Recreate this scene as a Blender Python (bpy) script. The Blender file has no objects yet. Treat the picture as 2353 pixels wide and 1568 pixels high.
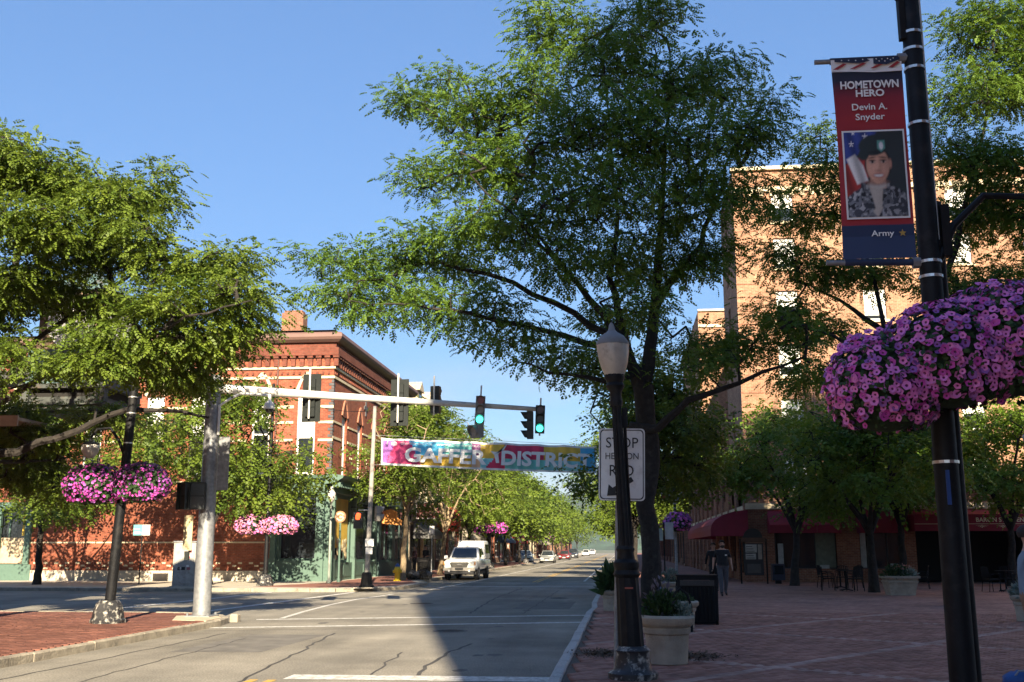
import bpy, bmesh, math, random
import numpy as np
from mathutils import Vector, Matrix
S = bpy.context.scene
COL = S.collection
R = math.radians
rnd = random.Random(7)

# ------------------------------------------------------------------ camera
CAM_H = 1.65
PITCH = R(11.187); YAW = R(5.874)
cam_d = bpy.data.cameras.new('camera'); cam = bpy.data.objects.new('camera', cam_d)
COL.objects.link(cam); S.camera = cam
cam.location = (0, 0, CAM_H); cam.rotation_euler = (R(90) + PITCH, 0, YAW)
cam_d.sensor_width = 36; cam_d.lens = 36.98; cam_d.clip_start = .1; cam_d.clip_end = 9000

# ------------------------------------------------------------------ sky and sun
SUN_EL = R(26); TO_SUN = Vector((.215, -.977, 0)).normalized()
w = bpy.data.worlds.new('World'); S.world = w; w.use_nodes = True
nt = w.node_tree; N = nt.nodes; L = nt.links
bg = N['Background']; out = N['World Output']
sky = N.new('ShaderNodeTexSky'); sky.sky_type = 'NISHITA'; sky.sun_disc = False
sky.sun_elevation = SUN_EL; sky.sun_rotation = math.atan2(TO_SUN.x, TO_SUN.y)
sky.air_density = 1.0; sky.dust_density = 0.0; sky.ozone_density = 5.0; sky.altitude = 300
tc = N.new('ShaderNodeTexCoord'); sep = N.new('ShaderNodeSeparateXYZ'); L.new(tc.outputs['Generated'], sep.inputs[0])
mp = N.new('ShaderNodeMapping'); mp.inputs['Scale'].default_value = (3.2, 3.2, 9.0); mp.inputs['Location'].default_value = (.9, .4, .2)
L.new(tc.outputs['Generated'], mp.inputs[0])
no = N.new('ShaderNodeTexNoise'); no.inputs['Scale'].default_value = 1.6; no.inputs['Detail'].default_value = 7; no.inputs['Roughness'].default_value = .52
L.new(mp.outputs[0], no.inputs['Vector'])
cr = N.new('ShaderNodeMapRange'); cr.inputs[1].default_value = .42; cr.inputs[2].default_value = .62; L.new(no.outputs[0], cr.inputs[0])
el = N.new('ShaderNodeMapRange'); el.inputs[1].default_value = .19; el.inputs[2].default_value = .10; L.new(sep.outputs[2], el.inputs[0])
mu = N.new('ShaderNodeMath'); mu.operation = 'MULTIPLY'; L.new(cr.outputs[0], mu.inputs[0]); L.new(el.outputs[0], mu.inputs[1])
mu2 = N.new('ShaderNodeMath'); mu2.operation = 'MULTIPLY'; mu2.inputs[1].default_value = .75; L.new(mu.outputs[0], mu2.inputs[0])
mix = N.new('ShaderNodeMix'); mix.data_type = 'RGBA'; L.new(mu2.outputs[0], mix.inputs[0])
bw = N.new('ShaderNodeRGBToBW'); L.new(sky.outputs[0], bw.inputs[0])          # evens out the whole sky: horizon less glaring, same hue
pw = N.new('ShaderNodeMath'); pw.operation = 'POWER'; pw.inputs[1].default_value = -.45; L.new(bw.outputs[0], pw.inputs[0])
vm = N.new('ShaderNodeVectorMath'); vm.operation = 'SCALE'; L.new(sky.outputs[0], vm.inputs[0]); L.new(pw.outputs[0], vm.inputs['Scale'])
L.new(vm.outputs[0], mix.inputs[6]); mix.inputs[7].default_value = (2.6, 2.75, 3.0, 1)
L.new(mix.outputs[2], bg.inputs[0]); bg.inputs[1].default_value = 0.084

sd = bpy.data.lights.new('sun', 'SUN'); sun = bpy.data.objects.new('sun', sd); COL.objects.link(sun)
sd.energy = 5.0; sd.angle = R(.53); sd.color = (1, .85, .63)
tos = Vector((TO_SUN.x * math.cos(SUN_EL), TO_SUN.y * math.cos(SUN_EL), math.sin(SUN_EL)))
sun.rotation_euler = tos.to_track_quat('Z', 'Y').to_euler()
sun.location = (20, -60, 40)

S.view_settings.view_transform = 'Standard'; S.view_settings.look = 'None'
S.view_settings.exposure = 1.7; S.view_settings.gamma = 1; S.view_settings.use_curve_mapping = False
S.render.engine = 'CYCLES'
S.cycles.use_denoising = True
S.cycles.max_bounces = 6; S.cycles.diffuse_bounces = 3; S.cycles.glossy_bounces = 3; S.cycles.transmission_bounces = 4
S.cycles.transparent_max_bounces = 6; S.cycles.caustics_reflective = False; S.cycles.caustics_refractive = False

# a pixel of the 2353 px wide view, at street depth Y -> a point of the place
_F = 2417.; _fw = Vector((-math.sin(YAW) * math.cos(PITCH), math.cos(YAW) * math.cos(PITCH), math.sin(PITCH)))
_rt = Vector((math.cos(YAW), math.sin(YAW), 0)); _up = _rt.cross(_fw)
def at(x, y, Y):
    r = _fw + (x - 1176.5) / _F * _rt - (y - 784) / _F * _up
    return Vector((0, 0, CAM_H)) + r * (Y / r.y)

# ------------------------------------------------------------------ materials
MATS = {}
def _base(name):
    m = bpy.data.materials.new(name); m.use_nodes = True; MATS[name] = m
    return m, m.node_tree.nodes, m.node_tree.links, m.node_tree.nodes['Principled BSDF']
def M(name, col, rough=.6, metal=0., var=.18, scale=6., bump=0., bscale=60., spec=.5, dirt=None, dscale=2.5, coat=0., geo=False):
    if name in MATS: return MATS[name]
    m, n, l, p = _base(name)
    p.inputs['Roughness'].default_value = rough; p.inputs['Metallic'].default_value = metal
    p.inputs['Specular IOR Level'].default_value = spec; p.inputs['Coat Weight'].default_value = coat
    t = n.new('ShaderNodeTexCoord'); vec = t.outputs['Object']
    if geo: g = n.new('ShaderNodeNewGeometry'); vec = g.outputs['Position']
    if var:
        q = n.new('ShaderNodeTexNoise'); q.inputs['Scale'].default_value = scale; q.inputs['Detail'].default_value = 5; l.new(vec, q.inputs['Vector'])
        x = n.new('ShaderNodeMix'); x.data_type = 'RGBA'
        x.inputs[6].default_value = (*[c * (1 - var) for c in col], 1); x.inputs[7].default_value = (*[min(1, c * (1 + var)) for c in col], 1)
        rr = n.new('ShaderNodeMapRange'); rr.inputs[1].default_value = .3; rr.inputs[2].default_value = .7; l.new(q.outputs[0], rr.inputs[0])
        l.new(rr.outputs[0], x.inputs[0]); cur = x.outputs[2]
    else:
        rgb = n.new('ShaderNodeRGB'); rgb.outputs[0].default_value = (*col, 1); cur = rgb.outputs[0]
    if dirt:
        q2 = n.new('ShaderNodeTexNoise'); q2.inputs['Scale'].default_value = dscale; q2.inputs['Detail'].default_value = 8; q2.inputs['Roughness'].default_value = .65; l.new(vec, q2.inputs['Vector'])
        r2 = n.new('ShaderNodeMapRange'); r2.inputs[1].default_value = .52; r2.inputs[2].default_value = .68; l.new(q2.outputs[0], r2.inputs[0])
        y = n.new('ShaderNodeMix'); y.data_type = 'RGBA'; l.new(r2.outputs[0], y.inputs[0]); l.new(cur, y.inputs[6]); y.inputs[7].default_value = (*dirt, 1); cur = y.outputs[2]
    l.new(cur, p.inputs['Base Color'])
    if bump:
        q3 = n.new('ShaderNodeTexNoise'); q3.inputs['Scale'].default_value = bscale; q3.inputs['Detail'].default_value = 4; l.new(vec, q3.inputs['Vector'])
        b = n.new('ShaderNodeBump'); b.inputs['Strength'].default_value = bump; b.inputs['Distance'].default_value = .02; l.new(q3.outputs[0], b.inputs['Height']); l.new(b.outputs[0], p.inputs['Normal'])
    return m
def emit(name, col, st):
    if name in MATS: return MATS[name]
    m, n, l, p = _base(name); p.inputs['Base Color'].default_value = (*col, 1); p.inputs['Emission Color'].default_value = (*col, 1); p.inputs['Emission Strength'].default_value = st
    return m
def brick_mat(name, c1, c2, mortar, bw=.215, bh=.075, ms=.009, bump=.5):
    m, n, l, p = _base(name); p.inputs['Roughness'].default_value = .85; p.inputs['Specular IOR Level'].default_value = .2
    g = n.new('ShaderNodeNewGeometry'); s = n.new('ShaderNodeSeparateXYZ'); l.new(g.outputs['Position'], s.inputs[0])
    s2 = n.new('ShaderNodeSeparateXYZ'); l.new(g.outputs['True Normal'], s2.inputs[0])
    ab = n.new('ShaderNodeMath'); ab.operation = 'ABSOLUTE'; l.new(s2.outputs[0], ab.inputs[0])
    gt = n.new('ShaderNodeMath'); gt.operation = 'GREATER_THAN'; gt.inputs[1].default_value = .6; l.new(ab.outputs[0], gt.inputs[0])
    mx = n.new('ShaderNodeMix'); l.new(gt.outputs[0], mx.inputs[0]); l.new(s.outputs[0], mx.inputs[2]); l.new(s.outputs[1], mx.inputs[3])
    cb = n.new('ShaderNodeCombineXYZ'); l.new(mx.outputs[0], cb.inputs[0]); l.new(s.outputs[2], cb.inputs[1])
    b = n.new('ShaderNodeTexBrick'); b.inputs['Scale'].default_value = 1; b.inputs['Brick Width'].default_value = bw; b.inputs['Row Height'].default_value = bh
    b.inputs['Mortar Size'].default_value = ms; b.inputs['Color1'].default_value = (*c1, 1); b.inputs['Color2'].default_value = (*c2, 1); b.inputs['Mortar'].default_value = (*mortar, 1)
    b.inputs['Bias'].default_value = 0; l.new(cb.outputs[0], b.inputs['Vector'])
    q = n.new('ShaderNodeTexNoise'); q.inputs['Scale'].default_value = .7; q.inputs['Detail'].default_value = 8; q.inputs['Roughness'].default_value = .65; l.new(g.outputs['Position'], q.inputs['Vector'])
    rr = n.new('ShaderNodeMapRange'); rr.inputs[1].default_value = .3; rr.inputs[2].default_value = .75; rr.inputs[3].default_value = .68; rr.inputs[4].default_value = 1.22; l.new(q.outputs[0], rr.inputs[0])
    q4 = n.new('ShaderNodeTexNoise'); q4.inputs['Scale'].default_value = 5; l.new(cb.outputs[0], q4.inputs['Vector'])
    r4 = n.new('ShaderNodeMapRange'); r4.inputs[1].default_value = .35; r4.inputs[2].default_value = .65; r4.inputs[3].default_value = .85; r4.inputs[4].default_value = 1.15; l.new(q4.outputs[0], r4.inputs[0])
    m4 = n.new('ShaderNodeMath'); m4.operation = 'MULTIPLY'; l.new(rr.outputs[0], m4.inputs[0]); l.new(r4.outputs[0], m4.inputs[1])
    v = n.new('ShaderNodeVectorMath'); v.operation = 'SCALE'; l.new(b.outputs['Color'], v.inputs[0]); l.new(m4.outputs[0], v.inputs['Scale'])
    l.new(v.outputs[0], p.inputs['Base Color'])
    bp = n.new('ShaderNodeBump'); bp.inputs['Strength'].default_value = bump; bp.inputs['Distance'].default_value = .008; bp.invert = True
    l.new(b.outputs['Fac'], bp.inputs['Height']); l.new(bp.outputs[0], p.inputs['Normal'])
    return m
def leaf_mat(name, dark, light, trans=.35):
    m, n, l, p = _base(name)
    a = n.new('ShaderNodeAttribute'); a.attribute_name = 'tint'
    x = n.new('ShaderNodeMix'); x.data_type = 'RGBA'; x.inputs[6].default_value = (*dark, 1); x.inputs[7].default_value = (*light, 1); l.new(a.outputs['Fac'], x.inputs[0])
    l.new(x.outputs[2], p.inputs['Base Color']); p.inputs['Roughness'].default_value = .55; p.inputs['Specular IOR Level'].default_value = .35
    tr = n.new('ShaderNodeBsdfTranslucent'); h = n.new('ShaderNodeHueSaturation'); h.inputs['Value'].default_value = 1.25; h.inputs['Hue'].default_value = .485; l.new(x.outputs[2], h.inputs['Color']); l.new(h.outputs[0], tr.inputs[0])
    ms = n.new('ShaderNodeMixShader'); ms.inputs[0].default_value = trans; l.new(p.outputs[0], ms.inputs[1]); l.new(tr.outputs[0], ms.inputs[2])
    l.new(ms.outputs[0], n['Material Output'].inputs[0])
    return m
def paver_mat(name, c1, c2):
    m, n, l, p = _base(name); p.inputs['Roughness'].default_value = .8; p.inputs['Specular IOR Level'].default_value = .3
    a = n.new('ShaderNodeAttribute'); a.attribute_name = 'tint'; o = n.new('ShaderNodeObjectInfo')
    ad = n.new('ShaderNodeMath'); ad.operation = 'ADD'; l.new(a.outputs['Fac'], ad.inputs[0]); l.new(o.outputs['Random'], ad.inputs[1])
    fr = n.new('ShaderNodeMath'); fr.operation = 'FRACT'; l.new(ad.outputs[0], fr.inputs[0])
    x = n.new('ShaderNodeMix'); x.data_type = 'RGBA'; x.inputs[6].default_value = (*c1, 1); x.inputs[7].default_value = (*c2, 1); l.new(fr.outputs[0], x.inputs[0])
    g = n.new('ShaderNodeNewGeometry'); q = n.new('ShaderNodeTexNoise'); q.inputs['Scale'].default_value = .9; q.inputs['Detail'].default_value = 9; q.inputs['Roughness'].default_value = .7; l.new(g.outputs['Position'], q.inputs['Vector'])
    rr = n.new('ShaderNodeMapRange'); rr.inputs[1].default_value = .3; rr.inputs[2].default_value = .72; rr.inputs[3].default_value = .6; rr.inputs[4].default_value = 1.3; l.new(q.outputs[0], rr.inputs[0])
    v = n.new('ShaderNodeVectorMath'); v.operation = 'SCALE'; l.new(x.outputs[2], v.inputs[0]); l.new(rr.outputs[0], v.inputs['Scale']); l.new(v.outputs[0], p.inputs['Base Color'])
    q3 = n.new('ShaderNodeTexNoise'); q3.inputs['Scale'].default_value = 45; l.new(g.outputs['Position'], q3.inputs['Vector'])
    b = n.new('ShaderNodeBump'); b.inputs['Strength'].default_value = .25; b.inputs['Distance'].default_value = .01; l.new(q3.outputs[0], b.inputs['Height']); l.new(b.outputs[0], p.inputs['Normal'])
    return m

# ------------------------------------------------------------------ mesh building
def tag(o, label=None, cat=None, group=None, kind=None):
    if label: o['label'] = label
    if cat: o['category'] = cat
    if group: o['group'] = group
    if kind: o['kind'] = kind
    return o
WL = {}
def wloc(o):
    v = Vector((0, 0, 0))
    while o is not None:
        v = v + o.location; o = o.parent
    return v
def link(o, parent=None, local=False):
    COL.objects.link(o)
    if parent is not None:
        o.parent = parent
        if not local: o.location = -wloc(parent)
    return o
def thing(name, loc, label, cat, group=None):
    o = bpy.data.objects.new(name, None); o.empty_display_size = .2; COL.objects.link(o); o.location = loc
    return tag(o, label, cat, group)
def copy_tree(o, parent=None):
    c = o.copy(); COL.objects.link(c)
    if parent is not None: c.parent = parent; c.matrix_parent_inverse = o.matrix_parent_inverse.copy()
    for ch in list(o.children): copy_tree(ch, c)
    return c

class MB:
    def __init__(s): s.v = []; s.f = []; s.m = []
    def add(s, vs, fs, mi=0):
        b = len(s.v); s.v += [tuple(v) for v in vs]; s.f += [tuple(i + b for i in f) for f in fs]; s.m += [mi] * len(fs); return s
    def box(s, x0, x1, y0, y1, z0, z1, mi=0):
        return s.add([(x0, y0, z0), (x1, y0, z0), (x1, y1, z0), (x0, y1, z0), (x0, y0, z1), (x1, y0, z1), (x1, y1, z1), (x0, y1, z1)],
                     [(0, 3, 2, 1), (4, 5, 6, 7), (0, 1, 5, 4), (1, 2, 6, 5), (2, 3, 7, 6), (3, 0, 4, 7)], mi)
    def obox(s, c, sx, sy, sz, rz=0., mi=0, top=1.):
        ca, sa = math.cos(rz), math.sin(rz); vs = []
        for z, k in ((-sz / 2, 1.), (sz / 2, top)):
            for x, y in ((-1, -1), (1, -1), (1, 1), (-1, 1)):
                X, Y = x * sx / 2 * k, y * sy / 2 * k
                vs.append((c[0] + X * ca - Y * sa, c[1] + X * sa + Y * ca, c[2] + z))
        return s.add(vs, [(0, 3, 2, 1), (4, 5, 6, 7), (0, 1, 5, 4), (1, 2, 6, 5), (2, 3, 7, 6), (3, 0, 4, 7)], mi)
    def bbox(s, x0, x1, y0, y1, z0, z1, b=.01, mi=0):   # chamfered top edges
        vs = [(x0, y0, z0), (x1, y0, z0), (x1, y1, z0), (x0, y1, z0), (x0, y0, z1 - b), (x1, y0, z1 - b), (x1, y1, z1 - b), (x0, y1, z1 - b),
              (x0 + b, y0 + b, z1), (x1 - b, y0 + b, z1), (x1 - b, y1 - b, z1), (x0 + b, y1 - b, z1)]
        fs = [(0, 3, 2, 1), (8, 9, 10, 11)]
        for i in range(4):
            j = (i + 1) % 4; fs += [(i, j, 4 + j, 4 + i), (4 + i, 4 + j, 8 + j, 8 + i)]
        return s.add(vs, fs, mi)
    def cyl(s, p0, p1, r0, r1=None, n=10, caps=True, mi=0):
        r1 = r0 if r1 is None else r1; p0 = Vector(p0); p1 = Vector(p1); d = (p1 - p0).normalized()
        a = d.orthogonal().normalized(); b = d.cross(a); vs = []
        for p, r in ((p0, r0), (p1, r1)):
            for i in range(n):
                t = 2 * math.pi * i / n; vs.append(p + r * (math.cos(t) * a + math.sin(t) * b))
        fs = [(i, (i + 1) % n, n + (i + 1) % n, n + i) for i in range(n)]
        if caps: fs += [tuple(range(n - 1, -1, -1)), tuple(range(n, 2 * n))]
        return s.add(vs, fs, mi)
    def lathe(s, prof, c=(0, 0, 0), n=16, mi=0, flute=0., nf=0, sq=False, lean=(0, 0)):
        vs = []
        for r, z in prof:
            for i in range(n):
                t = 2 * math.pi * (i + .5 * sq) / n; k = r * (1 + (flute * (1 if i % 2 else -1) if nf else 0))
                vs.append((c[0] + k * math.cos(t) + lean[0] * z, c[1] + k * math.sin(t) + lean[1] * z, c[2] + z))
        fs = []
        for j in range(len(prof) - 1):
            for i in range(n): fs.append((j * n + i, j * n + (i + 1) % n, (j + 1) * n + (i + 1) % n, (j + 1) * n + i))
        fs.append(tuple(range(n - 1, -1, -1))); fs.append(tuple((len(prof) - 1) * n + i for i in range(n)))
        return s.add(vs, fs, mi)
    def tube(s, path, r, n=8, mi=0):
        path = [Vector(p) for p in path]; rs = r if isinstance(r, (list, tuple)) else [r] * len(path); vs = []; a = None
        for i, p in enumerate(path):
            d = (path[min(i + 1, len(path) - 1)] - path[max(i - 1, 0)]).normalized()
            a = d.orthogonal().normalized() if a is None else (a - d * a.dot(d)).normalized()
            b = d.cross(a)
            for k in range(n):
                t = 2 * math.pi * k / n; vs.append(p + rs[i] * (math.cos(t) * a + math.sin(t) * b))
        fs = [(j * n + i, j * n + (i + 1) % n, (j + 1) * n + (i + 1) % n, (j + 1) * n + i) for j in range(len(path) - 1) for i in range(n)]
        fs += [tuple(range(n - 1, -1, -1)), tuple((len(path) - 1) * n + i for i in range(n))]
        return s.add(vs, fs, mi)
    def quad(s, a, b, c, d, mi=0): return s.add([a, b, c, d], [(0, 1, 2, 3)], mi)
    def poly_xz(s, pts, y0, y1, mi=0):      # outline in XZ, thickness along y
        n = len(pts); vs = [(x, y0, z) for x, z in pts] + [(x, y1, z) for x, z in pts]
        return s.add(vs, [tuple(range(n)), tuple(range(2 * n - 1, n - 1, -1))] + [(i, n + i, n + (i + 1) % n, (i + 1) % n) for i in range(n)], mi)
    def poly_yz(s, pts, x0, x1, mi=0):
        n = len(pts); vs = [(x0, y, z) for y, z in pts] + [(x1, y, z) for y, z in pts]
        return s.add(vs, [tuple(range(n - 1, -1, -1)), tuple(range(n, 2 * n))] + [(i, (i + 1) % n, n + (i + 1) % n, n + i) for i in range(n)], mi)
    def poly_xy(s, pts, z0, z1, mi=0):
        n = len(pts); vs = [(x, y, z0) for x, y in pts] + [(x, y, z1) for x, y in pts]
        return s.add(vs, [tuple(range(n - 1, -1, -1)), tuple(range(n, 2 * n))] + [(i, (i + 1) % n, n + (i + 1) % n, n + i) for i in range(n)], mi)
    def sphere(s, c, r, nu=12, nv=8, mi=0):
        r = r if isinstance(r, (list, tuple)) else (r, r, r); vs = []
        for j in range(nv + 1):
            ph = math.pi * j / nv
            for i in range(nu):
                t = 2 * math.pi * i / nu; vs.append((c[0] + r[0] * math.sin(ph) * math.cos(t), c[1] + r[1] * math.sin(ph) * math.sin(t), c[2] - r[2] * math.cos(ph)))
        return s.add(vs, [(j * nu + i, j * nu + (i + 1) % nu, (j + 1) * nu + (i + 1) % nu, (j + 1) * nu + i) for j in range(nv) for i in range(nu)], mi)
    def mesh(s, name, mats, smooth=False):
        me = bpy.data.meshes.new(name); me.from_pydata(s.v, [], s.f)
        for m in (mats if isinstance(mats, (list, tuple)) else [mats]): me.materials.append(m)
        if any(s.m): me.polygons.foreach_set('material_index', s.m)
        if smooth:
            me.polygons.foreach_set('use_smooth', [True] * len(me.polygons)); me.set_sharp_from_angle(angle=R(40))
        me.validate(); me.update(); return me
    def build(s, name, mats, parent=None, smooth=False, local=False):
        return link(bpy.data.objects.new(name, s.mesh(name, mats, smooth)), parent, local)

def np_mesh(name, verts, quads, mat, tint=None, tri=False, mats=None, mi=None):
    """verts (n,3) and faces (m,k) from numpy"""
    me = bpy.data.meshes.new(name); k = quads.shape[1]; nf = len(quads)
    me.vertices.add(len(verts)); me.vertices.foreach_set('co', np.ascontiguousarray(verts, dtype=np.float32).ravel())
    me.loops.add(nf * k); me.loops.foreach_set('vertex_index', np.ascontiguousarray(quads, dtype=np.int32).ravel())
    me.polygons.add(nf); me.polygons.foreach_set('loop_start', np.arange(0, nf * k, k, dtype=np.int32))
    for m in (mats or [mat]): me.materials.append(m)
    if mi is not None: me.polygons.foreach_set('material_index', np.ascontiguousarray(mi, dtype=np.int32))
    if tint is not None:
        a = me.attributes.new('tint', 'FLOAT', 'POINT'); a.data.foreach_set('value', np.ascontiguousarray(tint, dtype=np.float32))
    me.update(calc_edges=True); return me

def text_mesh(body, size, mat, depth=.004, bold=.0, align='CENTER', sx=1.):
    cu = bpy.data.curves.new('lettering', 'FONT'); cu.body = body; cu.size = size; cu.align_x = align; cu.extrude = depth / 2; cu.offset = bold; cu.resolution_u = 3
    o = bpy.data.objects.new('lettering', cu); me = bpy.data.meshes.new_from_object(o)
    bpy.data.objects.remove(o); bpy.data.curves.remove(cu)
    for v in me.vertices: x, y, z = v.co; v.co = (x * sx, -z, y)
    me.materials.clear(); me.materials.append(mat); me.update(); return me
def text(body, size, mat, loc, parent, rz=0., bold=0., align='CENTER', sx=1., local=False, ry=0.):
    o = bpy.data.objects.new('lettering', text_mesh(body, size, mat, bold=bold, align=align, sx=sx)); COL.objects.link(o); o.parent = parent
    o.location = Vector(loc) - (Vector() if local else wloc(parent)); o.rotation_euler = (0, ry, rz); return o
# ------------------------------------------------------------------ shared materials
black = M('black_paint', (.006, .0065, .008), .6, spec=.25, var=.35, scale=9, bump=.12, bscale=40, dirt=(.02, .019, .018), dscale=5)
blackm = M('black_metal', (.009, .009, .010), .6, var=.2, spec=.2)
galv = M('galvanised_steel', (.27, .28, .29), .55, .45, var=.2, scale=14, dirt=(.17, .17, .175), dscale=3)
steelw = M('pale_steel', (.72, .71, .66), .45, .1, var=.08, scale=5, dirt=(.5, .48, .43), dscale=3)
white = M('white_paint', (.78, .78, .75), .4, var=.05)
cream = M('cream_stone', (.58, .49, .33), .8, var=.18, scale=2, geo=True, bump=.2)
conc = M('pale_concrete', (.46, .41, .33), .85, var=.15, scale=1.4, bump=.3, bscale=70, geo=True, dirt=(.32, .28, .22), dscale=.8)
granite = M('granite', (.42, .41, .39), .7, var=.25, scale=30, bump=.3, bscale=50, geo=True, dirt=(.25, .24, .22), dscale=2)
granite_tan = M('weathered_kerb', (.33, .29, .22), .85, var=.3, scale=6, bump=.6, bscale=25, geo=True, dirt=(.14, .125, .1), dscale=3)
glass = M('window_glass', (.02, .025, .03), .06, var=0, spec=.9)
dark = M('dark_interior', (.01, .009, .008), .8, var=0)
green = M('green_paint', (.085, .15, .118), .55, var=.14, scale=3, dirt=(.055, .10, .08), dscale=3)
green2 = M('dark_green_paint', (.05, .095, .085), .5, var=.1)
maroon = M('maroon_canvas', (.24, .018, .04), .75, var=.12, scale=3, bump=.15, bscale=200)
gold = M('gold_lettering', (.8, .7, .5), .5, var=0)
redb = brick_mat('red_brick', (.32, .090, .046), (.23, .060, .033), (.25, .125, .085))
redd = brick_mat('dark_red_brick', (.22, .06, .04), (.16, .045, .03), (.16, .09, .06))
tanb = brick_mat('tan_brick', (.40, .20, .118), (.27, .13, .076), (.38, .27, .19))
brownb = brick_mat('brown_brick', (.34, .145, .085), (.24, .10, .06), (.36, .25, .18))
creamb = brick_mat('cream_brick', (.55, .47, .33), (.5, .42, .3), (.45, .38, .28))
roofm = M('roof_metal', (.16, .09, .072), .6, var=.12, scale=1.5, geo=True)
slate = M('slate', (.07, .07, .075), .7, var=.3, scale=4)
leafA = leaf_mat('locust_leaf', (.052, .115, .012), (.16, .26, .03), .38)
leafB = leaf_mat('street_tree_leaf', (.055, .105, .012), (.19, .26, .03), .34)
leafC = leaf_mat('plaza_tree_leaf', (.06, .135, .013), (.18, .29, .032), .38)
plantleaf = leaf_mat('plant_leaf', (.015, .04, .012), (.05, .10, .03), .2)
sage = leaf_mat('sage_leaf', (.12, .17, .14), (.26, .32, .27), .1)
bark = M('bark', (.022, .018, .015), .95, var=.4, scale=9, bump=1., bscale=14, dirt=(.045, .04, .033), dscale=6)
palebark = M('pale_bark', (.27, .20, .12), .95, var=.3, scale=9, bump=.8, bscale=18)

# ------------------------------------------------------------------ ground, road
def asphalt():
    m, n, l, p = _base('asphalt'); p.inputs['Roughness'].default_value = .88; p.inputs['Specular IOR Level'].default_value = .25
    g = n.new('ShaderNodeNewGeometry')
    mp = n.new('ShaderNodeMapping'); mp.inputs['Scale'].default_value = (1, .12, 1); l.new(g.outputs['Position'], mp.inputs[0])
    a = n.new('ShaderNodeTexNoise'); a.inputs['Scale'].default_value = .9; a.inputs['Detail'].default_value = 6; l.new(mp.outputs[0], a.inputs['Vector'])
    b = n.new('ShaderNodeTexNoise'); b.inputs['Scale'].default_value = 38; b.inputs['Detail'].default_value = 3; l.new(g.outputs['Position'], b.inputs['Vector'])
    c = n.new('ShaderNodeTexNoise'); c.inputs['Scale'].default_value = .35; c.inputs['Detail'].default_value = 9; c.inputs['Roughness'].default_value = .68; l.new(g.outputs['Position'], c.inputs['Vector'])
    r1 = n.new('ShaderNodeValToRGB'); e = r1.color_ramp.elements; e[0].position = .32; e[0].color = (.185, .172, .143, 1); e[1].position = .7; e[1].color = (.305, .28, .227, 1); l.new(a.outputs[0], r1.inputs[0])
    x = n.new('ShaderNodeMix'); x.data_type = 'RGBA'; x.blend_type = 'MULTIPLY'; x.inputs[0].default_value = 1; l.new(r1.outputs[0], x.inputs[6])
    r2 = n.new('ShaderNodeMapRange'); r2.inputs[1].default_value = .3; r2.inputs[2].default_value = .7; r2.inputs[3].default_value = .62; r2.inputs[4].default_value = 1.36; l.new(b.outputs[0], r2.inputs[0])
    r3 = n.new('ShaderNodeMapRange'); r3.inputs[1].default_value = .35; r3.inputs[2].default_value = .7; r3.inputs[3].default_value = 1.18; r3.inputs[4].default_value = .62; l.new(c.outputs[0], r3.inputs[0])
    q = n.new('ShaderNodeMath'); q.operation = 'MULTIPLY'; l.new(r2.outputs[0], q.inputs[0]); l.new(r3.outputs[0], q.inputs[1])
    l.new(q.outputs[0], x.inputs[7]); l.new(x.outputs[2], p.inputs['Base Color'])
    bp = n.new('ShaderNodeBump'); bp.inputs['Strength'].default_value = .5; bp.inputs['Distance'].default_value = .012; l.new(b.outputs[0], bp.inputs['Height']); l.new(bp.outputs[0], p.inputs['Normal'])
    return m
asph = asphalt()
def paint(name, col, dens=.45):
    m, n, l, p = _base(name); p.inputs['Roughness'].default_value = .7
    g = n.new('ShaderNodeNewGeometry'); a = n.new('ShaderNodeTexNoise'); a.inputs['Scale'].default_value = 9; a.inputs['Detail'].default_value = 10; a.inputs['Roughness'].default_value = .75; l.new(g.outputs['Position'], a.inputs['Vector'])
    r = n.new('ShaderNodeMapRange'); r.inputs[1].default_value = dens; r.inputs[2].default_value = dens + .2; l.new(a.outputs[0], r.inputs[0])
    x = n.new('ShaderNodeMix'); x.data_type = 'RGBA'; x.inputs[6].default_value = (*col, 1); x.inputs[7].default_value = (.27, .25, .21, 1); l.new(r.outputs[0], x.inputs[0]); l.new(x.outputs[2], p.inputs['Base Color'])
    return m
pwhite = paint('road_white', (.70, .69, .64), .43); pyel = paint('road_yellow', (.62, .36, .05), .5); tar = M('tar', (.06, .056, .05), .8, var=.3, scale=3, geo=True)

def sheet(name, pts, z, mat, parent=None, kind='structure'):
    o = MB().add([(x, y, z) for x, y in pts], [tuple(range(len(pts)))]).build(name, mat, parent)
    if kind and parent is None: o['kind'] = kind
    return o
sheet('ground', [(-5000, -3000), (5000, -3000), (5000, 7000), (-5000, 7000)], -.06, M('ground', (.12, .13, .08), .9, geo=True, scale=.02))
road = sheet('road', [(-120, -70), (60, -70), (60, 460), (-120, 460)], 0, asph)
def stripe(name, pts, wd, mat, z=.004):
    mb = MB(); pts = [Vector((p[0], p[1])) for p in pts]
    for i, p in enumerate(pts):
        d = (pts[min(i + 1, len(pts) - 1)] - pts[max(i - 1, 0)]).normalized(); nn = Vector((-d.y, d.x)) * wd / 2
        mb.v += [(p.x + nn.x, p.y + nn.y, z), (p.x - nn.x, p.y - nn.y, z)]
    mb.f = [(2 * i, 2 * i + 1, 2 * i + 3, 2 * i + 2) for i in range(len(pts) - 1)]; mb.m = [0] * len(mb.f)
    return mb.build(name, mat, road)
stripe('stop_line', [(-4.4, 14.05), (-.95, 14.1)], .5, pwhite)
stripe('crosswalk_line', [(-9.2, 22.25), (-.95, 24.95)], .27, pwhite)
stripe('crosswalk_line', [(-8.7, 25.1), (-.85, 27.6)], .27, pwhite)
stripe('crosswalk_line', [(-8.9, 47.9), (-.85, 48.0)], .28, pwhite)
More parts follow.
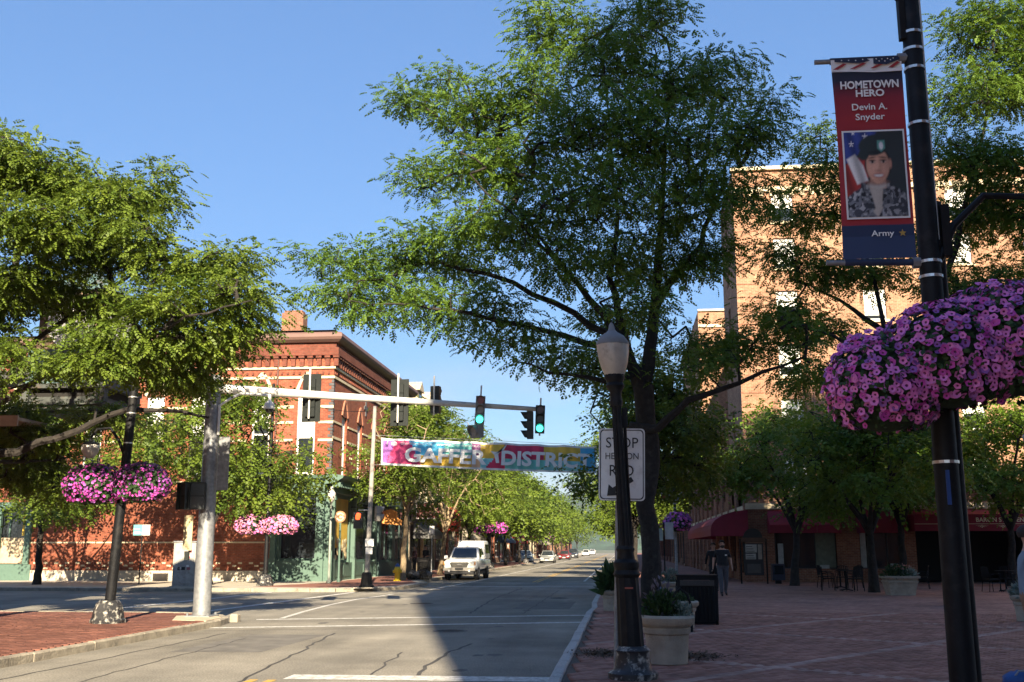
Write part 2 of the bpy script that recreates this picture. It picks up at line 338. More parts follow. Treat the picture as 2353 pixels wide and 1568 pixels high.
stripe('crosswalk_line', [(-8.9, 53.0), (-.85, 53.0)], .28, pwhite)
stripe('crosswalk_line', [(-11.3, 26.6), (-10.4, 41.0)], .25, pwhite)
stripe('crosswalk_line', [(-14.4, 26.6), (-13.6, 41.0)], .25, pwhite)
for dx in (-.11, .11):
    stripe('yellow_line', [(-4.42 + dx, 54.2), (-4.42 + dx, 330)], .1, pyel, .005)
    stripe('yellow_line', [(-4.62 + dx * 1.1, -20), (-4.62 + dx * 1.1, 13.7)], .11, pyel, .005)
stripe('parking_line', [(-8.0, 43.0), (-7.75, 50), (-7.6, 58), (-7.6, 330)], .13, pwhite, .0045)
stripe('parking_line', [(-2.0, 56), (-2.0, 330)], .12, pwhite, .0045)
stripe('turn_line', [(-8.25, 25.6), (-8.55, 28.5), (-8.8, 32), (-8.85, 35.5), (-8.5, 39.5)], .13, pwhite, .0045)
rs = random.Random(3)
pm_ = M('asphalt_patch', (.15, .14, .122), .9, var=.25, scale=2.5, geo=True, bump=.4, bscale=40)
for q in ([(-7.4, 17.2), (-5.9, 17.3), (-5.8, 20.9), (-7.3, 20.8)], [(-3.1, 30.2), (-1.5, 30.3), (-1.5, 34.6), (-3.1, 34.5)], [(-13.5, 31), (-10.0, 31.6), (-10.1, 33.4), (-13.6, 32.8)]): sheet('asphalt_patch', q, .002, pm_, road)
om_ = M('oil_stain', (.085, .08, .072), .75, var=.3, scale=4, geo=True)
for i in range(16):
    cx, cy, r = rs.uniform(-3.2, -1.6) if i % 3 else rs.uniform(-7.4, -5.4), rs.uniform(14.5, 40), rs.uniform(.05, .16)
    sheet('oil_stain', [(cx + r * rs.uniform(.6, 1.2) * math.cos(a), cy + 1.7 * r * rs.uniform(.6, 1.2) * math.sin(a)) for a in np.linspace(0, 2 * math.pi, 11)[:-1]], .0026 + i * .00002, om_, road)
def seam(pts, wd=.05):
    out = []
    for a, b in zip(pts, pts[1:]):
        k = max(2, int(math.dist(a, b) / .35))
        for i in range(k): t = i / k; out.append((a[0] + (b[0] - a[0]) * t + rs.gauss(0, .025), a[1] + (b[1] - a[1]) * t))
    out.append(pts[-1]); stripe('tar_seam', out, wd, tar, .003)
seam([(-4.75, 12.5), (-5.2, 16.5), (-5.75, 21.3)], .045); seam([(-2.75, 14.4), (-2.85, 17), (-2.7, 19.2)], .06); seam([(-3.4, 14.4), (-3.6, 17.5)], .035)
seam([(-4.0, 28), (-4.35, 36), (-4.3, 46)], .06); seam([(-2.6, 28), (-2.6, 44)], .03); seam([(-8.6, 21.6), (-4.6, 22.8), (-1, 23.2)], .03)
seam([(-6.5, 8), (-6.9, 14), (-7.1, 20)], .03); seam([(-8.0, 12), (-7.9, 21)], .04)
for cx, cy, r in ((-3.55, 22.1, .36), (-2.2, 37, .34), (-6.2, 33, .36)):
    mb = MB().cyl((cx, cy, .001), (cx, cy, .006), r, n=24); o = mb.build('manhole_cover', M('cast_iron', (.06, .055, .05), .6, .3), road)
    mb = MB()
    for i in range(-3, 4): mb.box(cx - (r * .8) * math.cos(i * .4), cx + r * .8 * math.cos(i * .4), cy + i * .08 - .012, cy + i * .08 + .012, .006, .010)
    mb.build('rib', MATS['cast_iron'], o)

# ------------------------------------------------------------------ plaza with pavers
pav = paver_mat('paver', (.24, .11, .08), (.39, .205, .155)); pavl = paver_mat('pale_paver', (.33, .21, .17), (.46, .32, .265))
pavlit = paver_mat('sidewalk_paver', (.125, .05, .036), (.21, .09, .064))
def paving_tex(name, c1, c2, mortar, rot):
    m, n, l, p = _base(name); p.inputs['Roughness'].default_value = .85
    g = n.new('ShaderNodeNewGeometry'); mp = n.new('ShaderNodeMapping'); mp.inputs['Rotation'].default_value = (0, 0, rot); l.new(g.outputs['Position'], mp.inputs[0])
    b = n.new('ShaderNodeTexBrick'); b.inputs['Scale'].default_value = 1; b.inputs['Brick Width'].default_value = .21; b.inputs['Row Height'].default_value = .105; b.inputs['Mortar Size'].default_value = .005
    b.inputs['Color1'].default_value = (*c1, 1); b.inputs['Color2'].default_value = (*c2, 1); b.inputs['Mortar'].default_value = (*mortar, 1); l.new(mp.outputs[0], b.inputs['Vector'])
    q = n.new('ShaderNodeTexNoise'); q.inputs['Scale'].default_value = .8; q.inputs['Detail'].default_value = 8; l.new(g.outputs['Position'], q.inputs['Vector'])
    rr = n.new('ShaderNodeMapRange'); rr.inputs[1].default_value = .3; rr.inputs[2].default_value = .7; rr.inputs[3].default_value = .7; rr.inputs[4].default_value = 1.25; l.new(q.outputs[0], rr.inputs[0])
    v = n.new('ShaderNodeVectorMath'); v.operation = 'SCALE'; l.new(b.outputs[0], v.inputs[0]); l.new(rr.outputs[0], v.inputs['Scale']); l.new(v.outputs[0], p.inputs['Base Color'])
    return m
ptex = paving_tex('plaza_paving', (.27, .125, .09), (.40, .205, .155), (.2, .135, .105), R(-52))
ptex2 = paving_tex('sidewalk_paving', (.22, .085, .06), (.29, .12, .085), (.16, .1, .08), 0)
KX = -.92     # outer edge of the right kerb
plaza = MB().box(KX + .17, 60, -60, 52, -.05, .100).build('plaza', M('sand_bed', (.10, .08, .065), .95, geo=True)); plaza['kind'] = 'structure'
swr = MB().box(KX + .17, 7, 52, 420, -.05, .128).build('pavement', ptex2); swr['kind'] = 'structure'
sheet('far_paving', [(KX + .17, 27), (60, 27), (60, 52), (KX + .17, 52)], .128, ptex, plaza)
sheet('far_paving', [(KX + .17, -60), (60, -60), (60, 27), (12.1, 27), (5.4, 11.4), (KX + .17, 11.4)], .128, ptex, plaza)
PA = R(52); ca, sa = math.cos(PA), math.sin(PA); pl = []
for i in range(-160, 260):
    for j in range(60, 420):
        u = (i + .5 * (j % 2)) * .21; v = j * .105 - 8
        x = u * ca - v * sa; y = u * sa + v * ca
        if 11.4 < y < 27 and KX + .30 < x < .43 * y + .45:
            d1 = ((-x * sa + y * ca) - 11.5) % 4.0; d2 = ((x * ca + y * sa) - 22.3 ) % 4.75
            lite = min(d1, 4 - d1) < .10 or min(d2, 4.75 - d2) < .105
            pl.append((x, y, lite))
def paver_mesh(name, mat, tint=0.):
    mb = MB().bbox(-.1005, .1005, -.048, .048, -.03, 0, .004); mb.f.pop(0); mb.m.pop(0); me = mb.mesh(name, mat)
    a = me.attributes.new('tint', 'FLOAT', 'POINT'); a.data.foreach_set('value', [tint] * len(me.vertices)); return me
pm0, pm1 = paver_mesh('paver', pav), paver_mesh('paver', pavl)
pl.sort(key=lambda p: p[0] ** 2 * .6 + p[1] ** 2)
vis = [p for p in pl if p[1] > 12.95 and -.75 < p[0] < .375 * p[1]]
near = set(vis[:300]); rp = random.Random(11)
for p in vis[:300]:
    o = bpy.data.objects.new('paver', pm1 if p[2] else pm0); COL.objects.link(o); o.parent = plaza
    o.location = (p[0], p[1], .130 + rp.gauss(0, .0016)); o.rotation_euler = (rp.gauss(0, .008), rp.gauss(0, .008), PA + rp.gauss(0, .008))
def paver_field(name, pts, rot, mats, z, parent):
    base = MB().bbox(-.1005, .1005, -.048, .048, -.03, 0, .004); bv = np.array(base.v); bf = [f for f in base.f[1:]]
    P = np.array([(p[0], p[1]) for p in pts]); n = len(P); rg = np.random.default_rng(5); c, s = math.cos(rot), math.sin(rot)
    x = bv[:, 0] * c - bv[:, 1] * s; y = bv[:, 0] * s + bv[:, 1] * c
    V = np.empty((n, len(bv), 3)); V[:, :, 0] = P[:, 0:1] + x; V[:, :, 1] = P[:, 1:2] + y; V[:, :, 2] = z + bv[:, 2] + rg.normal(0, .0016, (n, 1))
    V[:, :, 2] += bv[:, 0] * rg.normal(0, .01, (n, 1)) + bv[:, 1] * rg.normal(0, .015, (n, 1))
    F = (np.array(bf)[None] + (np.arange(n) * len(bv))[:, None, None]).reshape(-1, 4)
    me = np_mesh(name, V.reshape(-1, 3), F, None, np.repeat(rg.random(n), len(bv)), mats=mats, mi=np.repeat(np.array([int(p[2]) for p in pts]), len(bf)))
    o = bpy.data.objects.new(name, me); link(o, parent); o['kind'] = 'stuff'; return o
paver_field('pavers', [p for p in pl if p not in near], PA, [pav, pavl], .130, plaza)

# ------------------------------------------------------------------ kerbs and the two left corners
def arc(cx, cy, r, a0, a1, n): return [(cx + r * math.cos(R(a0 + (a1 - a0) * i / n)), cy + r * math.sin(R(a0 + (a1 - a0) * i / n))) for i in range(n + 1)]
def kerb(path, parent, mat, ln=2.0, wd=.16, h=.135, seed=1):
    rk = random.Random(seed)
    for a, b in zip(path, path[1:]):
        a = Vector(a); b = Vector(b); d = b - a; k = max(1, round(d.length / ln)); step = d / k; ang = math.atan2(d.y, d.x)
        for i in range(k):
            c = a + step * (i + .5); l_ = step.length - .012; hh = h + rk.gauss(0, .004)
            mb = MB().bbox(-l_ / 2, l_ / 2, -wd / 2, wd / 2, -.05, hh, .02); o = bpy.data.objects.new('kerb_stone', mb.mesh('kerb_stone', mat)); COL.objects.link(o)
            o.parent = parent; o.location = (c.x, c.y, 0); o.rotation_euler = (rk.gauss(0, .004), 0, ang + rk.gauss(0, .004))
kerb([(KX + .085, 8), (KX + .085, 27), (KX + .165, 29), (KX + .085, 31.5), (KX + .085, 70)], plaza, granite, 2.2)
nl = [(-60, 25.6), (-11.6, 25.6)] + arc(-11.6, 22.9, 2.7, 90, 0, 6)[1:] + [(-8.9, -40)]
near_left = MB().poly_xy([(x, y) for x, y in nl] + [(-60, -40)], -.05, .10).build('corner_pavement', M('sand_bed2', (.12, .09, .07), .95, geo=True)); near_left['kind'] = 'structure'
kerb([(-40, 25.6 + .08), (-11.6, 25.6 + .08)] + [(x + .06, y + .04) for x, y in arc(-11.6, 22.9, 2.7, 90, 0, 5)[1:]] + [(-8.82, 8)], near_left, granite_tan, 1.9, seed=4)
lp = []
for i in range(0, 60):
    for j in range(0, 150):
        x = -9.1 - (i + .5 * (j % 2)) * .21; y = 10 + j * .105
        if x > -14.9 and (y < 22.9 or x < -11.6 or math.hypot(x + 11.6, y - 22.9) < 2.55) and y < 25.45: lp.append((x, y, 0))
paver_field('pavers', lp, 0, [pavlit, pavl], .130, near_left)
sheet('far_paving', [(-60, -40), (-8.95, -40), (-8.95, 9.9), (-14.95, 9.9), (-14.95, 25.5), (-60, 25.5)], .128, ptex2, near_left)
MB().poly_xy([(-8.95, 22.6), (-9.0, 23.6), (-9.55, 24.65), (-10.3, 24.2), (-9.75, 22.7)], .1, .137).build('kerb_ramp', M('ramp_concrete', (.5, .42, .3), .85, geo=True), near_left)
MB().bbox(-9.02, -8.84, 24.2, 24.4, -.03, .18, .03).build('kerb_end_block', granite_tan, near_left)
fl = [(-60, 41.4), (-12.2, 41.4)] + arc(-12.2, 44.4, 3.0, -90, 0, 6)[1:] + [(-9.2, 49.5), (-10.1, 52.5), (-10.1, 420)]
far_left = MB().poly_xy(fl + [(-16.5, 420), (-16.5, 60), (-60, 60)], -.05, .128).build('corner_pavement', conc); far_left['kind'] = 'structure'
kerb([(-36, 41.32), (-12.2, 41.32)] + [(x + .03, y - .05) for x, y in arc(-12.2, 44.4, 3.0, -90, 0, 5)[1:]] + [(-9.12, 49.5), (-10.02, 52.5), (-10.02, 100)], far_left, granite_tan, 2.4, seed=9)
sheet('brick_paving', [(-15.2, 43.2), (-12.2, 42.3), (-10.3, 43.4), (-9.5, 45), (-9.5, 49.3), (-10.4, 52.3), (-10.4, 130), (-13.6, 130), (-13.6, 48.3)], .132, ptex2, far_left)
# ------------------------------------------------------------------ trees
def frond_template(pairs, ll, lw, droop, stem=True):
    vs = []; fs = []
    def leaflet(u, sgn, ang, l, wd):
        dx, dy = math.cos(ang), sgn * math.sin(ang); px, py = -dy, dx; b = len(vs); z0 = -droop * u * u
        for a, c in ((0, 0), (.5, 1), (1, 0), (.5, -1)):
            vs.append((u + dx * l * a + px * wd * c / 2, dy * l * a + py * wd * c / 2, -droop * (u + dx * l * a) ** 2 - .25 * l * a * a))
        fs.append((b, b + 1, b + 2, b + 3))
    for i in range(pairs):
        u = .12 + .74 * i / max(1, pairs - 1); k = math.sin(math.pi * (.25 + .62 * i / max(1, pairs - 1)))
        for s_ in (1, -1): leaflet(u + .03 * s_, s_, R(58), ll * k, lw)
    leaflet(.86, 1, 0, ll * .6, lw)
    if not stem: return np.array(vs), np.array(fs)
    b = len(vs); vs += [(0, .008, 0), (0, -.008, 0), (.9, -.004, -droop * .8), (.9, .004, -droop * .8)]; fs.append((b, b + 1, b + 2, b + 3))
    return np.array(vs), np.array(fs)
FR_HI = frond_template(4, .34, .25, .5, False); FR_MID = frond_template(3, .36, .32, .45); FR_LO = frond_template(2, .55, .36, .3)

def limb_mesh(mb, path, n): mb.tube([p[:3] for p in path], [p[3] for p in path], n)
def edges_mesh(P0, P1, r0, r1, k):
    d = P1 - P0; ln = np.linalg.norm(d, axis=1, keepdims=True) + 1e-9; d = d / ln
    ref = np.where(np.abs(d[:, 2:3]) < .9, np.array([[0, 0, 1.]]), np.array([[1., 0, 0]])); a = np.cross(d, ref); a /= np.linalg.norm(a, axis=1, keepdims=True); b = np.cross(d, a)
    t = 2 * np.pi * np.arange(k) / k; ring = np.cos(t)[None, :, None] * a[:, None] + np.sin(t)[None, :, None] * b[:, None]
    V = np.concatenate([P0[:, None] + ring * r0[:, None, None], P1[:, None] + ring * r1[:, None, None]], 1)
    i = np.arange(k); F = np.stack([i, (i + 1) % k, k + (i + 1) % k, k + i], 1)
    return V.reshape(-1, 3), (F[None] + (np.arange(len(P0)) * 2 * k)[:, None, None]).reshape(-1, 4)

def tree(name, label, limbs, lobes, twigs, per, flen, tmpl, leaf, seed, group=None, bmat=None, base=None, spread=.5, cat='tree', flat=.45, branches=True, dark_lo=0.):
    """limbs: polylines of (x,y,z,r), the first is the trunk; lobes: ((x,y,z),(rx,ry,rz)) volumes of foliage"""
    rg = np.random.default_rng(seed); bmat = bmat or bark
    root = thing(name, base or limbs[0][0][:3], label, cat, group)
    mb = MB()
    for i, lm in enumerate(limbs):
        pts = []
        for a, b in zip(lm, lm[1:]):
            for t in (0, .33, .67):
                j = 0 if (t == 0) else .05 * min(1, math.dist(a[:3], b[:3]) / 2)
                pts.append(tuple(a[q] + (b[q] - a[q]) * t + (rg.normal(0, j) if q < 3 else 0) for q in range(4)))
        pts.append(lm[-1]); limb_mesh(mb, pts, 12 if i == 0 else 7); limbs[i] = pts
    mb.build('trunk', bmat, root, True)
    nodes = np.array([p[:3] for lm in limbs[1:] or limbs for p in lm], float)
    if len(limbs) == 1: nodes = nodes[-1:]
    vol = np.array([a[0] * a[1] * a[2] for _, a in lobes]) ** .8; T = []
    for (c, r), k in zip(lobes, np.maximum(2, np.round(twigs * vol / vol.sum())).astype(int)):
        q = rg.normal(size=(k, 3)); q /= np.linalg.norm(q, axis=1, keepdims=True); q *= (rg.random((k, 1)) ** .42)
        T.append(np.array(c) + q * np.array(r))
    T = np.concatenate(T)
    dist = np.array([np.min(np.linalg.norm(nodes - t, axis=1)) for t in T]); T = T[np.argsort(dist)]
    NP = list(nodes); arr = np.zeros((len(nodes) + len(T) * 8, 3)); arr[:len(nodes)] = nodes; na = len(nodes); par = [-1] * na; tipdir = []
    for t in T:
        d = np.linalg.norm(arr[:na] - t, axis=1); i = int(np.argmin(d)); p = arr[i].copy(); L_ = d[i]; st = max(1, min(7, int(L_ / .45)))
        prev = i; up = np.array([0, 0, 1.]) * L_ * .12
        for s_ in range(1, st + 1):
            u = s_ / st; q = p + (t - p) * u + up * math.sin(math.pi * u) + (rg.normal(0, .04, 3) if s_ < st else 0)
            arr[na] = q; par.append(prev); prev = na; na += 1
        dd = t - p; tipdir.append((prev, dd / (np.linalg.norm(dd) + 1e-6)))
    par = np.array(par); cnt = np.zeros(na)
    for i, _ in tipdir: cnt[i] += 1
    for i in range(na - 1, -1, -1):
        if par[i] >= 0: cnt[par[i]] += cnt[i]
    rad = .007 * np.maximum(1, cnt) ** .5
    if branches:
        e = np.where(par >= 0)[0]; r1 = rad[e]; r0 = np.minimum(rad[par[e]], r1 * 1.5 + .004)
        V, F = edges_mesh(arr[par[e]], arr[e], r0, r1, 4)
        o = link(bpy.data.objects.new('branches', np_mesh('branches', V, F, bmat)), root); o['kind'] = 'stuff'
    # fronds round every twig end
    tips = np.array([arr[i] for i, _ in tipdir]); td = np.array([d for _, d in tipdir]); n = len(tips) * per
    ti = np.repeat(np.arange(len(tips)), per)
    off = rg.normal(size=(n, 3)) * np.array([spread, spread, spread * flat]); pos = tips[ti] + off + td[ti] * rg.uniform(-.5, .35, (n, 1)) * spread
    dr = off * np.array([1, 1, .5]) / spread + td[ti] * .6 + rg.normal(0, .45, (n, 3)); dr[:, 2] -= .15; dr /= np.linalg.norm(dr, axis=1, keepdims=True)
    nn = np.array([0, 0, 1.]) + rg.normal(0, .38, (n, 3)); nn -= dr * np.sum(nn * dr, 1, keepdims=True); nn /= np.linalg.norm(nn, axis=1, keepdims=True)
    ss = np.cross(nn, dr); ln = flen * rg.uniform(.65, 1.25, (n, 1, 1)); tv, tf = tmpl
    V = pos[:, None] + ln * (tv[None, :, 0:1] * dr[:, None] + tv[None, :, 1:2] * ss[:, None] + tv[None, :, 2:3] * nn[:, None])
    F = (tf[None] + (np.arange(n) * len(tv))[:, None, None]).reshape(-1, 4)
    clump = rg.random(len(tips)); tint = np.clip(.6 * clump[ti] + .4 * rg.random(n), 0, 1)
    o = link(bpy.data.objects.new('crown', np_mesh('crown', V.reshape(-1, 3), F, leaf, np.repeat(tint, len(tv)))), root)
    return root

def px_lobes(lst, Y, shr=.93):     # (x, y, rx, ry, depth offset) in view pixels at depth Y
    out = []
    for it in lst:
        x, y, rx, ry = it[:4]; o = it[4] if len(it) > 4 else 0; D = Y + o; k = D / _F * 1.02
        c = at(x, y, D); k *= shr; out.append((tuple(c), (rx * k, max(rx, ry) * k * .8 + .3, ry * k * .84)))
    return out
def px_limb(pts, Y):
    return [(*at(p[0], p[1], Y + (p[3] if len(p) > 3 else 0)), p[2]) for p in pts]

# the big honey locust beside the kerb
TY = 28.5
tb = (.74, TY, .1)
limbs = [[(tb[0], TY, -.1, .36), (.74, TY, .5, .29), (.75, TY, 1.6, .25), (.73, TY, 3.4, .25), (.70, TY, 5.0, .27), (.66, TY, 6.0, .28)],
    px_limb([(1478, 900, .2), (1440, 800, .13, -.4), (1385, 720, .10, -.8), (1300, 620, .06, -1), (1180, 470, .03, -1)], TY),
    px_limb([(1480, 880, .2), (1500, 760, .16), (1510, 640, .13, .5), (1520, 480, .09, .8), (1530, 300, .05, .8), (1540, 120, .02, .5)], TY),
    px_limb([(1470, 900, .18), (1430, 760, .12, .8), (1400, 640, .09, 1.2), (1420, 480, .06, 1.5), (1400, 300, .03, 1.5), (1380, 100, .02, 1.5)], TY),
    px_limb([(1500, 720, .12), (1580, 600, .09, .6), (1640, 480, .06, 1), (1690, 330, .03, 1.2)], TY),
    px_limb([(1440, 800, .12, -.4), (1320, 720, .09, 0), (1180, 650, .07, .3), (1000, 600, .05, .2), (860, 640, .03, 0), (740, 640, .015, 0)], TY),
    px_limb([(1400, 800, .10, -.6), (1250, 760, .07, -1.4), (1080, 720, .05, -1.8), (950, 700, .03, -2), (800, 690, .015, -2)], TY),
    px_limb([(1450, 980, .14), (1510, 985, .12, -.5), (1580, 920, .09, -1), (1700, 880, .06, -1.4), (1850, 820, .03, -1.6)], TY),
    px_limb([(1480, 850, .12), (1400, 880, .07, -1), (1300, 860, .04, -1.6), (1180, 830, .02, -2)], TY),
    px_limb([(1300, 620, .06, -1), (1200, 520, .04, -2.5), (1080, 400, .02, -3)], TY)]
lobes = px_lobes([(1400, 120, 130, 120, 0), (1270, 60, 110, 80, .5), (1490, 40, 100, 90, 1), (1230, 200, 120, 90, -1), (1560, 200, 120, 100, 0), (1660, 180, 90, 80, 1),
    (1100, 260, 130, 80, 0), (940, 235, 90, 45, 0), (1020, 190, 60, 60, .5), (1370, 290, 190, 120, -2), (1560, 340, 150, 120, -1.5), (1710, 310, 110, 90, 0), (1770, 230, 50, 50, 0),
    (1150, 390, 170, 90, -1), (980, 400, 100, 50, 0), (1360, 450, 190, 90, -2.5), (1570, 480, 140, 100, -1), (1720, 440, 90, 80, .5), (1130, 520, 170, 80, -1.5), (970, 560, 110, 60, 0),
    (840, 600, 130, 45, 0), (720, 590, 75, 30, 0), (760, 690, 90, 45, -1), (900, 660, 120, 50, -1), (1060, 610, 110, 45, 1), (1280, 600, 130, 70, -2), 
    (1170, 770, 110, 50, -1.5), (1050, 740, 90, 40, -1), (1280, 820, 110, 55, -1.5), (1370, 850, 80, 40, -.5), (1440, 600, 120, 80, 2), (1560, 610, 100, 60, 0), (1640, 580, 80, 50, .5),
    (1600, 790, 90, 55, 1.5), (1700, 790, 90, 60, 0), (1640, 840, 90, 45, -1), (1830, 760, 80, 60, -1), (1850, 850, 70, 30, -1.2), (1480, 700, 90, 50, -2.5), (1400, 730, 90, 50, 2.5), (880, 720, 90, 30, -1.5), (1010, 700, 90, 30, -1.5), (1130, 690, 90, 40, -1.5)], TY)
tree('honey_locust_tree', 'tallest feathery dark-crowned tree beside the kerb behind the STOP HERE sign', limbs, lobes, 1800, 16, .25, FR_HI, leafA, 1, 'honey locust trees', base=tb, spread=.31)

# left foreground tree, trunk outside the frame
LY = 19.5
limbs = [[(-13.6, LY, -.1, .3), (-13.6, LY, .5, .24), (-13.5, LY, 2.6, .21), (-13.2, LY, 3.4, .17)],
    px_limb([(-120, 1050, .15, 2), (40, 1040, .09, 2.5), (180, 990, .075, 2.8), (300, 940, .06, 3), (400, 945, .045, 3), (480, 960, .025, 3)], LY),
    px_limb([(-120, 1050, .12), (-20, 940, .08, .5), (60, 800, .06, 1), (200, 700, .045, 1.2), (330, 600, .03, 1), (450, 570, .015, 1)], LY),
    px_limb([(-120, 1050, .14), (-60, 850, .12, .5), (20, 680, .09, 1), (60, 500, .05, 1), (120, 380, .02, 1)], LY),
    px_limb([(-20, 940, .07, .5), (140, 840, .05, 0), (330, 760, .035, -1), (480, 720, .02, -1.5), (580, 690, .012, -1.5)], LY),
    px_limb([(-120, 1050, .08, 2), (60, 1060, .04, 4), (160, 1050, .02, 5)], LY)]
lobes = px_lobes([(30, 380, 130, 80, 0), (-90, 350, 120, 110, 1), (150, 420, 100, 70, .5), (260, 470, 90, 70, 0), (350, 450, 60, 50, 1), (380, 400, 30, 20, 1), (80, 520, 130, 80, -1), (220, 570, 130, 70, 1),
    (330, 540, 70, 50, -.5), (60, 650, 130, 70, 0), (420, 620, 100, 45, 0), (530, 600, 70, 45, 0), (380, 700, 120, 50, -1), (540, 680, 90, 50, -.5), (220, 700, 110, 50, 1.5), (580, 740, 60, 40, 0),
    (10, 800, 60, 40, -1), (215, 785, 50, 40, -1), (330, 790, 120, 55, -.5), (480, 790, 110, 50, 0), (230, 835, 90, 30, -1), (100, 840, 90, 18, -1), (0, 880, 30, 30, -.5), (380, 860, 100, 40, .5), (-100, 700, 120, 200, 0), (450, 880, 70, 30, 1),
    (-60, 1000, 100, 60, 4.5), (90, 1010, 110, 45, 4.5), (60, 1090, 90, 50, 4.8), (150, 1130, 60, 25, 5), (30, 950, 70, 35, 4), (250, 960, 90, 35, 4.5)], LY)
tree('honey_locust_tree', 'sunlit feathery tree filling the left edge above the flower pole', limbs, lobes, 1800, 16, .205, FR_HI, leafB, 2, 'honey locust trees', base=(-13.6, LY, .1), spread=.25)

# right tree behind the tall black pole
RY = 31.
limbs = [[(9.3, RY, -.1, .3), (9.2, RY, 1.5, .22), (9.0, RY, 4.5, .2)],
    px_limb([(2090, 990, .18), (2060, 860, .13), (2030, 760, .1, .5), (1930, 690, .05, 1), (1830, 640, .02, 1)], RY),
    px_limb([(2090, 990, .18), (2130, 760, .12), (2200, 560, .09, .5), (2250, 350, .05, .5), (2290, 120, .02, .5)], RY),
    px_limb([(2060, 860, .12), (1980, 800, .07, -1), (1880, 760, .03, -1.5)], RY),
    px_limb([(2130, 760, .1), (2240, 720, .07, 1), (2380, 640, .04, 1)], RY),
    px_limb([(2040, 800, .08), (2010, 650, .06, .5), (1960, 500, .03, .5), (1900, 380, .015, .5)], RY)]
lobes = px_lobes([(2260, 60, 100, 90, 0), (2340, 180, 110, 110, .5), (2220, 220, 80, 90, -.5), (2400, 60, 110, 110, 1), (2200, 360, 90, 80, 0), (2310, 380, 110, 90, -.5), (2250, 490, 110, 70, 1), (2390, 500, 100, 90, 0),
    (1880, 310, 55, 40, 0), (1900, 400, 80, 50, 0), (1850, 500, 90, 50, 1), (1960, 470, 80, 60, 0), (1800, 590, 80, 45, 0), (1900, 620, 100, 50, 0), (2000, 640, 80, 45, 1), (1800, 700, 75, 40, 0), (1880, 760, 90, 40, 0),
    (2130, 560, 80, 60, 1), (2180, 660, 90, 55, 0), (2300, 640, 90, 60, 0), (1960, 850, 90, 40, 1), (1850, 880, 60, 30, 1), (2250, 800, 110, 60, 1.5), (2380, 750, 90, 80, 1)], RY)
tree('honey_locust_tree', 'tall dark tree behind the black pole at the right edge', limbs, lobes, 1250, 16, .245, FR_HI, leafA, 3, 'honey locust trees', base=(9.3, RY, .1), spread=.33)

def auto_tree(name, label, base, h, rad, z0, seed, twigs, per, flen, tmpl, leaf, group, lean=(0, 0), tr=.16, bmat=None, nl=6, nlobe=16, spread=.4, fork=None, branches=True, cat='tree'):
    r_ = random.Random(seed); bx, by, bz = base; fk = fork or z0 * .8
    top = (bx + lean[0] * fk, by + lean[1] * fk, bz + fk, tr * .75)
    limbs = [[(bx, by, bz - .1, tr * 1.35), (bx + lean[0] * .3, by, bz + .4, tr * 1.05), (bx + lean[0] * fk * .6, by + lean[1] * fk * .6, bz + fk * .6, tr * .85), top]]
    for i in range(nl):
        a = 2 * math.pi * (i + r_.uniform(-.3, .3)) / nl; q = r_.uniform(.45, .8); zz = z0 + (h - z0) * r_.uniform(.45, .9)
        limbs.append([(*top[:3], tr * .55), (top[0] + math.cos(a) * rad * q * .35, top[1] + math.sin(a) * rad * q * .35, bz + fk + (zz - fk) * .5, tr * .32), (top[0] + math.cos(a) * rad * q, top[1] + math.sin(a) * rad * q, bz + zz, .02)])
    lobes = []
    for i in range(nlobe):
        a = r_.uniform(0, 2 * math.pi); t = (i + .5) / nlobe; zz = z0 + (h - z0) * (.08 + .87 * t); env = math.sin(math.pi * min(.97, .22 + .74 * t)) ** .7
        q = rad * env * r_.uniform(.25, .85); s_ = rad * r_.uniform(.28, .46)
        lobes.append(((top[0] + math.cos(a) * q, top[1] + math.sin(a) * q, bz + zz), (s_, s_, s_ * r_.uniform(.38, .6))))
    return tree(name, label, limbs, lobes, twigs, per, flen, tmpl, leaf, seed, group, bmat, base=base, spread=spread, branches=branches, cat=cat)

# trees over the left pavement
auto_tree('street_tree', 'leafy tree at far left in front of the brick wall beyond the leaning flower pole', (-25.5, 44.8, .13), 8.2, 4.3, 2.9, 22, 400, 12, .38, FR_MID, leafB, 'street trees', nlobe=18)
auto_tree('street_tree', 'leafy tree in front of the red brick wall behind the traffic signal pole', (-17.9, 45.2, .13), 8.6, 4.6, 3.0, 21, 430, 12, .38, FR_MID, leafB, 'street trees', nlobe=20)
ST = [(-11.0, 53.2, 9.2, 3.3, .10, palebark, 'pale-trunked street tree rising behind the yellow hydrant'), (-10.95, 64, 9.4, 4.4, .22, palebark, 'leaning street tree beside the parked white pickup'),
      (-11.0, 76, 9.3, 4.2, .1, None, 'street tree just behind the parked white pickup'), (-11.0, 88, 9.6, 4.3, 0, None, 'fourth street tree from the corner on the left pavement'),
      (-11.0, 101, 9.4, 4.4, 0, None, 'fifth street tree from the corner on the left pavement'), (-11.0, 115, 9.6, 4.5, 0, None, 'street tree by the parked silver hatchback'),
      (-11.0, 131, 9.8, 4.6, 0, None, 'street tree by the parked silver sedan'), (-11.0, 149, 9.7, 4.8, 0, None, 'street tree between the silver sedan and the red sedan'),
      (-11.0, 170, 10, 5, 0, None, 'street tree by the parked red sedan'), (-11.0, 195, 10, 5.2, 0, None, 'street tree by the dark parked car'),
      (-11.0, 225, 10, 5.4, 0, None, 'second to last street tree down the left pavement'), (-11.0, 262, 10.5, 6, 0, None, 'farthest street tree down the left pavement')]
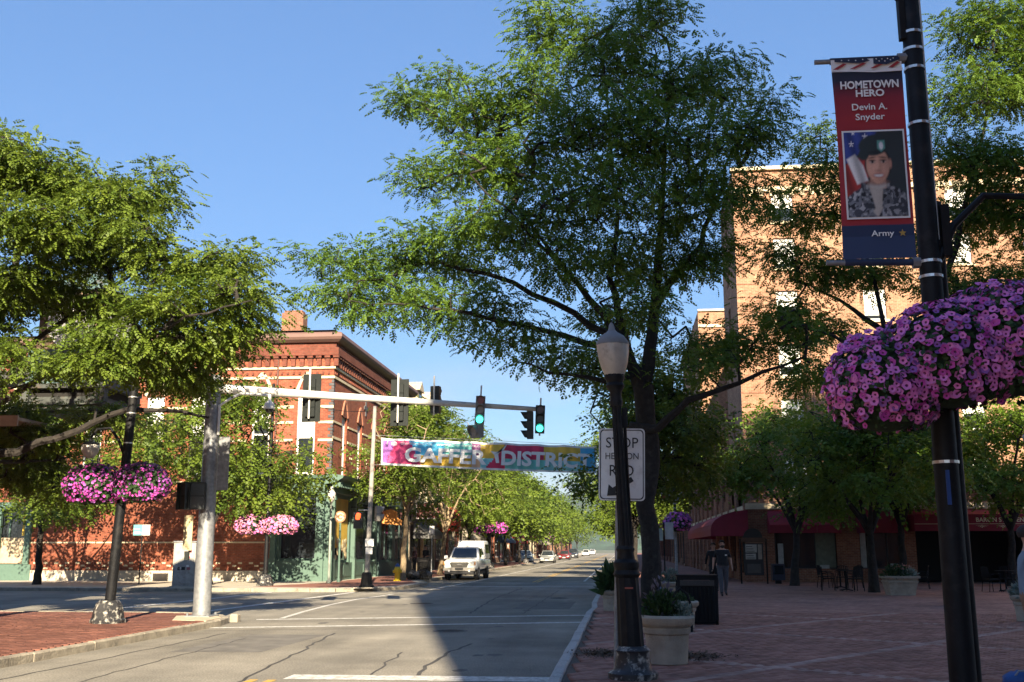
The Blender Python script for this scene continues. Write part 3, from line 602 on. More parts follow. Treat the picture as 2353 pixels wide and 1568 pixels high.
for i, (x, y, h, r_, ln, bm, lb) in enumerate(ST):
    n_ = int(420 * max(.32, 60 / max(60, y)))
    auto_tree('street_tree', lb, (x, y, .13), h, r_, 4.1 if i == 0 else 3.1, 40 + i, n_, 10, .38 if y < 90 else .65, FR_MID if y < 90 else FR_LO, leafB, 'street trees', lean=(ln * .5, .0), tr=.15, bmat=bm, nlobe=16, spread=.42 if y < 90 else .6, branches=y < 110)
SR = [(.85, 38.5, 8.3, 3.3, 'thin-trunked street tree just behind the tall locust trunk'), (.75, 62, 9.5, 4.0, 'street tree past the flower pole along the hotel'), (.75, 80, 10, 4.2, 'street tree far along the hotel side pavement'),
      (.75, 105, 10, 4.6, 'fourth street tree on the right pavement'), (.75, 140, 10, 5, 'fifth street tree on the right pavement'), (.75, 190, 10, 5, 'farthest street tree on the right pavement')]
for i, (x, y, h, r_, lb) in enumerate(SR):
    auto_tree('street_tree', lb, (x, y, .13), h, r_, 3.3, 70 + i, int(420 * max(.35, 60 / max(60, y))), 10, .38 if y < 90 else .65, FR_MID if y < 90 else FR_LO, leafB, 'street trees', tr=.15, nlobe=16, spread=.42 if y < 90 else .6, branches=y < 110)
# plaza trees in front of the hotel
PT = [(7.2, 46.6, 7.4, 4.3, 2.4, 'small plaza tree in front of the notice board and hotel wall', .1), (8.95, 39.8, 7.0, 4.0, 2.3, 'forked plaza tree beside the square flower planter', -.02),
      (16.2, 47.0, 7.4, 3.8, 2.6, 'twin-stemmed plaza tree before the lettered maroon awning', .05), (12.2, 48.5, 7.2, 3.4, 2.8, 'plaza tree half hidden behind the black pole', 0)]
for i, (x, y, h, r_, z0, lb, ln) in enumerate(PT):
    auto_tree('plaza_tree', lb, (x, y, .13), h, r_, z0 + .7, 90 + i, 360, 11, .38, FR_MID, leafC, 'trees on the plaza', lean=(ln, 0), tr=.17, nlobe=15, fork=z0 - .3, nl=7, spread=.4)
# unseen tree added at right, outside the frame, to shade the big locust
auto_tree('honey_locust_tree', 'large unseen locust added right of the camera to shade the tallest tree', (12.4, 15.0, .13), 20, 5.6, 7.0, 120, 450, 11, .6, FR_LO, leafA, 'honey locust trees', tr=.3, nlobe=26, spread=.6)
auto_tree('honey_locust_tree', 'smaller locust on the left pavement near the camera, outside the frame', (-13.2, 7.0, .13), 8.5, 4.0, 3.2, 121, 260, 10, .34, FR_LO, leafB, 'honey locust trees', tr=.16, nlobe=14, spread=.4)
# ------------------------------------------------------------------ walls with openings, windows
def wall(mb, O, U, W, z0, z1, ops, depth=.22, mi=0):
    O = Vector(O); U = Vector(U); Nn = Vector((U.y, -U.x, 0))        # outward
    us = sorted({0, W, *[o[0] for o in ops], *[o[1] for o in ops]}); zs = sorted({z0, z1, *[o[2] for o in ops], *[o[3] for o in ops]})
    P = lambda u, z, d=0.: tuple(O + U * u - Nn * d + Vector((0, 0, z)))
    for a, b in zip(us, us[1:]):
        for c, d in zip(zs, zs[1:]):
            um, zm = (a + b) / 2, (c + d) / 2
            if any(o[0] < um < o[1] and o[2] < zm < o[3] for o in ops): continue
            mb.quad(P(a, c), P(b, c), P(b, d), P(a, d), mi)
    for o in ops:
        a, b, c, d = o[:4]
        mb.quad(P(a, c), P(a, d), P(a, d, depth), P(a, c, depth), mi); mb.quad(P(b, c, depth), P(b, d, depth), P(b, d), P(b, c), mi)
        mb.quad(P(a, d), P(b, d), P(b, d, depth), P(a, d, depth), mi); mb.quad(P(a, c, depth), P(b, c, depth), P(b, c), P(a, c), mi)
def rz_of(U): return math.atan2(U[1], U[0])
WC = {}
blindm = M('window_blind', (.72, .72, .66), .6, var=.04)
def window(parent, O, U, op, fmat=white, blind=0., mull=1, sash=True, fr=.07, sill=None, arch=0., archm=None, depth=.16, rnd_blind=None):
    wd, ht = op[1] - op[0], op[3] - op[2]; key = (round(wd, 3), round(ht, 3), fmat.name, round(blind, 2), mull, sash, fr, sill.name if sill else '', arch, archm.name if archm else '', depth)
    if key not in WC:
        d = depth; f = MB(); f.box(0, fr, d - .05, d, 0, ht).box(wd - fr, wd, d - .05, d, 0, ht).box(fr, wd - fr, d - .05, d, 0, fr).box(fr, wd - fr, d - .05, d, ht - fr, ht)
        for i in range(1, mull): x = wd * i / mull; f.box(x - fr * .4, x + fr * .4, d - .045, d, fr, ht - fr)
        if sash: f.box(fr, wd - fr, d - .055, d - .005, ht * .5 - fr * .4, ht * .5 + fr * .4)
        p = MB().quad((fr * .5, d - .01, fr * .5), (wd - fr * .5, d - .01, fr * .5), (wd - fr * .5, d - .01, ht - fr * .5), (fr * .5, d - .01, ht - fr * .5))
        W = {'window': f.mesh('window', fmat), 'pane': p.mesh('pane', glass)}
        if blind > 0: W['blind'] = MB().box(fr, wd - fr, d - .03, d - .012, ht * (1 - blind), ht - fr).mesh('blind', blindm)
        if sill: W['sill'] = MB().box(-.1, wd + .1, -.1, d - .01, -.14, -.003).mesh('sill', sill)
        if arch > 0:
            a = MB(); n = 8; inn = []; ou = []
            for i in range(n + 1):
                t = i / n; x = wd / 2 * t; z = arch * math.sin(t * math.pi / 2) ** 1.15 if False else arch * (1 - (1 - t) ** 1.7)
                inn.append((x, ht + z)); k = .15; ou.append((x - k * (1 - t) - .02, ht + z + k * (.35 + .9 * t)))
            for sgn in (0, 1):
                fx = (lambda x: x) if sgn == 0 else (lambda x: wd - x)
                for i in range(n):
                    q = [inn[i], inn[i + 1], ou[i + 1], ou[i]]; q = [(fx(x), z) for x, z in q]
                    a.poly_xz(q, -.07, .02)
            W['arch'] = a.mesh('arch', archm or cream)
            tp = [(0, ht)] + [(x, z) for x, z in inn] + [(wd - x, z) for x, z in inn[-2::-1]]
            W['tympanum'] = MB().poly_xz(tp, -.02, .0).mesh('tympanum', redd)
        WC[key] = W
    W = WC[key]; pos = Vector(O) + Vector(U) * op[0] + Vector((0, 0, op[2])); o = bpy.data.objects.new('window', W['window']); COL.objects.link(o); o.parent = parent
    o.location = pos - wloc(parent); o.rotation_euler = (0, 0, rz_of(U))
    for k in ('pane', 'blind', 'sill', 'arch', 'tympanum'):
        if k in W: c = bpy.data.objects.new(k, W[k]); COL.objects.link(c); c.parent = o
    return o

# ------------------------------------------------------------------ corner building, left
X0, X1, YF, YB = -33.0, -14.1, 50.5, 70.0
B1 = thing('corner_building', (X1, YF, .13), 'red brick corner building with pointed arch windows, bracketed cornice and green shopfront', 'building')
wx = [-15.9, -18.2, -21.4, -23.7, -26.9, -29.2, -31.6]
opsF = [(x - X0, x - X0 + .92, 5.25, 9.2) for x in wx]
gl = [(-32.6 - X0, -29.4 - X0, .9, 3.6), (-16.55 - X0, -14.75 - X0, 1.15, 4.2)]
mb = MB(); gs = -17.0 - X0; wall(mb, (X0, YF, 0), (1, 0, 0), gs, .1, 11.7, [o for o in opsF if o[1] < gs] + gl[:1]); wall(mb, (-17.0, YF, 0), (1, 0, 0), X1 + 17.0, 4.4, 11.7, [(o[0] - gs, o[1] - gs, o[2], o[3]) for o in opsF if o[1] > gs])
sm_ = MB(); wall(sm_, (-17.0, YF, 0), (1, 0, 0), X1 + 17.0, .1, 4.4, [(gl[1][0] - gs, gl[1][1] - gs, gl[1][2], gl[1][3])]); 
wy = [52.3, 55.5, 58.8, 62.0, 65.3, 68.3]
opsR = [(y - YF, y - YF + .95, 4.95, 8.3) for y in wy]
shop = [(.5, 3.9, 1.0, 4.2), (4.5, 8.6, 1.0, 4.2), (9.4, 10.7, .2, 4.1), (11.3, 14.4, .9, 4.1), (15.2, 18.9, .9, 4.1)]
wall(mb, (X1, YF, 0), (0, 1, 0), YB - YF, 4.4, 11.7, opsR); wall(sm_, (X1, YF, 0), (0, 1, 0), 9.0, .1, 4.4, shop[:2]); sm_.build('shop_wall', green, B1); sm_ = MB(); wall(sm_, (X1, YF + 9.0, 0), (0, 1, 0), YB - YF - 9.0, .1, 4.4, [(a - 9.0, b - 9.0, c, d) for a, b, c, d in shop[2:]]); sm_.build('shop_wall', green2, B1)
mb.box(X0, X1 - .4, YF + .4, YB, 11.2, 11.65); mb.quad((X0, YF, .1), (X0, YB, .1), (X0, YB, 11.7), (X0, YF, 11.7)); mb.quad((X0, YB, .1), (X1, YB, .1), (X1, YB, 11.7), (X0, YB, 11.7))
mb.build('wall', redb, B1)
for i, op in enumerate(opsF): window(B1, (X0, YF, 0), (1, 0, 0), op, white, (.55, .35, .5)[i % 3], 1, True, .09, cream, .95, cream)
archr = M('arch_red', (.36, .15, .09), .8)
for i, op in enumerate(opsR): window(B1, (X1, YF, 0), (0, 1, 0), op, white, .3, 1, True, .12, cream, .75, archr)
mb = MB()                                                      # cream string courses, stopped at the windows
def seg_x(z0, z1, pr, stops):
    e = X0
    for a, b in sorted(stops) + [(X1 + pr, X1 + pr)]:
        if a - e > .05: mb.box(e, a, YF - pr, YF + .02, z0, z1)
        e = max(e, b)
def seg_y(z0, z1, pr, stops):
    e = YF + .02
    for a, b in sorted(stops) + [(YB, YB)]:
        if a - e > .05: mb.box(X1 - .02, X1 + pr, e, a, z0, z1)
        e = max(e, b)
sx = [(x - .18, x + 1.1) for x in wx]; sy = [(y - .18, y + 1.13) for y in wy]
for z0, z1 in ((8.5, 8.64), (7.74, 7.86), (6.86, 6.98)): seg_x(z0, z1, .04, sx)
for z0, z1 in ((7.0, 7.12), (7.8, 7.9)): seg_y(z0, z1, .04, sy)
for z0, z1, p in ((9.98, 10.1, .07), (10.47, 10.58, .09), (4.82, 4.93, .05)): seg_x(z0, z1, p, []); seg_y(z0, z1, p, [])
seg_x(1.93, 2.0, .03, [(-32.7, -29.3), (-17, -14.1)])
mb.build('string_course', cream, B1)
mb = MB().box(X0, -17.0, YF - .08, YF + .02, .1, .62); mb.build('plinth', conc, B1)
mb = MB()
for x in np.arange(X0, X1 + .1, .44):                         # corbel table
    mb.box(x, x + .22, YF - .16, YF, 10.6, 11.0).box(x - .03, x + .25, YF - .24, YF, 11.0, 11.12)
for y in np.arange(YF - .1, YB, .44): mb.box(X1, X1 + .16, y, y + .22, 10.6, 11.0).box(X1, X1 + .24, y - .03, y + .25, 11.0, 11.12)
for x in np.arange(X0, X1, .30): mb.box(x, x + .1, YF - .07, YF, 10.2, 10.32)
for y in np.arange(YF + .1, YB, .30): mb.box(X1, X1 + .07, y, y + .1, 10.2, 10.32)
mb.build('corbels', redd, B1)['kind'] = 'stuff'
mb = MB().box(X0, X1 + .27, YF - .27, YF + .02, 11.12, 11.5).box(X1 - .02, X1 + .27, YF + .02, YB, 11.12, 11.5).box(X0, X1 + .1, YF - .1, YF + .02, 11.5, 11.75).box(X1 - .02, X1 + .1, YF + .02, YB, 11.5, 11.75)
mb.build('frieze', redd, B1)
g = [(-.3, 11.74), (.26, 11.78), (.42, 11.90), (.48, 12.02), (.46, 12.18), (.40, 12.25), (-.3, 12.42)]
mb = MB(); n = len(g); mb.add([(X0, YF - d, z) for d, z in g] + [(X1 + d, YF - d, z) for d, z in g] + [(X1 + d, YB, z) for d, z in g], [(j * n + i, j * n + (i + 1) % n, (j + 1) * n + (i + 1) % n, (j + 1) * n + i) for j in range(2) for i in range(n)])
mb.build('cornice', roofm, B1)
MB().quad((X0, YF, 12.45), (X1, YF, 12.45), (X1, YB, 12.45), (X0, YB, 12.45)).build('roof', slate, B1)
ch = MB().box(-18.5, -16.9, 54.5, 55.7, 12.3, 12.9).box(-18.35, -17.05, 54.65, 55.55, 12.9, 13.0).box(-18.3, -17.1, 54.7, 55.5, 13.0, 14.35).box(-18.2, -17.2, 54.8, 55.4, 14.35, 14.5); ch.build('chimney', brick_mat('chimney_brick', (.30, .13, .08), (.22, .09, .055), (.32, .2, .14)), B1)
mb = MB()
for i in range(30):                                            # dark quoins at the corner
    z = 5.3 + i * .16; l_ = .22 if i % 2 else .10
    mb.box(X1 - l_, X1 + .025, YF - .025, YF + l_, z, z + .13)
mb.build('quoins', slate, B1)
qb = MB().box(-.1, .1, -.03, .02, -.04, .04).mesh('brick', cream); qd = MB().box(-.1, .1, -.03, .02, -.04, .04).mesh('brick', redd)
for j in range(3):                                             # checkered bricks of the base course
    for i in range(22):
        x = -28.9 + i * .55 + (.27 if j == 1 else 0); o = bpy.data.objects.new('brick', qb if (i + j) % 2 or j == 0 else qd); COL.objects.link(o); o.parent = B1; o.location = Vector((x, YF, .98 - j * .13)) - wloc(B1)
MB().cyl((-16.95, YF - .08, .5), (-16.95, YF - .08, 11), .05, n=8).build('downpipe', M('pipe_brown', (.12, .05, .035), .6), B1)
cr_ = MB()                                                      # stone cross ornament on the street side
cr_.box(X1, X1 + .05, 57.1, 57.3, 8.9, 9.7).box(X1, X1 + .05, 56.8, 57.1, 9.25, 9.45).box(X1, X1 + .05, 57.3, 57.6, 9.25, 9.45); cr_.build('ornament', slate, B1)
mb = MB()
for y in (54.2, 57.6, 60.9, 64.1): 
    for k in range(4): mb.obox((X1 + .02, y + (-.16, 0, .16, 0)[k], 6.3 + (0, .2, 0, -.2)[k]), .03, .1, .1)
mb.build('diamond_inlay', cream, B1)
# green shopfront
mb = MB().box(-17.0, X1 + .12, YF - .14, YF + .02, .12, 1.1).box(X1 - .02, X1 + .12, YF + .02, 60.0, .12, .98)
for a, b in ((-16.75, -15.7), (-15.5, -14.5)): mb.box(a, b, YF - .17, YF - .14, .35, .9)
for a, b in ((51.1, 52.6), (52.9, 54.4), (55.1, 56.8), (57.1, 58.9)): mb.box(X1 + .12, X1 + .15, a, b, .3, .85)
mb.build('shopfront_panel', green, B1)
for x in (-16.8, -14.45):
    mb = MB().box(x - .17, x + .17, YF - .26, YF + .02, .12, 1.2).box(x - .13, x + .13, YF - .22, YF + .02, 1.2, 4.0).box(x - .18, x + .18, YF - .28, YF + .02, 4.0, 4.35).box(x - .15, x + .15, YF - .24, YF + .02, 2.2, 2.35); mb.build('column', green, B1)
for y in (YF + .1, 54.7, 59.5):
    mb = MB().box(X1 - .02, X1 + .26, y, y + .3, .12, 1.2).box(X1 - .02, X1 + .22, y + .03, y + .27, 1.2, 4.0).box(X1 - .02, X1 + .28, y - .02, y + .32, 4.0, 4.35); mb.build('column', green, B1)
mb = MB().box(-17.1, X1 + .1, YF - .32, YF + .02, 4.35, 4.72).box(X1 - .02, X1 + .32, YF - .32, 60.1, 4.35, 4.72)
mb.poly_yz([(YF, 4.72), (YF - .45, 4.78), (YF - .85, 5.0), (YF - .9, 5.12), (YF, 5.22)], -17.3, X1 + .1)
vs = [(X1 + d, y, z) for y in (YF - .9, 60.2) for d, z in ((0, 4.72), (.45, 4.78), (.85, 5.0), (.9, 5.12), (0, 5.22))]
mb.add(vs, [(0, 1, 2, 3, 4), (9, 8, 7, 6, 5)] + [(i, 5 + i, 5 + (i + 1) % 5, (i + 1) % 5) for i in range(5)])
mb.build('shop_cornice', green, B1)
mb = MB()
for y in np.arange(YF - .7, 60, .3): mb.box(X1 + .3, X1 + .7, y, y + .12, 4.58, 4.8)
for x in np.arange(-17.2, X1, .3): mb.box(x, x + .12, YF - .7, YF - .3, 4.58, 4.8)
mb.build('modillions', green, B1)
o = window(B1, (X0, YF, 0), (1, 0, 0), gl[1], green, 0, 1, False, .06)
o = window(B1, (X0, YF, 0), (1, 0, 0), gl[0], green, 0, 3, False, .1)
yel = M('yellow_wall', (.62, .42, .06), .7, var=.15, scale=1.5)
MB().box(-32.2, -31.2, YF + .02, YF + .1, 2.3, 3.6).box(-29.75, -29.45, YF + .02, YF + .1, 2.3, 3.6).build('sign_panel', yel, B1)
MB().box(-31.1, -29.6, YF + .04, YF + .12, .95, 2.2).build('paper_blind', M('brown_paper', (.45, .36, .24), .8), B1)
mb = MB().box(X0, -29.1, YF - .12, YF + .02, .12, .9)
for x in (-29.4, -31.0, X0 + .1): mb.box(x - .12, x + .18, YF - .16, YF + .02, .9, 3.75)
mb.box(X0, -29.1, YF - .2, YF + .02, 3.6, 3.95); mb.build('shopfront_panel', green, B1)
for i, op in enumerate(shop):
    window(B1, (X1, YF, 0), (0, 1, 0), op, green if i < 3 else green2, 0, 1 if i < 3 else 2, False, .1)
MB().box(X1 - .12, X1 - .05, 51.2, 54.2, 1.7, 4.15).build('yellow_backdrop', yel, B1)
mb = MB()
rr_ = random.Random(2)
for k in range(16):
    y = 51.3 + rr_.random() * 2.7; z = 1.2 + rr_.random() * .9; mb.sphere((X1 - .04, y, z), (.04, .16 + rr_.random() * .14, .12 + rr_.random() * .12), 8, 5)
mb.build('window_display', M('display', (.5, .42, .25), .7, var=.4, scale=7), B1)
MB().box(X1, X1 + .2, 60.5, YB, .12, .92).box(X1, X1 + .25, 60.4, YB, 4.15, 4.7).build('fascia', green2, B1)

# projecting round sign on the corner post
ps = thing('post_sign', (-13.25, 49.4, .13), 'round orange-bordered sign with a letter C on a green post by the shop corner', 'sign')
MB().cyl((-13.25, 49.4, .13), (-13.25, 49.4, 3.0), .05, n=8).cyl((-13.25, 49.4, .13), (-13.25, 49.4, .3), .09, n=8).build('post', green, ps, True)
MB().cyl((-13.25, 49.33, 3.15), (-13.25, 49.47, 3.15), .27, n=24).build('disc', M('sign_brown', (.35, .17, .08), .6), ps, True)
MB().cyl((-13.25, 49.31, 3.15), (-13.25, 49.33, 3.15), .20, n=24).build('face', M('sign_pale', (.6, .45, .33), .6), ps)
text('C', .32, MATS['sign_brown'], (-13.25, 49.30, 3.04), ps, bold=.02)

# ------------------------------------------------------------------ generic street building
def street_building(label, side, xf, y0, y1, H, wmat, floors, store, awn=None, trim=cream, seed=0, simple=False, fmat=white, mansard=False):
    r_ = random.Random(seed); rz = 1 if side > 0 else -1; W = y1 - y0
    B = thing('street_building', (xf, (y0 + y1) / 2, .13), label, 'building', 'buildings along the street')
    U = (0, 1, 0) if side > 0 else (0, -1, 0); O = (xf, y0, 0) if side > 0 else (xf, y1, 0); ops = []; fh = (H - 4.6) / max(1, floors)
    nb = max(2, int(W / 2.1)); bw = W / nb
    for f in range(floors):
        for i in range(nb):
            u = (i + .5) * bw; ops.append((u - .5, u + .5, 4.9 + f * fh, 4.9 + f * fh + min(2.1, fh - .9)))
    ns = max(2, int(W / 4)); sops = []
    for i in range(ns): a = i * W / ns; sops.append((a + .35, a + W / ns - .35, .7 if i % 2 == 0 else .2, 3.3))
    mb = MB(); wall(mb, O, U, W, .1, H, ops + sops); dx = -12 if side > 0 else 12
    for y in (y0, y1): mb.quad((xf, y, .1), (xf + dx, y, .1), (xf + dx, y, H), (xf, y, H))
    mb.quad((xf, y0, H - .3), (xf, y1, H - .3), (xf + dx, y1, H - .3), (xf + dx, y0, H - .3)); mb.build('wall', wmat, B)
    for i, op in enumerate(ops): window(B, O, U, op, fmat, (.0, .4, .5)[i % 3], 1, True, .1, trim)
    for op in sops: window(B, O, U, op, store, 0, 2, False, .12)
    s = 1 if side > 0 else -1
    bx = lambda d0, d1, a, b, z0, z1: MB().box(min(xf + s * d0, xf + s * d1), max(xf + s * d0, xf + s * d1), a, b, z0, z1)
    bx(-.02, .14, y0 + .02, y1 - .02, 3.4, 4.2).build('fascia', store, B)
    bx(-.02, .3, y0 + .02, y1 - .02, H - .55, H - .2).build('cornice', trim, B)
    bx(-.3, .12, y0 + .01, y1 - .01, H - .2, H + .1).build('parapet', trim, B)
    if mansard:
        mb = MB(); h2 = 2.0
        mb.add([(xf + .1, y0, H), (xf + .1, y1, H), (xf - .9, y1 - .5, H + h2), (xf - .9, y0 + .5, H + h2), (xf - 8, y1 - .5, H + h2), (xf - 8, y0 + .5, H + h2), (xf - 9, y0, H), (xf - 9, y1, H)], [(0, 1, 2, 3), (3, 2, 4, 5), (0, 3, 5, 6), (1, 7, 4, 2)]); mb.build('roof', slate, B)
        for yd in (y0 + 2, y1 - 3):
            mb = MB().box(xf - 1.6, xf + .05, yd, yd + 1.5, H + .1, H + 1.7); mb.poly_yz([(yd - .2, H + 1.7), (yd + 1.7, H + 1.7), (yd + .75, H + 2.4)], xf - 1.7, xf + .2); d_ = mb.build('dormer', creamb, B)
            MB().box(xf + .05, xf + .08, yd + .3, yd + 1.2, H + .35, H + 1.45).build('pane', glass, d_)
    if awn:
        a0, a1 = y0 + W * .12, y0 + W * .8; mb = MB(); k = 5
        for i in range(k):
            p, q = a0 + (a1 - a0) * i / k, a0 + (a1 - a0) * (i + 1) / k - .01
            mb.quad((xf + s * .05, p, 3.5), (xf + s * .05, q, 3.5), (xf + s * 1.15, q, 2.6), (xf + s * 1.15, p, 2.6)); mb.quad((xf + s * 1.15, p, 2.6), (xf + s * 1.15, q, 2.6), (xf + s * 1.15, q, 2.35), (xf + s * 1.15, p, 2.35))
        for yy in (a0, a1): mb.add([(xf + s * .05, yy, 3.5), (xf + s * 1.15, yy, 2.6), (xf + s * 1.15, yy, 2.35), (xf + s * .05, yy, 2.35)], [(0, 1, 2, 3)])
        mb.build('awning', awn, B)
    return B
greyc = M('grey_canvas', (.12, .12, .115), .8); tanc = M('tan_canvas', (.46, .4, .3), .8); dkb = M('dark_frame', (.02, .02, .022), .5); bluec = M('blue_canvas', (.05, .09, .16), .8); redc = M('red_canvas', (.3, .03, .03), .8)
woodm = M('stained_wood', (.12, .06, .035), .6)
LB = [(70.1, 80, 10.9, creamb, 2, dkb, greyc, 'cream building with a slate roof and dormers next to the red brick corner building', True),
      (80.1, 92, 9.6, redd, 2, dkb, None, 'dark red brick shop building behind the white pickup', False), (92.1, 104, 9.2, creamb, 2, woodm, tanc, 'cream shop building with a tan awning down the street', False),
      (104.1, 118, 10.2, redb, 2, dkb, None, 'bright red brick building beyond the tan awning', False), (118.1, 134, 9.2, tanb, 2, white, bluec, 'tan brick building with a blue awning by the silver cars', False),
      (134.1, 152, 10.4, redd, 2, dkb, redc, 'dark brick building with a red awning down the street', False), (152.1, 176, 9.4, creamb, 2, woodm, None, 'pale building behind the red sedan', False),
      (176.1, 205, 10.6, redb, 2, dkb, tanc, 'red brick building behind the dark parked car', False), (205.1, 245, 9.6, tanb, 2, dkb, None, 'tan building near the far end of the left side', False), (245.1, 300, 10.4, redd, 2, dkb, None, 'last brick building on the left side of the street', False)]
for i, (a, b, h, wm, fl_, st, aw, lb, ms_) in enumerate(LB): street_building(lb, 1, -14.1, a, b, h, wm, fl_, st, aw, seed=i, mansard=ms_)
for i, (a, b, h, wm, lb) in enumerate([(98, 125, 11, brownb, 'brown brick building beyond the hotel on the right side'), (125.1, 160, 10, redd, 'dark red building far along the right side'), (160.1, 210, 11, tanb, 'tan building near the end of the right side'), (210.1, 290, 10, brownb, 'last building on the right side of the street')]):
    street_building(lb, -1, 5.6, a, b, h, wm, 2, dkb, None, seed=30 + i)

# ------------------------------------------------------------------ hotel
HT = thing('hotel', (5.9, 51.5, .13), 'tall tan brick hotel with white windows, maroon awnings and dark ground floor on the plaza', 'building')
HX, HY, HH = 5.9, 51.5, 20.4
cols = [8.3, 12.5, 16.7, 20.9, 25.1, 29.3, 33.5]; rows = [4.5, 7.2, 9.9, 12.6, 15.3, 17.7]
ops = [(x - .52 - HX, x + .52 - HX, z, z + 1.55) for x in cols for z in rows]
stops = [(7.15 - HX, 10.0 - HX, .75, 2.75), (11.05 - HX, 12.95 - HX, .75, 2.75), (13.6 - HX, 19.6 - HX, .12, 2.75), (20.6 - HX, 23.6 - HX, .75, 2.75), (24.6 - HX, 27.6 - HX, .75, 2.75), (28.6 - HX, 31.6 - HX, .75, 2.75)]
up = MB(); wall(up, (HX, HY, 0), (1, 0, 0), 32, 3.55, HH, ops)
wall(up, (HX, 58, 0), (0, -1, 0), 6.5, 3.55, HH, [(2.2, 3.2, z, z + 1.5) for z in rows[1:]])
up.quad((HX, 58, 3.5), (9.5, 58, 3.5), (9.5, 58, HH), (HX, 58, HH)); up.quad((9.5, 58, 6.8), (9.5, 77, 6.8), (9.5, 77, 18.9), (9.5, 58, 18.9)); up.quad((HX, HY, HH), (38, HY, HH), (38, 58, HH), (HX, 58, HH))
up.quad((HX, 58, 6.8), (9.5, 58, 6.8), (9.5, 77, 6.8), (HX, 77, 6.8)); up.quad((9.5, 58, 18.9), (38, 58, 18.9), (38, 97, 18.9), (9.5, 97, 18.9))
wall(up, (HX, 77, 0), (1, 0, 0), 3.6, 6.8, 18.9, [(2.3, 3.1, z, z + 1.5) for z in (8, 10.8, 13.6, 16.2)])
up.quad((HX, 77, 6.8), (HX, 97, 6.8), (HX, 97, 18.9), (HX, 77, 18.9)); up.quad((HX, 77, 18.9), (9.5, 77, 18.9), (9.5, 97, 18.9), (HX, 97, 18.9)); up.quad((38, HY, 0), (38, 97, 0), (38, 97, HH), (38, HY, HH)); up.quad((HX, 97, 0), (38, 97, 0), (38, 97, 18.9), (HX, 97, 18.9))
up.build('upper_wall', tanb, HT)
lo = MB(); wall(lo, (HX, HY, 0), (1, 0, 0), 32, .1, 3.55, stops, .3)
sops = [(i * 3.8 + .6, i * 3.8 + 3.2, .5, 3.0) for i in range(12)]; u2 = [(i * 2.0 + .5, i * 2.0 + 1.6, 4.3, 6.1) for i in range(19)]
wall(lo, (HX, 97, 0), (0, -1, 0), 45.5, .1, 6.8, sops + u2); lo.build('lower_wall', brownb, HT)
for i, op in enumerate(ops): window(HT, (HX, HY, 0), (1, 0, 0), op, white, (.55, .92, .7, .5, .85)[i % 5], 1, True, .06, cream)
for i, op in enumerate(stops):
    if i != 2: window(HT, (HX, HY, 0), (1, 0, 0), op, dkb, 0, 3, False, .08, depth=.25)
for op in sops: window(HT, (HX, 97, 0), (0, -1, 0), op, dkb, 0, 2, False, .1)
for op in u2: window(HT, (HX, 97, 0), (0, -1, 0), op, dkb, 0, 1, True, .08)
for z in (8, 10.8, 13.6, 16.2): window(HT, (HX, 77, 0), (1, 0, 0), (2.3, 3.1, z, z + 1.5), white, .5, 1, True, .06)
for z in rows[1:]: window(HT, (HX, 58, 0), (0, -1, 0), (2.2, 3.2, z, z + 1.5), dkb, 0, 1, True, .06)
MB().box(HX - .06, 38, HY - .1, HY + .02, 3.5, 3.78).box(HX - .1, HX + .02, HY + .02, 97, 3.5, 3.7).build('string_course', cream, HT)
MB().box(HX - .06, 38, HY - .12, HY + .02, 19.25, 19.5).box(HX - .1, 38, HY - .18, HY + .3, HH, HH + .18).build('coping', cream, HT)
MB().box(HX, 9.5, 76.9, 77.02, 17.7, 17.9).box(HX, 9.5, 76.85, 77.2, 18.9, 19.05).build('coping', cream, HT)
mb = MB()
for x in np.arange(HX + .3, 37, .5): mb.box(x, x + .2, HY - .08, HY, 19.05, 19.25)
mb.build('dentils', cream, HT)
mb = MB()                                                       # projecting brick courses near the corner
for k in range(22):
    z = 4.3 + k * .68
    mb.box(HX - .02, HX + 1.1, HY - .025, HY + .01, z, z + .07)
for i in range(12): 
    for s_ in (0, 1): mb.box(HX - .12, HX, 97 - (i * 3.8 + s_ * 3.3) - .45, 97 - (i * 3.8 + s_ * 3.3), .13, 6.7)
mb.build('brick_courses', brownb, HT)['kind'] = 'stuff'
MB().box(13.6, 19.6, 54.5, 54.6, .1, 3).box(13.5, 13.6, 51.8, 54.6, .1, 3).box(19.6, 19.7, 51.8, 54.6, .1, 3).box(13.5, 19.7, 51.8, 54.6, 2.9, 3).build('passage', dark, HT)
for i, (a, b) in enumerate(((6.85, 10.1), (10.95, 13.05), (20.5, 23.7), (24.5, 27.7))):
    mb = MB(); y2 = HY - .75; k = 3
    for j in range(k):
        p, q = a + (b - a) * j / k, a + (b - a) * (j + 1) / k - .012
        mb.quad((p, HY - .02, 3.45), (q, HY - .02, 3.45), (q, y2, 2.75), (p, y2, 2.75)); mb.quad((p, y2, 2.75), (q, y2, 2.75), (q, y2, 2.38), (p, y2, 2.38))
    for x in (a, b): mb.add([(x, HY, 3.45), (x, y2, 2.75), (x, y2, 2.38), (x, HY, 2.38)], [(0, 1, 2, 3)])
    mb.build('awning', maroon, HT)
mb = MB().box(13.25, 20.1, HY - 1.3, HY - 1.25, 2.45, 3.2); mb.quad((13.25, HY, 3.45), (20.1, HY, 3.45), (20.1, HY - 1.28, 3.2), (13.25, HY - 1.28, 3.2)); mb.box(13.25, 13.3, HY - 1.25, HY, 2.45, 3.2).box(20.05, 20.1, HY - 1.25, HY, 2.45, 3.2)
aw = mb.build('awning', maroon, HT)
MB().box(13.25, 20.1, HY - 1.312, HY - 1.302, 2.76, 2.78).build('piping', gold, aw)
text('BARON STEUBEN', .27, gold, (17.0, HY - 1.312, 2.86), aw, bold=.006)
mb = MB()
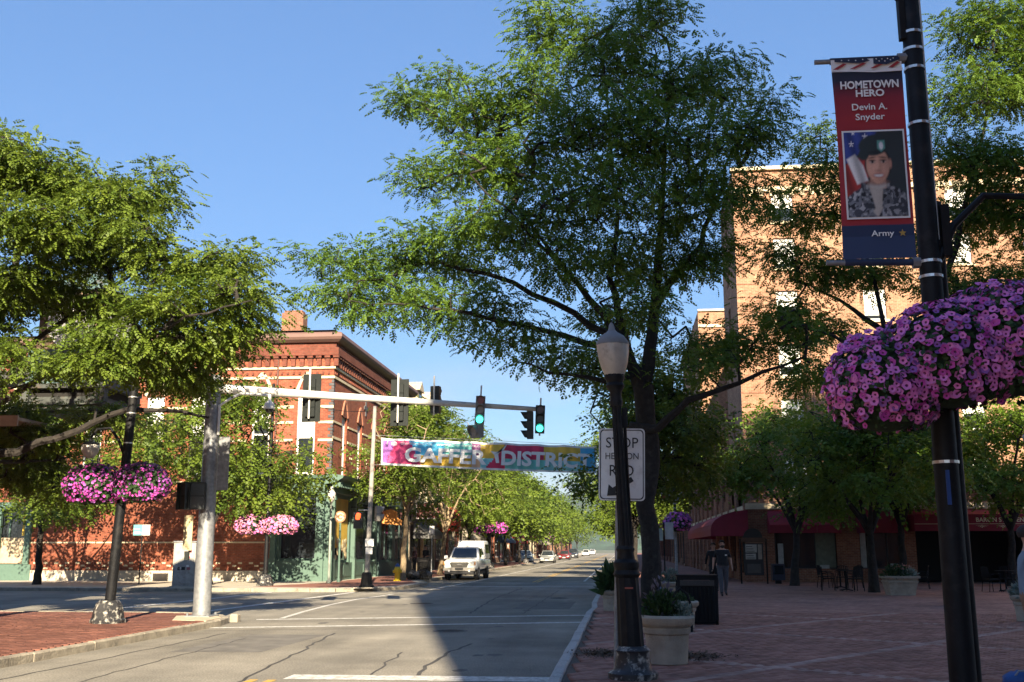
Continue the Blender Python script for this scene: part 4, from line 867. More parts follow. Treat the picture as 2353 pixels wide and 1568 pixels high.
for cx in (16.2, 17.1, 18.0):
    for k in range(-3, 4): mb.add([(cx, HY - 1.31, 2.73), (cx + k * .09 - .025, HY - 1.31, 2.60 + abs(k) * .03), (cx + k * .09 + .025, HY - 1.31, 2.60 + abs(k) * .03)], [(0, 1, 2)])
mb.build('ornament', gold, aw)
# barrel awning along the street side, panel by panel
prof = [(HX, 3.45)] + [(HX - 1.75 * math.sin(R(a)), 2.55 + .9 * math.cos(R(a)) ** 1.0) for a in (20, 40, 60, 75, 90)] + [(HX - 1.75, 2.25)]
for i in range(8):
    y0, y1 = 51.0 + i * 2.2, 51.0 + (i + 1) * 2.2 - .03; n = len(prof); mb = MB()
    mb.add([(x, y0, z) for x, z in prof] + [(x, y1, z) for x, z in prof], [(j, j + 1, n + j + 1, n + j) for j in range(n - 1)])
    if i == 0: mb.add([(x, y0, z) for x, z in prof] + [(HX, y0, 2.25)], [tuple(range(n + 1))])
    if i == 7: mb.add([(x, y1, z) for x, z in prof] + [(HX, y1, 2.25)], [tuple(range(n + 1))])
    mb.build('awning_panel', maroon, HT)
# shop contents behind the glass
MB().box(9.05, 9.95, HY + .12, HY + .18, .8, 2.7).build('poster_panel', M('pale_green', (.17, .2, .15), .7), HT)
MB().box(11.1, 11.35, HY + .12, HY + .16, .8, 2.4).box(7.3, 7.55, HY + .1, HY + .14, .8, 1.9).box(9.2, 9.6, HY - .05, HY + .1, .76, .92).box(12.4, 12.7, HY + .0, HY + .12, .76, .98).build('window_card', M('card', (.42, .45, .44), .7), HT)
# building behind the camera on the right, whose shadow falls over plaza and road
AB = thing('brick_building', (4.9, -8, .13), 'stepped brown brick building behind the camera on the right, outside the frame', 'building')
ax, ay0, ay1, ah = 4.9, -18.3, 2.05, 28.2
mb = MB(); w_ops = [(u, u + 1.2, z, z + 1.8) for u in np.arange(1.5, 18, 3.0) for z in (4.6, 8.2, 11.8, 15.4, 19, 22.6)]
wall(mb, (ax, ay1, 0), (0, -1, 0), ay1 - ay0, .1, ah, w_ops); wall(mb, (45, ay1, 0), (-1, 0, 0), 45 - ax, .1, ah, [(u, u + 1.2, z, z + 1.8) for u in np.arange(2, 34, 3.2) for z in (4.6, 8.2, 11.8, 15.4, 19, 22.6)])
mb.quad((ax, ay0, .1), (45, ay0, .1), (45, ay0, ah), (ax, ay0, ah)); mb.quad((ax, ay0, ah), (45, ay0, ah), (45, ay1, ah), (ax, ay1, ah))
mb.box(6.7, 12.5, -15, 0, ah, 33); mb.build('wall', brownb, AB)  # rooftop block added to throw more shade on the big locust's crown
for op in w_ops: window(AB, (ax, ay1, 0), (0, -1, 0), op, white, .3, 1, True, .08, cream)
for op in [(u, u + 1.2, z, z + 1.8) for u in np.arange(2, 34, 3.2) for z in (4.6, 8.2, 11.8, 15.4, 19, 22.6)]: window(AB, (45, ay1, 0), (-1, 0, 0), op, white, .3, 1, True, .08, cream)
# building at the left edge with the corner clock
NB = thing('brick_building', (-16.3, 20, .13), 'brick building at the left edge behind the corner clock', 'building')
mb = MB(); w_ops = [(u, u + 1.1, z, z + 1.9) for u in np.arange(2, 32, 3.0) for z in (4.9, 8.4)]
BX = -16.3; wall(mb, (BX, -10, 0), (0, 1, 0), 35.2, .1, 11.5, w_ops); mb.quad((-40, 25.2, .1), (BX, 25.2, .1), (BX, 25.2, 11.5), (-40, 25.2, 11.5)); mb.quad((-40, -10, 11.4), (BX, -10, 11.4), (BX, 25.2, 11.4), (-40, 25.2, 11.4)); mb.quad((-40, -10, .1), (BX, -10, .1), (BX, -10, 11.5), (-40, -10, 11.5)); mb.build('wall', redd, NB)
for op in w_ops: window(NB, (BX, -10, 0), (0, 1, 0), op, white, .3, 1, True, .08, cream)
MB().box(-16.3, -15.8, -10, 25.4, 11.2, 11.7).build('cornice', cream, NB)
MB().box(-16.3, -13.5, 22.3, 23.6, 4.5, 4.57).box(-16.3, -13.45, 22.25, 22.3, 4.36, 4.6).build('canopy_edge', M('canopy_beige', (.42, .33, .26), .7), NB)
cop = M('copper_patina', (.10, .17, .17), .6, .2, var=.35, scale=5, dirt=(.13, .10, .075), dscale=3); copd = M('aged_copper', (.075, .085, .08), .6, .2, var=.35, scale=6, dirt=(.1, .07, .05), dscale=4)
CK = thing('corner_clock', (-14.0, 26.0, 5.05), 'green copper box clock with a white dial hung on the building corner at left', 'clock')
cx, cy, a = -14.0, 26.0, R(0)
mb = MB().obox((cx, cy, 5.18), 1.9, 1.7, .14).obox((cx, cy, 5.30), 2.1, 1.9, .14).obox((cx, cy, 5.70), 2.3, 2.1, .12).obox((cx, cy, 5.11), 1.5, 1.4, .12)
for q in (-1, 1):
    for p_ in (-1, 1): mb.box(cx + q * 1.0 - .12, cx + q * 1.0 + .12, cy + p_ * .9 - .12, cy + p_ * .9 + .12, 5.3, 5.7)
mb.obox((cx, cy, 5.4), 1.95, 1.75, .08); mb.build('tray', copd, CK)
MB().obox((cx, cy, 5.5), 1.9, 1.7, .36).build('slot_backing', dark, CK)
MB().obox((cx, cy, 6.2), 2.05, 1.9, .9).build('lantern', cop, CK)
for q in np.linspace(-.8, .8, 4): MB().box(cx + q - .17, cx + q + .17, cy - .97, cy - .95, 5.85, 6.55).build('pane', M('green_glass', (.09, .15, .14), .1, spec=.8), CK)
MB().obox((cx, cy, 7.35), 1.75, 1.6, 1.5).box(cx - 1, cx + 1, cy - .9, cy + .9, 6.6, 6.72).box(cx - 1, cx + 1, cy - .9, cy + .9, 8.08, 8.2).build('case', M('clock_case', (.16, .11, .07), .6), CK)
MB().add([(cx - 1.1, cy - 1, 8.2), (cx + 1.1, cy - 1, 8.2), (cx + 1.1, cy + 1, 8.2), (cx - 1.1, cy + 1, 8.2), (cx, cy, 9.1)], [(0, 1, 4), (1, 2, 4), (2, 3, 4), (3, 0, 4), (3, 2, 1, 0)]).build('roof', cop, CK)
for rz_, nx, ny in ((0, 0, -1), (R(90), 1, 0)):
    dx = .8 if ny else .875
    fx, fy = cx + nx * .88, cy + ny * .81
    e = Vector((math.cos(rz_), math.sin(rz_), 0)); n_ = Vector((nx, ny, 0)); c0 = Vector((fx, fy, 7.35))
    dl = MB().cyl(c0, c0 + n_ * .03, .64, n=32).build('dial', M('dial_white', (.75, .76, .72), .4, var=.03), CK)
    for h in range(1, 13):
        t = R(90 - 30 * h); p_ = c0 + n_ * .036 + e * math.cos(t) * .5 + Vector((0, 0, math.sin(t) * .5 - .065)); text(str(h), .18, dkb, p_, dl, rz=rz_)
    for ang, l_, wd in ((R(40), .3, .03), (R(-80), .45, .02)):
        q = c0 + n_ * .04; t = e * math.cos(ang) + Vector((0, 0, math.sin(ang))); MB().cyl(q, q + t * l_, wd, wd * .5, 6).build('hand', dkb, dl)
MB().box(-16.4, cx - .9, 25.0, 26.4, 5.9, 6.1).build('bracket', copd, CK)
# wooded hill beyond the street
hp = []; HN = 60
for j in range(14):
    for i in range(HN):
        x = -1500 + 3000 * i / (HN - 1); t = j / 13; y = 1500 + 1400 * t; z = (88 + 26 * math.sin(x * .0031 + 1.2) + 14 * math.sin(x * .009 + y * .004)) * math.sin(min(1, t * 1.5) * math.pi / 2) + 6 * math.sin(x * .05 + y * .07) * t; hp.append((x, y, z - 2))
hm = MB().add(hp, [(j * HN + i, j * HN + i + 1, (j + 1) * HN + i + 1, (j + 1) * HN + i) for j in range(13) for i in range(HN - 1)])
hl = hm.build('hill', M('hill_forest', (.03, .06, .03), .95, var=.6, scale=.03, geo=True, bump=1, bscale=.05), None, True); hl['kind'] = 'structure'
# ------------------------------------------------------------------ flowers
petal = {k: M('petal_' + k, c, .6, var=.12, scale=30) for k, c in dict(pink=(.74, .20, .55), magenta=(.55, .06, .36), rose=(.55, .20, .28), purple=(.20, .02, .19), violet=(.30, .09, .36)).items()}
throat = M('petal_throat', (.13, .008, .07), .6, var=0)
def petunia():
    mb = MB(); rings = ((.30, -.10), (.72, .0), (1., .0)); mb.v.append((0, 0, -.28)); n = 10
    for j, (r, z) in enumerate(rings):
        for i in range(n):
            t = 2 * math.pi * i / n; k = 1 if j < 2 else (1.0 if i % 2 else .86); mb.v.append((r * k * math.cos(t), r * k * math.sin(t), z + (.05 if j == 2 and i % 2 else 0)))
    for i in range(n): mb.f.append((0, 1 + i, 1 + (i + 1) % n)); mb.m.append(1)
    for j in range(2):
        for i in range(n): a, b = 1 + j * n + i, 1 + j * n + (i + 1) % n; mb.f.append((a, a + n, b + n, b)); mb.m.append(0)
    return mb
PET = petunia()
def surf_pts(ells, n, rg, zmin=-.75, hide=.93):
    out = []; area = np.array([max(e[1]) ** 2 for e in ells]); area = area / area.sum()
    while len(out) < n:
        k = rg.choice(len(ells), p=area); c, r = ells[k]; q = rg.normal(size=3); q /= np.linalg.norm(q)
        if q[2] < zmin: continue
        p = np.array(c) + q * np.array(r) * rg.uniform(.93, 1.06); nn = q / np.array(r); nn /= np.linalg.norm(nn)
        if any(np.sum(((p - np.array(c2)) / np.array(r2)) ** 2) < hide ** 2 for j, (c2, r2) in enumerate(ells) if j != k): continue
        out.append((p, nn))
    return out
def basket(label, ells, nflow, size, cols, seed, nleaf=900, lsize=.05, single=0, group='hanging flower baskets', bowl=True, lm=None):
    rg = np.random.default_rng(seed); c0 = np.mean([e[0] for e in ells], axis=0); zb = min(e[0][2] - e[1][2] for e in ells)
    T = thing('flower_basket', (c0[0], c0[1], zb), label, 'flower basket', group)
    if bowl:
        for c, r in ells:
            mb = MB(); prof = [(.02, -.75 * r[2])] + [(r[0] * .72 * math.sin(R(a)), -.7 * r[2] * math.cos(R(a)) - .02) for a in (25, 45, 65, 80, 90)] + [(r[0] * .68, .1 * r[2])]; mb.lathe(prof, c, 14); mb.build('bowl', blackm, T, True)
    mb = MB()
    for c, r in ells: mb.sphere(c, [q * .86 for q in r], 14, 9)
    mb.build('leaf_core', M('leaf_core', (.018, .035, .012), .9, var=.4, scale=30), T, True)
    pts = surf_pts(ells, nleaf, rg, -.85, .8); n = len(pts); P = np.array([p for p, _ in pts]); NN = np.array([q for _, q in pts]); P -= NN * lsize * rg.uniform(.0, 1.6, (n, 1))
    d = np.cross(NN, rg.normal(size=(n, 3))); d /= np.linalg.norm(d, axis=1, keepdims=True); d = d + NN * rg.uniform(-.2, .8, (n, 1)); s = np.cross(NN, d); s /= np.linalg.norm(s, axis=1, keepdims=True); l_ = lsize * rg.uniform(.7, 1.5, (n, 1))
    V = np.stack([P, P + d * l_ * .5 + s * l_ * .35, P + d * l_, P + d * l_ * .5 - s * l_ * .35], 1).reshape(-1, 3); F = np.arange(4 * n).reshape(-1, 4)
    o = link(bpy.data.objects.new('foliage', np_mesh('foliage', V, F, lm or plantleaf, np.repeat(rg.random(n), 4))), T); o['kind'] = 'stuff'
    fl = surf_pts(ells, nflow, rg); fl.sort(key=lambda t: t[0][1] - .3 * t[1][2] + .6 * (t[1][1] > .3))
    def frame(nn):
        nn = nn + rg.normal(0, .3, 3) + np.array([0, -.25, .1]); nn /= np.linalg.norm(nn); a = np.cross(nn, rg.normal(size=3)); a /= np.linalg.norm(a); return nn, a, np.cross(nn, a)
    if single:
        ms = []
        for c in cols:
            me = PET.mesh('flower', [petal[c], throat]); ms.append(me)
        for p, nn in fl[:single]:
            w_, a, b = frame(nn); sz = size * rg.uniform(.8, 1.15); o = bpy.data.objects.new('flower', ms[rg.integers(len(ms))]); COL.objects.link(o); o.parent = T
            m = Matrix(((a[0], b[0], w_[0]), (a[1], b[1], w_[1]), (a[2], b[2], w_[2]))).to_4x4(); o.matrix_basis = Matrix.Translation(Vector(p) - wloc(T)) @ m @ Matrix.Scale(sz, 4)
        fl = fl[single:]
    for ci, c in enumerate(cols):
        sub = fl[ci::len(cols)]
        if not sub: continue
        if single: bv = np.array(PET.v); bf = [f for f in PET.f]
        else:
            bv = np.array([(math.cos(R(a)) * (1 if i % 2 else .8), math.sin(R(a)) * (1 if i % 2 else .8), .05) for i, a in enumerate(range(0, 360, 45))] + [(0, 0, -.15)]); bf = [(i, (i + 1) % 8, 8) for i in range(8)]
        mb = MB()
        for p, nn in sub:
            w_, a, b = frame(nn); sz = size * rg.uniform(.75, 1.2); v = p + sz * (bv[:, 0:1] * a + bv[:, 1:2] * b + bv[:, 2:3] * w_); k = len(mb.v); mb.v += [tuple(q) for q in v]; mb.f += [tuple(i + k for i in f) for f in bf]; mb.m += (list(PET.m) if single else [0] * len(bf))
        o = mb.build('blossoms', [petal[c], throat], T); o['kind'] = 'stuff'
    return T

# ------------------------------------------------------------------ tall black flower poles
globe = M('globe_glass', (.62, .58, .52), .35, var=.1, scale=8, dirt=(.35, .33, .3), dscale=5); band = M('steel_band', (.68, .68, .66), .35, .8, var=.1)
peel = M('peeling_paint', (.02, .02, .022), .5, var=.3, dirt=(.5, .48, .42), dscale=9)
def flower_pole(label, x, y, H, lean=0., r0=.13, r1=.085, arm=None, bands=(), base=True, z0=.13, group='tall black flower poles', arm_z=4.0, arm_l=1.0, shaft=black):
    T = thing('street_pole', (x, y, z0), label, 'pole', group); X = lambda z: x + lean * (z - z0)
    if base: MB().lathe([(.36, 0), (.36, .06), (.33, .1), (.29, .30), (.24, .42), (.2, .46)], (x, y, z0), 8, sq=True).build('base', peel, T)
    MB().lathe([(r0, 0), (r0 * .99, .5), (r1 + (r0 - r1) * .5, H * .5), (r1, H), (r1 * .8, H + .02)], (x, y, z0), 12, lean=(lean, 0)).build('shaft', shaft, T, True)
    for z in bands:
        rr = r0 + (r1 - r0) * (z / H) + .008; MB().lathe([(rr, -.012), (rr, .012)], (X(z), y, z), 16).build('steel_band', band, T)
    if arm:
        s = arm; p = [(X(arm_z) + s * .05, y, arm_z - .35), (X(arm_z) + s * .22, y, arm_z + .02), (X(arm_z) + s * arm_l * .5, y, arm_z + .28), (X(arm_z) + s * arm_l * .85, y, arm_z + .26), (X(arm_z) + s * arm_l, y, arm_z + .08), (X(arm_z) + s * arm_l, y, arm_z - .02)]
        MB().tube(p, [.035, .035, .03, .028, .026, .026], 8).build('arm', shaft, T, True)
        MB().lathe([(.03, .0), (.16, -.05), (.17, -.08)], (X(arm_z) + s * arm_l, y, arm_z), 14).build('lamp_cap', shaft, T, True)
        MB().lathe([(.165, -.08), (.19, -.13), (.17, -.24), (.10, -.34), (.02, -.37)], (X(arm_z) + s * arm_l, y, arm_z), 14).build('lamp_globe', globe, T, True)
    return T
# right foreground
RP = flower_pole('tall black pole with steel bands standing in the right foreground', 2.66, 9.0, 7.6, 0, .108, .074, 1, (2.35, 3.92, 4.05, 5.3, 5.82, 6.0, 6.16, 6.5, 6.72), True, arm_z=4.35, arm_l=.98)
MB().box(2.728, 2.755, 8.99, 9.02, 4.25, 7.6).build('conduit', M('conduit_white', (.6, .6, .57), .5), RP)
MB().cyl((2.765, 9.06, .13), (2.75, 9.06, 4.6), .058, n=12).build('rear_post', black, RP, True)
MB().box(2.62, 2.65, 8.888, 8.90, 2.0, 2.28).build('blue_tape', M('blue_tape', (.02, .07, .26), .5), RP)
MB().cyl((1.80, 9.0, 5.93), (2.6, 9.0, 5.93), .022, n=10).cyl((2.52, 9, 5.93), (2.66, 9, 5.93), .05, n=8).build('banner_rod', galv, RP, True)
MB().cyl((1.80, 9.0, 4.07), (2.6, 9.0, 4.05), .022, n=10).cyl((2.52, 9, 4.05), (2.66, 9, 4.05), .05, n=8).build('banner_rod', galv, RP, True)
MB().tube([(2.44, 8.98, 6.62), (2.56, 8.98, 6.5), (2.60, 8.98, 6.48)], .03, 8).box(2.55, 2.6, 8.94, 9.02, 6.1, 6.55).build('flag_bracket', blackm, RP, True)
MB().box(2.77, 2.84, 8.95, 9.05, 4.1, 4.55).build('junction_box', blackm, RP)
basket('large mound of pink petunias on the right foreground pole', [((2.14, 8.72, 2.95), (.46, .48, .44)), ((2.62, 8.62, 3.14), (.54, .46, .46)), ((3.12, 8.7, 3.27), (.6, .52, .50))], 2500, .033, ['pink', 'pink', 'magenta', 'violet', 'pink'], 5, 6500, .042, 300)
# left pole
flower_pole('leaning black flower pole on the left brick pavement', -10.77, 21.8, 5.6, .045, .11, .09, -1, (3.9, 4.55, 4.9), True, arm_z=3.95, arm_l=.85)
basket('left half basket of purple petunias on the leaning left pole', [((-11.2, 21.65, 2.98), (.66, .52, .47))], 900, .032, ['magenta', 'purple', 'magenta', 'violet'], 6, 1300, .07)
basket('right half basket of deep violet petunias on the leaning left pole', [((-10.18, 21.65, 3.0), (.62, .52, .46))], 850, .032, ['purple', 'violet', 'magenta'], 7, 1300, .07)
# far side of the cross street
flower_pole('slim dark pole with two pink baskets before the red brick wall', -15.02, 44.2, 8.6, .0, .1, .06, None, (3.2,), True)
basket('left pink basket on the slim pole before the brick wall', [((-15.66, 44.1, 2.62), (.74, .55, .45))], 560, .055, ['rose', 'pink', 'rose'], 8, 700, .09)
basket('right pink basket on the slim pole before the brick wall', [((-14.42, 44.1, 2.62), (.74, .55, .45))], 560, .055, ['rose', 'pink', 'rose'], 9, 700, .09)
for i, (y, c, lb) in enumerate(((86, ['magenta', 'purple'], 'dark red basket pole just past the white pickup'), (118, ['rose', 'magenta'], 'rose basket pole before the parked silver cars'), (150, ['violet', 'purple'], 'violet basket pole near the parked red car'))):
    flower_pole(lb.replace('basket pole', 'flower basket on a black pole'), -10.6, y, 5.4, 0, .1, .07, None, (), True)
    basket(lb.replace(' pole', ' hung on its street pole'), [((-11.2, y, 3.3), (.8, .6, .5)), ((-10.0, y, 3.3), (.8, .6, .5))], 300, .09, c, 20 + i, 300, .15)
PB = flower_pole('pale pole with banner and lamp arm past the trunk on the hotel side', 2.32, 47, 6.2, 0, .07, .055, 1, (), False, arm_z=3.95, arm_l=.95, shaft=galv)
basket('violet basket on the pale pole beside the hotel awning', [((2.42, 46.9, 2.78), (.6, .5, .46))], 420, .06, ['violet', 'pink', 'magenta'], 31, 600, .09)
flower_pole('black pole just outside the right edge with a pendant lamp reaching into view', 12.4, 29.5, 6.5, 0, .13, .09, -1, (), True, arm_z=4.75, arm_l=1.45)

# ------------------------------------------------------------------ banners
def ramp_mat(name, stops_, axis=2, rough=.7):
    m, n, l, p = _base(name); p.inputs['Roughness'].default_value = rough
    t = n.new('ShaderNodeTexCoord'); s = n.new('ShaderNodeSeparateXYZ'); l.new(t.outputs['Generated'], s.inputs[0]); r = n.new('ShaderNodeValToRGB'); cr = r.color_ramp
    while len(cr.elements) < len(stops_): cr.elements.new(.5)
    for e, (q, c) in zip(cr.elements, stops_): e.position = q; e.color = (*c, 1)
    l.new(s.outputs[axis], r.inputs[0]); l.new(r.outputs[0], p.inputs['Base Color']); return m
navy = (.018, .034, .09); brd = (.36, .026, .036)
bnm = ramp_mat('banner_print', [(0, (.03, .055, .13)), (.105, (.03, .055, .13)), (.11, navy), (.16, navy), (.165, brd), (.70, brd), (.80, (.26, .022, .04)), (.89, (.018, .02, .045)), (.935, (.012, .018, .04)), (.94, (.82, .82, .8)), (1, (.8, .8, .78))])
HB = thing('hero_banner', (2.23, 9.0, 4.08), 'tall street banner reading HOMETOWN HERO with a portrait, on the right foreground pole', 'banner')
bx0, bx1, bz0, bz1, bY = 1.935, 2.545, 4.09, 5.93, 8.97
mb = MB(); nx, nz = 10, 30
f = lambda i, j: (bx0 + (bx1 - bx0) * i / nx + .025 * math.sin(j / nz * math.pi) * (1 - i / nx) * .6, bY + .008 * math.sin(i * .9 + j * .25) * math.sin(math.pi * j / nz), bz0 + (bz1 - bz0) * j / nz)
for j in range(nz + 1):
    for i in range(nx + 1): mb.v.append(f(i, j))
for j in range(nz):
    for i in range(nx): a = j * (nx + 1) + i; mb.f.append((a, a + 1, a + nx + 2, a + nx + 1)); mb.m.append(0)
mb.build('fabric', bnm, HB, True)
MB().cyl((bx0, 9.0, 5.93), (bx1, 9.0, 5.93), .03, n=10).build('top_sleeve', M('sleeve_top', (.02, .025, .05), .7), HB, True); MB().cyl((bx0 + .02, 9.0, 4.07), (bx1, 9.0, 4.055), .03, n=10).build('bottom_sleeve', M('sleeve', (.02, .035, .085), .7), HB, True)
pc = {}
def P_(name, pts, col, lvl, parent=HB):
    if col not in pc: pc[col] = M('print_%d' % len(pc), col, .7, var=0)
    return MB().poly_xz(pts, bY - .016 - lvl * .0022, bY - .0145 - lvl * .0022).build(name, pc[col], parent)
W_, RD, NV = (.85, .84, .82), (.34, .03, .03), (.014, .025, .06)
sx_ = lambda u: bx0 + (bx1 - bx0) * u; sz_ = lambda v: bz0 + (bz1 - bz0) * v
def star(cx, cz, r): return [(cx + (r if k % 2 == 0 else r * .42) * math.sin(math.pi * k / 5), cz + (r if k % 2 == 0 else r * .42) * math.cos(math.pi * k / 5)) for k in range(10)]
for u0, u1 in ((.02, .22), (.26, .5), (.55, .78), (.8, .98)):
    P_('flag_stripe', [(sx_(u0), sz_(.946)), (sx_(u0 + .07), sz_(.946)), (sx_(u1), sz_(.972)), (sx_(u1 - .05), sz_(.976))], RD, 0)
P_('flag_canton', [(sx_(.05), sz_(.985)), (sx_(.4), sz_(.974)), (sx_(.55), sz_(.985)), (sx_(.5), sz_(.998)), (sx_(.05), sz_(.998))], NV, 1); P_('flag_canton', [(sx_(.6), sz_(.968)), (sx_(.78), sz_(.962)), (sx_(.97), sz_(.985)), (sx_(.97), sz_(.998)), (sx_(.6), sz_(.998))], NV, 1)
for u, v in ((.64, .992), (.72, .99), (.80, .991), (.88, .992), (.68, .98), (.76, .979), (.84, .984), (.15, .991), (.25, .99), (.35, .988), (.45, .992)): P_('flag_star', star(sx_(u), sz_(v), .008), W_, 2)
P_('curve_edge', [(sx_(0), sz_(.936)), (sx_(.3), sz_(.931)), (sx_(.6), sz_(.924)), (sx_(1), sz_(.926)), (sx_(1), sz_(.944)), (sx_(.6), sz_(.932)), (sx_(.3), sz_(.938)), (sx_(0), sz_(.944))], W_, 1)
prw = M('print_white', (.88, .88, .86), .7, var=0)
def fit_text(body, cx, z0, wd, ht, mat, parent, y, bold=.0, rz=0, ry=0, serif=False):
    me = text_mesh(body, 1., mat, .003, bold); xs = [v.co.x for v in me.vertices]; zs = [v.co.z for v in me.vertices]; x0, x1, a, b = min(xs), max(xs), min(zs), max(zs)
    for v in me.vertices: v.co.x = (v.co.x - (x0 + x1) / 2) * wd / (x1 - x0); v.co.z = (v.co.z - a) * ht / (b - a)
    o = bpy.data.objects.new('lettering', me); COL.objects.link(o); o.parent = parent; o.location = Vector((cx, y, z0)) - wloc(parent); o.rotation_euler = (0, ry, rz); return o
ty = bY - .018
fit_text('HOMETOWN', sx_(.52), sz_(.842), .50, .075, prw, HB, ty, .03); fit_text('HERO', sx_(.52), sz_(.80), .245, .068, prw, HB, ty, .03)
fit_text('Devin A.', sx_(.50), sz_(.732), .30, .062, prw, HB, ty, .012); fit_text('Snyder', sx_(.50), sz_(.672), .25, .078, prw, HB, ty, .012)
fit_text('Army', sx_(.56), sz_(.096), .19, .068, prw, HB, ty, .012); P_('gold_star', star(sx_(.83), sz_(.117), .034), (.45, .3, .07), 2)
q0, q1, r0_, r1_ = .085, .955, .19, .63          # portrait panel
P_('portrait_frame', [(sx_(q0), sz_(r0_)), (sx_(q1), sz_(r0_)), (sx_(q1), sz_(r1_)), (sx_(q0), sz_(r1_))], W_, 0)
U = lambda a: sx_(q0 + .025 + (q1 - q0 - .05) * a); V = lambda b: sz_(r0_ + .009 + (r1_ - r0_ - .018) * b)
def PP(name, pts, col, lvl): return P_(name, [(U(a), V(b)) for a, b in pts], col, lvl)
def portrait():
    nx, nz = 84, 106; u, v = np.meshgrid(np.linspace(0, 1, nx), np.linspace(0, 1, nz)); C = np.zeros((nz, nx, 3)); rg = np.random.default_rng(4)
    def sm(d, e=.012): return np.clip(.5 - d / (2 * e), 0, 1)[..., None]          # soft mask, inside where d < 0
    def ell(cx, cy, rx, ry, rot=0.):
        x, y = u - cx, v - cy; c, s = math.cos(rot), math.sin(rot); x, y = x * c + y * s, -x * s + y * c
        return (np.sqrt((x / rx) ** 2 + (y / ry) ** 2) - 1) * min(rx, ry)
    def poly(pts):
        d = np.full(u.shape, -9.)
        for (x0, y0), (x1, y1) in zip(pts, pts[1:] + pts[:1]):
            n = np.array([y1 - y0, x0 - x1]); n = n / np.linalg.norm(n); d = np.maximum(d, (u - x0) * n[0] + (v - y0) * n[1])
        return d
    def put(m, col): C[:] = C * (1 - m) + np.asarray(col) * m
    def noise(n, seed, sx=1.):
        g = np.random.default_rng(seed).random((n + 2, int(n * sx) + 2)); a = v * n; b = u * int(n * sx); i0 = a.astype(int); j0 = b.astype(int); fa = a - i0; fb = b - j0
        return g[i0, j0] * (1 - fa) * (1 - fb) + g[i0 + 1, j0] * fa * (1 - fb) + g[i0, j0 + 1] * (1 - fa) * fb + g[i0 + 1, j0 + 1] * fa * fb
    C[:] = np.array([.016, .022, .024]) * (1 + .9 * (u * (1 - v))[..., None] + .5 * noise(5, 1)[..., None])
    fold = (1 + .35 * np.sin(u * 26 + v * 9))[..., None]
    put(sm(poly([(-.1, .60), (.10, .66), (.50, .90), (.62, 1.1), (-.1, 1.1)])), np.array([.035, .06, .26]) * fold); put(sm(poly([(-.1, .22), (.30, .30), (.44, .62), (.32, .80), (.08, .66), (-.1, .62)])), np.array([.36, .035, .03]) * fold)
    put(sm(poly([(.02, .68), (.18, .38), (.37, .42), (.30, .60), (.17, .74)])), np.array([.70, .68, .66]) * fold)
    for cx, cy, r in ((.12, .86, .045), (.36, .945, .05), (.16, .99, .035)):
        a = np.arctan2(u - cx, (v - cy) * 1.25); rr = np.hypot(u - cx, (v - cy) * 1.25); put(sm(rr - r * (.62 + .38 * np.cos(5 * a)), .006), (.82, .82, .84))
    # uniform: mottled camouflage on shoulders
    sh = np.minimum(ell(.52, .02, .62, .36), ell(.50, .16, .38, .22)); n1, n2 = noise(16, 2, .8), noise(30, 3, .8); cam = np.where(n1[..., None] > .58, (.05, .055, .07), (.16, .17, .19)); cam = np.where(n2[..., None] > .66, (.36, .37, .38), cam); cam = np.where((n1 + n2)[..., None] < .72, (.018, .02, .028), cam)
    put(sm(sh), cam * (.7 + .7 * (1 - u))[..., None]); put(sm(poly([(.34, .30), (.42, .05), (.50, .0), (.60, .12), (.66, .36), (.5, .42)])), np.array([.42, .38, .33]) * (.75 + .5 * (1 - np.abs(u - .46) * 3))[..., None])
    put(sm(poly([(.24, .40), (.22, .22), (.38, .04), (.46, .10), (.36, .40)])), cam * .8); put(sm(poly([(.62, .40), (.57, .12), (.68, .04), (.78, .2), (.74, .38)])), cam * .7)
    put(sm(poly([(.40, .33), (.66, .33), (.665, .58), (.41, .58)])), np.array([.46, .23, .155]) * (1.25 - 1.3 * np.abs(u - .47))[..., None]); put(sm(ell(.52, .365, .165, .045)), (.50, .46, .41)); put(sm(ell(.52, .40, .14, .03), .02), (.34, .17, .12))
    put(sm(ell(.55, .61, .225, .20)), (.012, .009, .009)); put(sm(ell(.755, .615, .028, .055)), (.48, .24, .17))
    face = np.minimum(ell(.545, .60, .195, .205), ell(.545, .535, .155, .15)); sh_ = 1.22 - .9 * np.clip(u - .50, 0, 1) * 2.0 - .35 * np.clip(.55 - v, 0, 1)
    put(sm(face, .014), np.array([.60, .33, .225]) * sh_[..., None]); put(sm(ell(.455, .545, .06, .045), .04) * .6, (.74, .40, .30)); put(sm(ell(.655, .545, .05, .045), .04) * .5, (.62, .32, .24))
    for cx in (.455, .64):
        put(sm(ell(cx, .652, .062, .03), .02) * .55, (.30, .14, .10)); put(sm(ell(cx, .640, .036, .011), .009), (.45, .38, .34)); put(sm(ell(cx + .004, .641, .019, .016), .006), (.02, .012, .01)); put(sm(ell(cx, .658, .048, .008), .006), (.03, .018, .014)); put(sm(ell(cx, .692, .062, .010, .08 if cx < .5 else -.08), .008) * .85, (.07, .035, .022))
    put(sm(ell(.585, .585, .022, .07), .03) * .5, (.38, .18, .12)); put(sm(ell(.535, .59, .02, .07), .025) * .4, (.80, .48, .36)); put(sm(ell(.55, .537, .04, .014), .012) * .7, (.34, .15, .11))
    put(sm(ell(.55, .482, .088, .030), .014), (.42, .14, .12)); put(sm(np.maximum(ell(.55, .485, .07, .022), v - .494), .008), (.70, .66, .62)); put(sm(ell(.55, .425, .06, .014), .02) * .4, (.36, .17, .12))
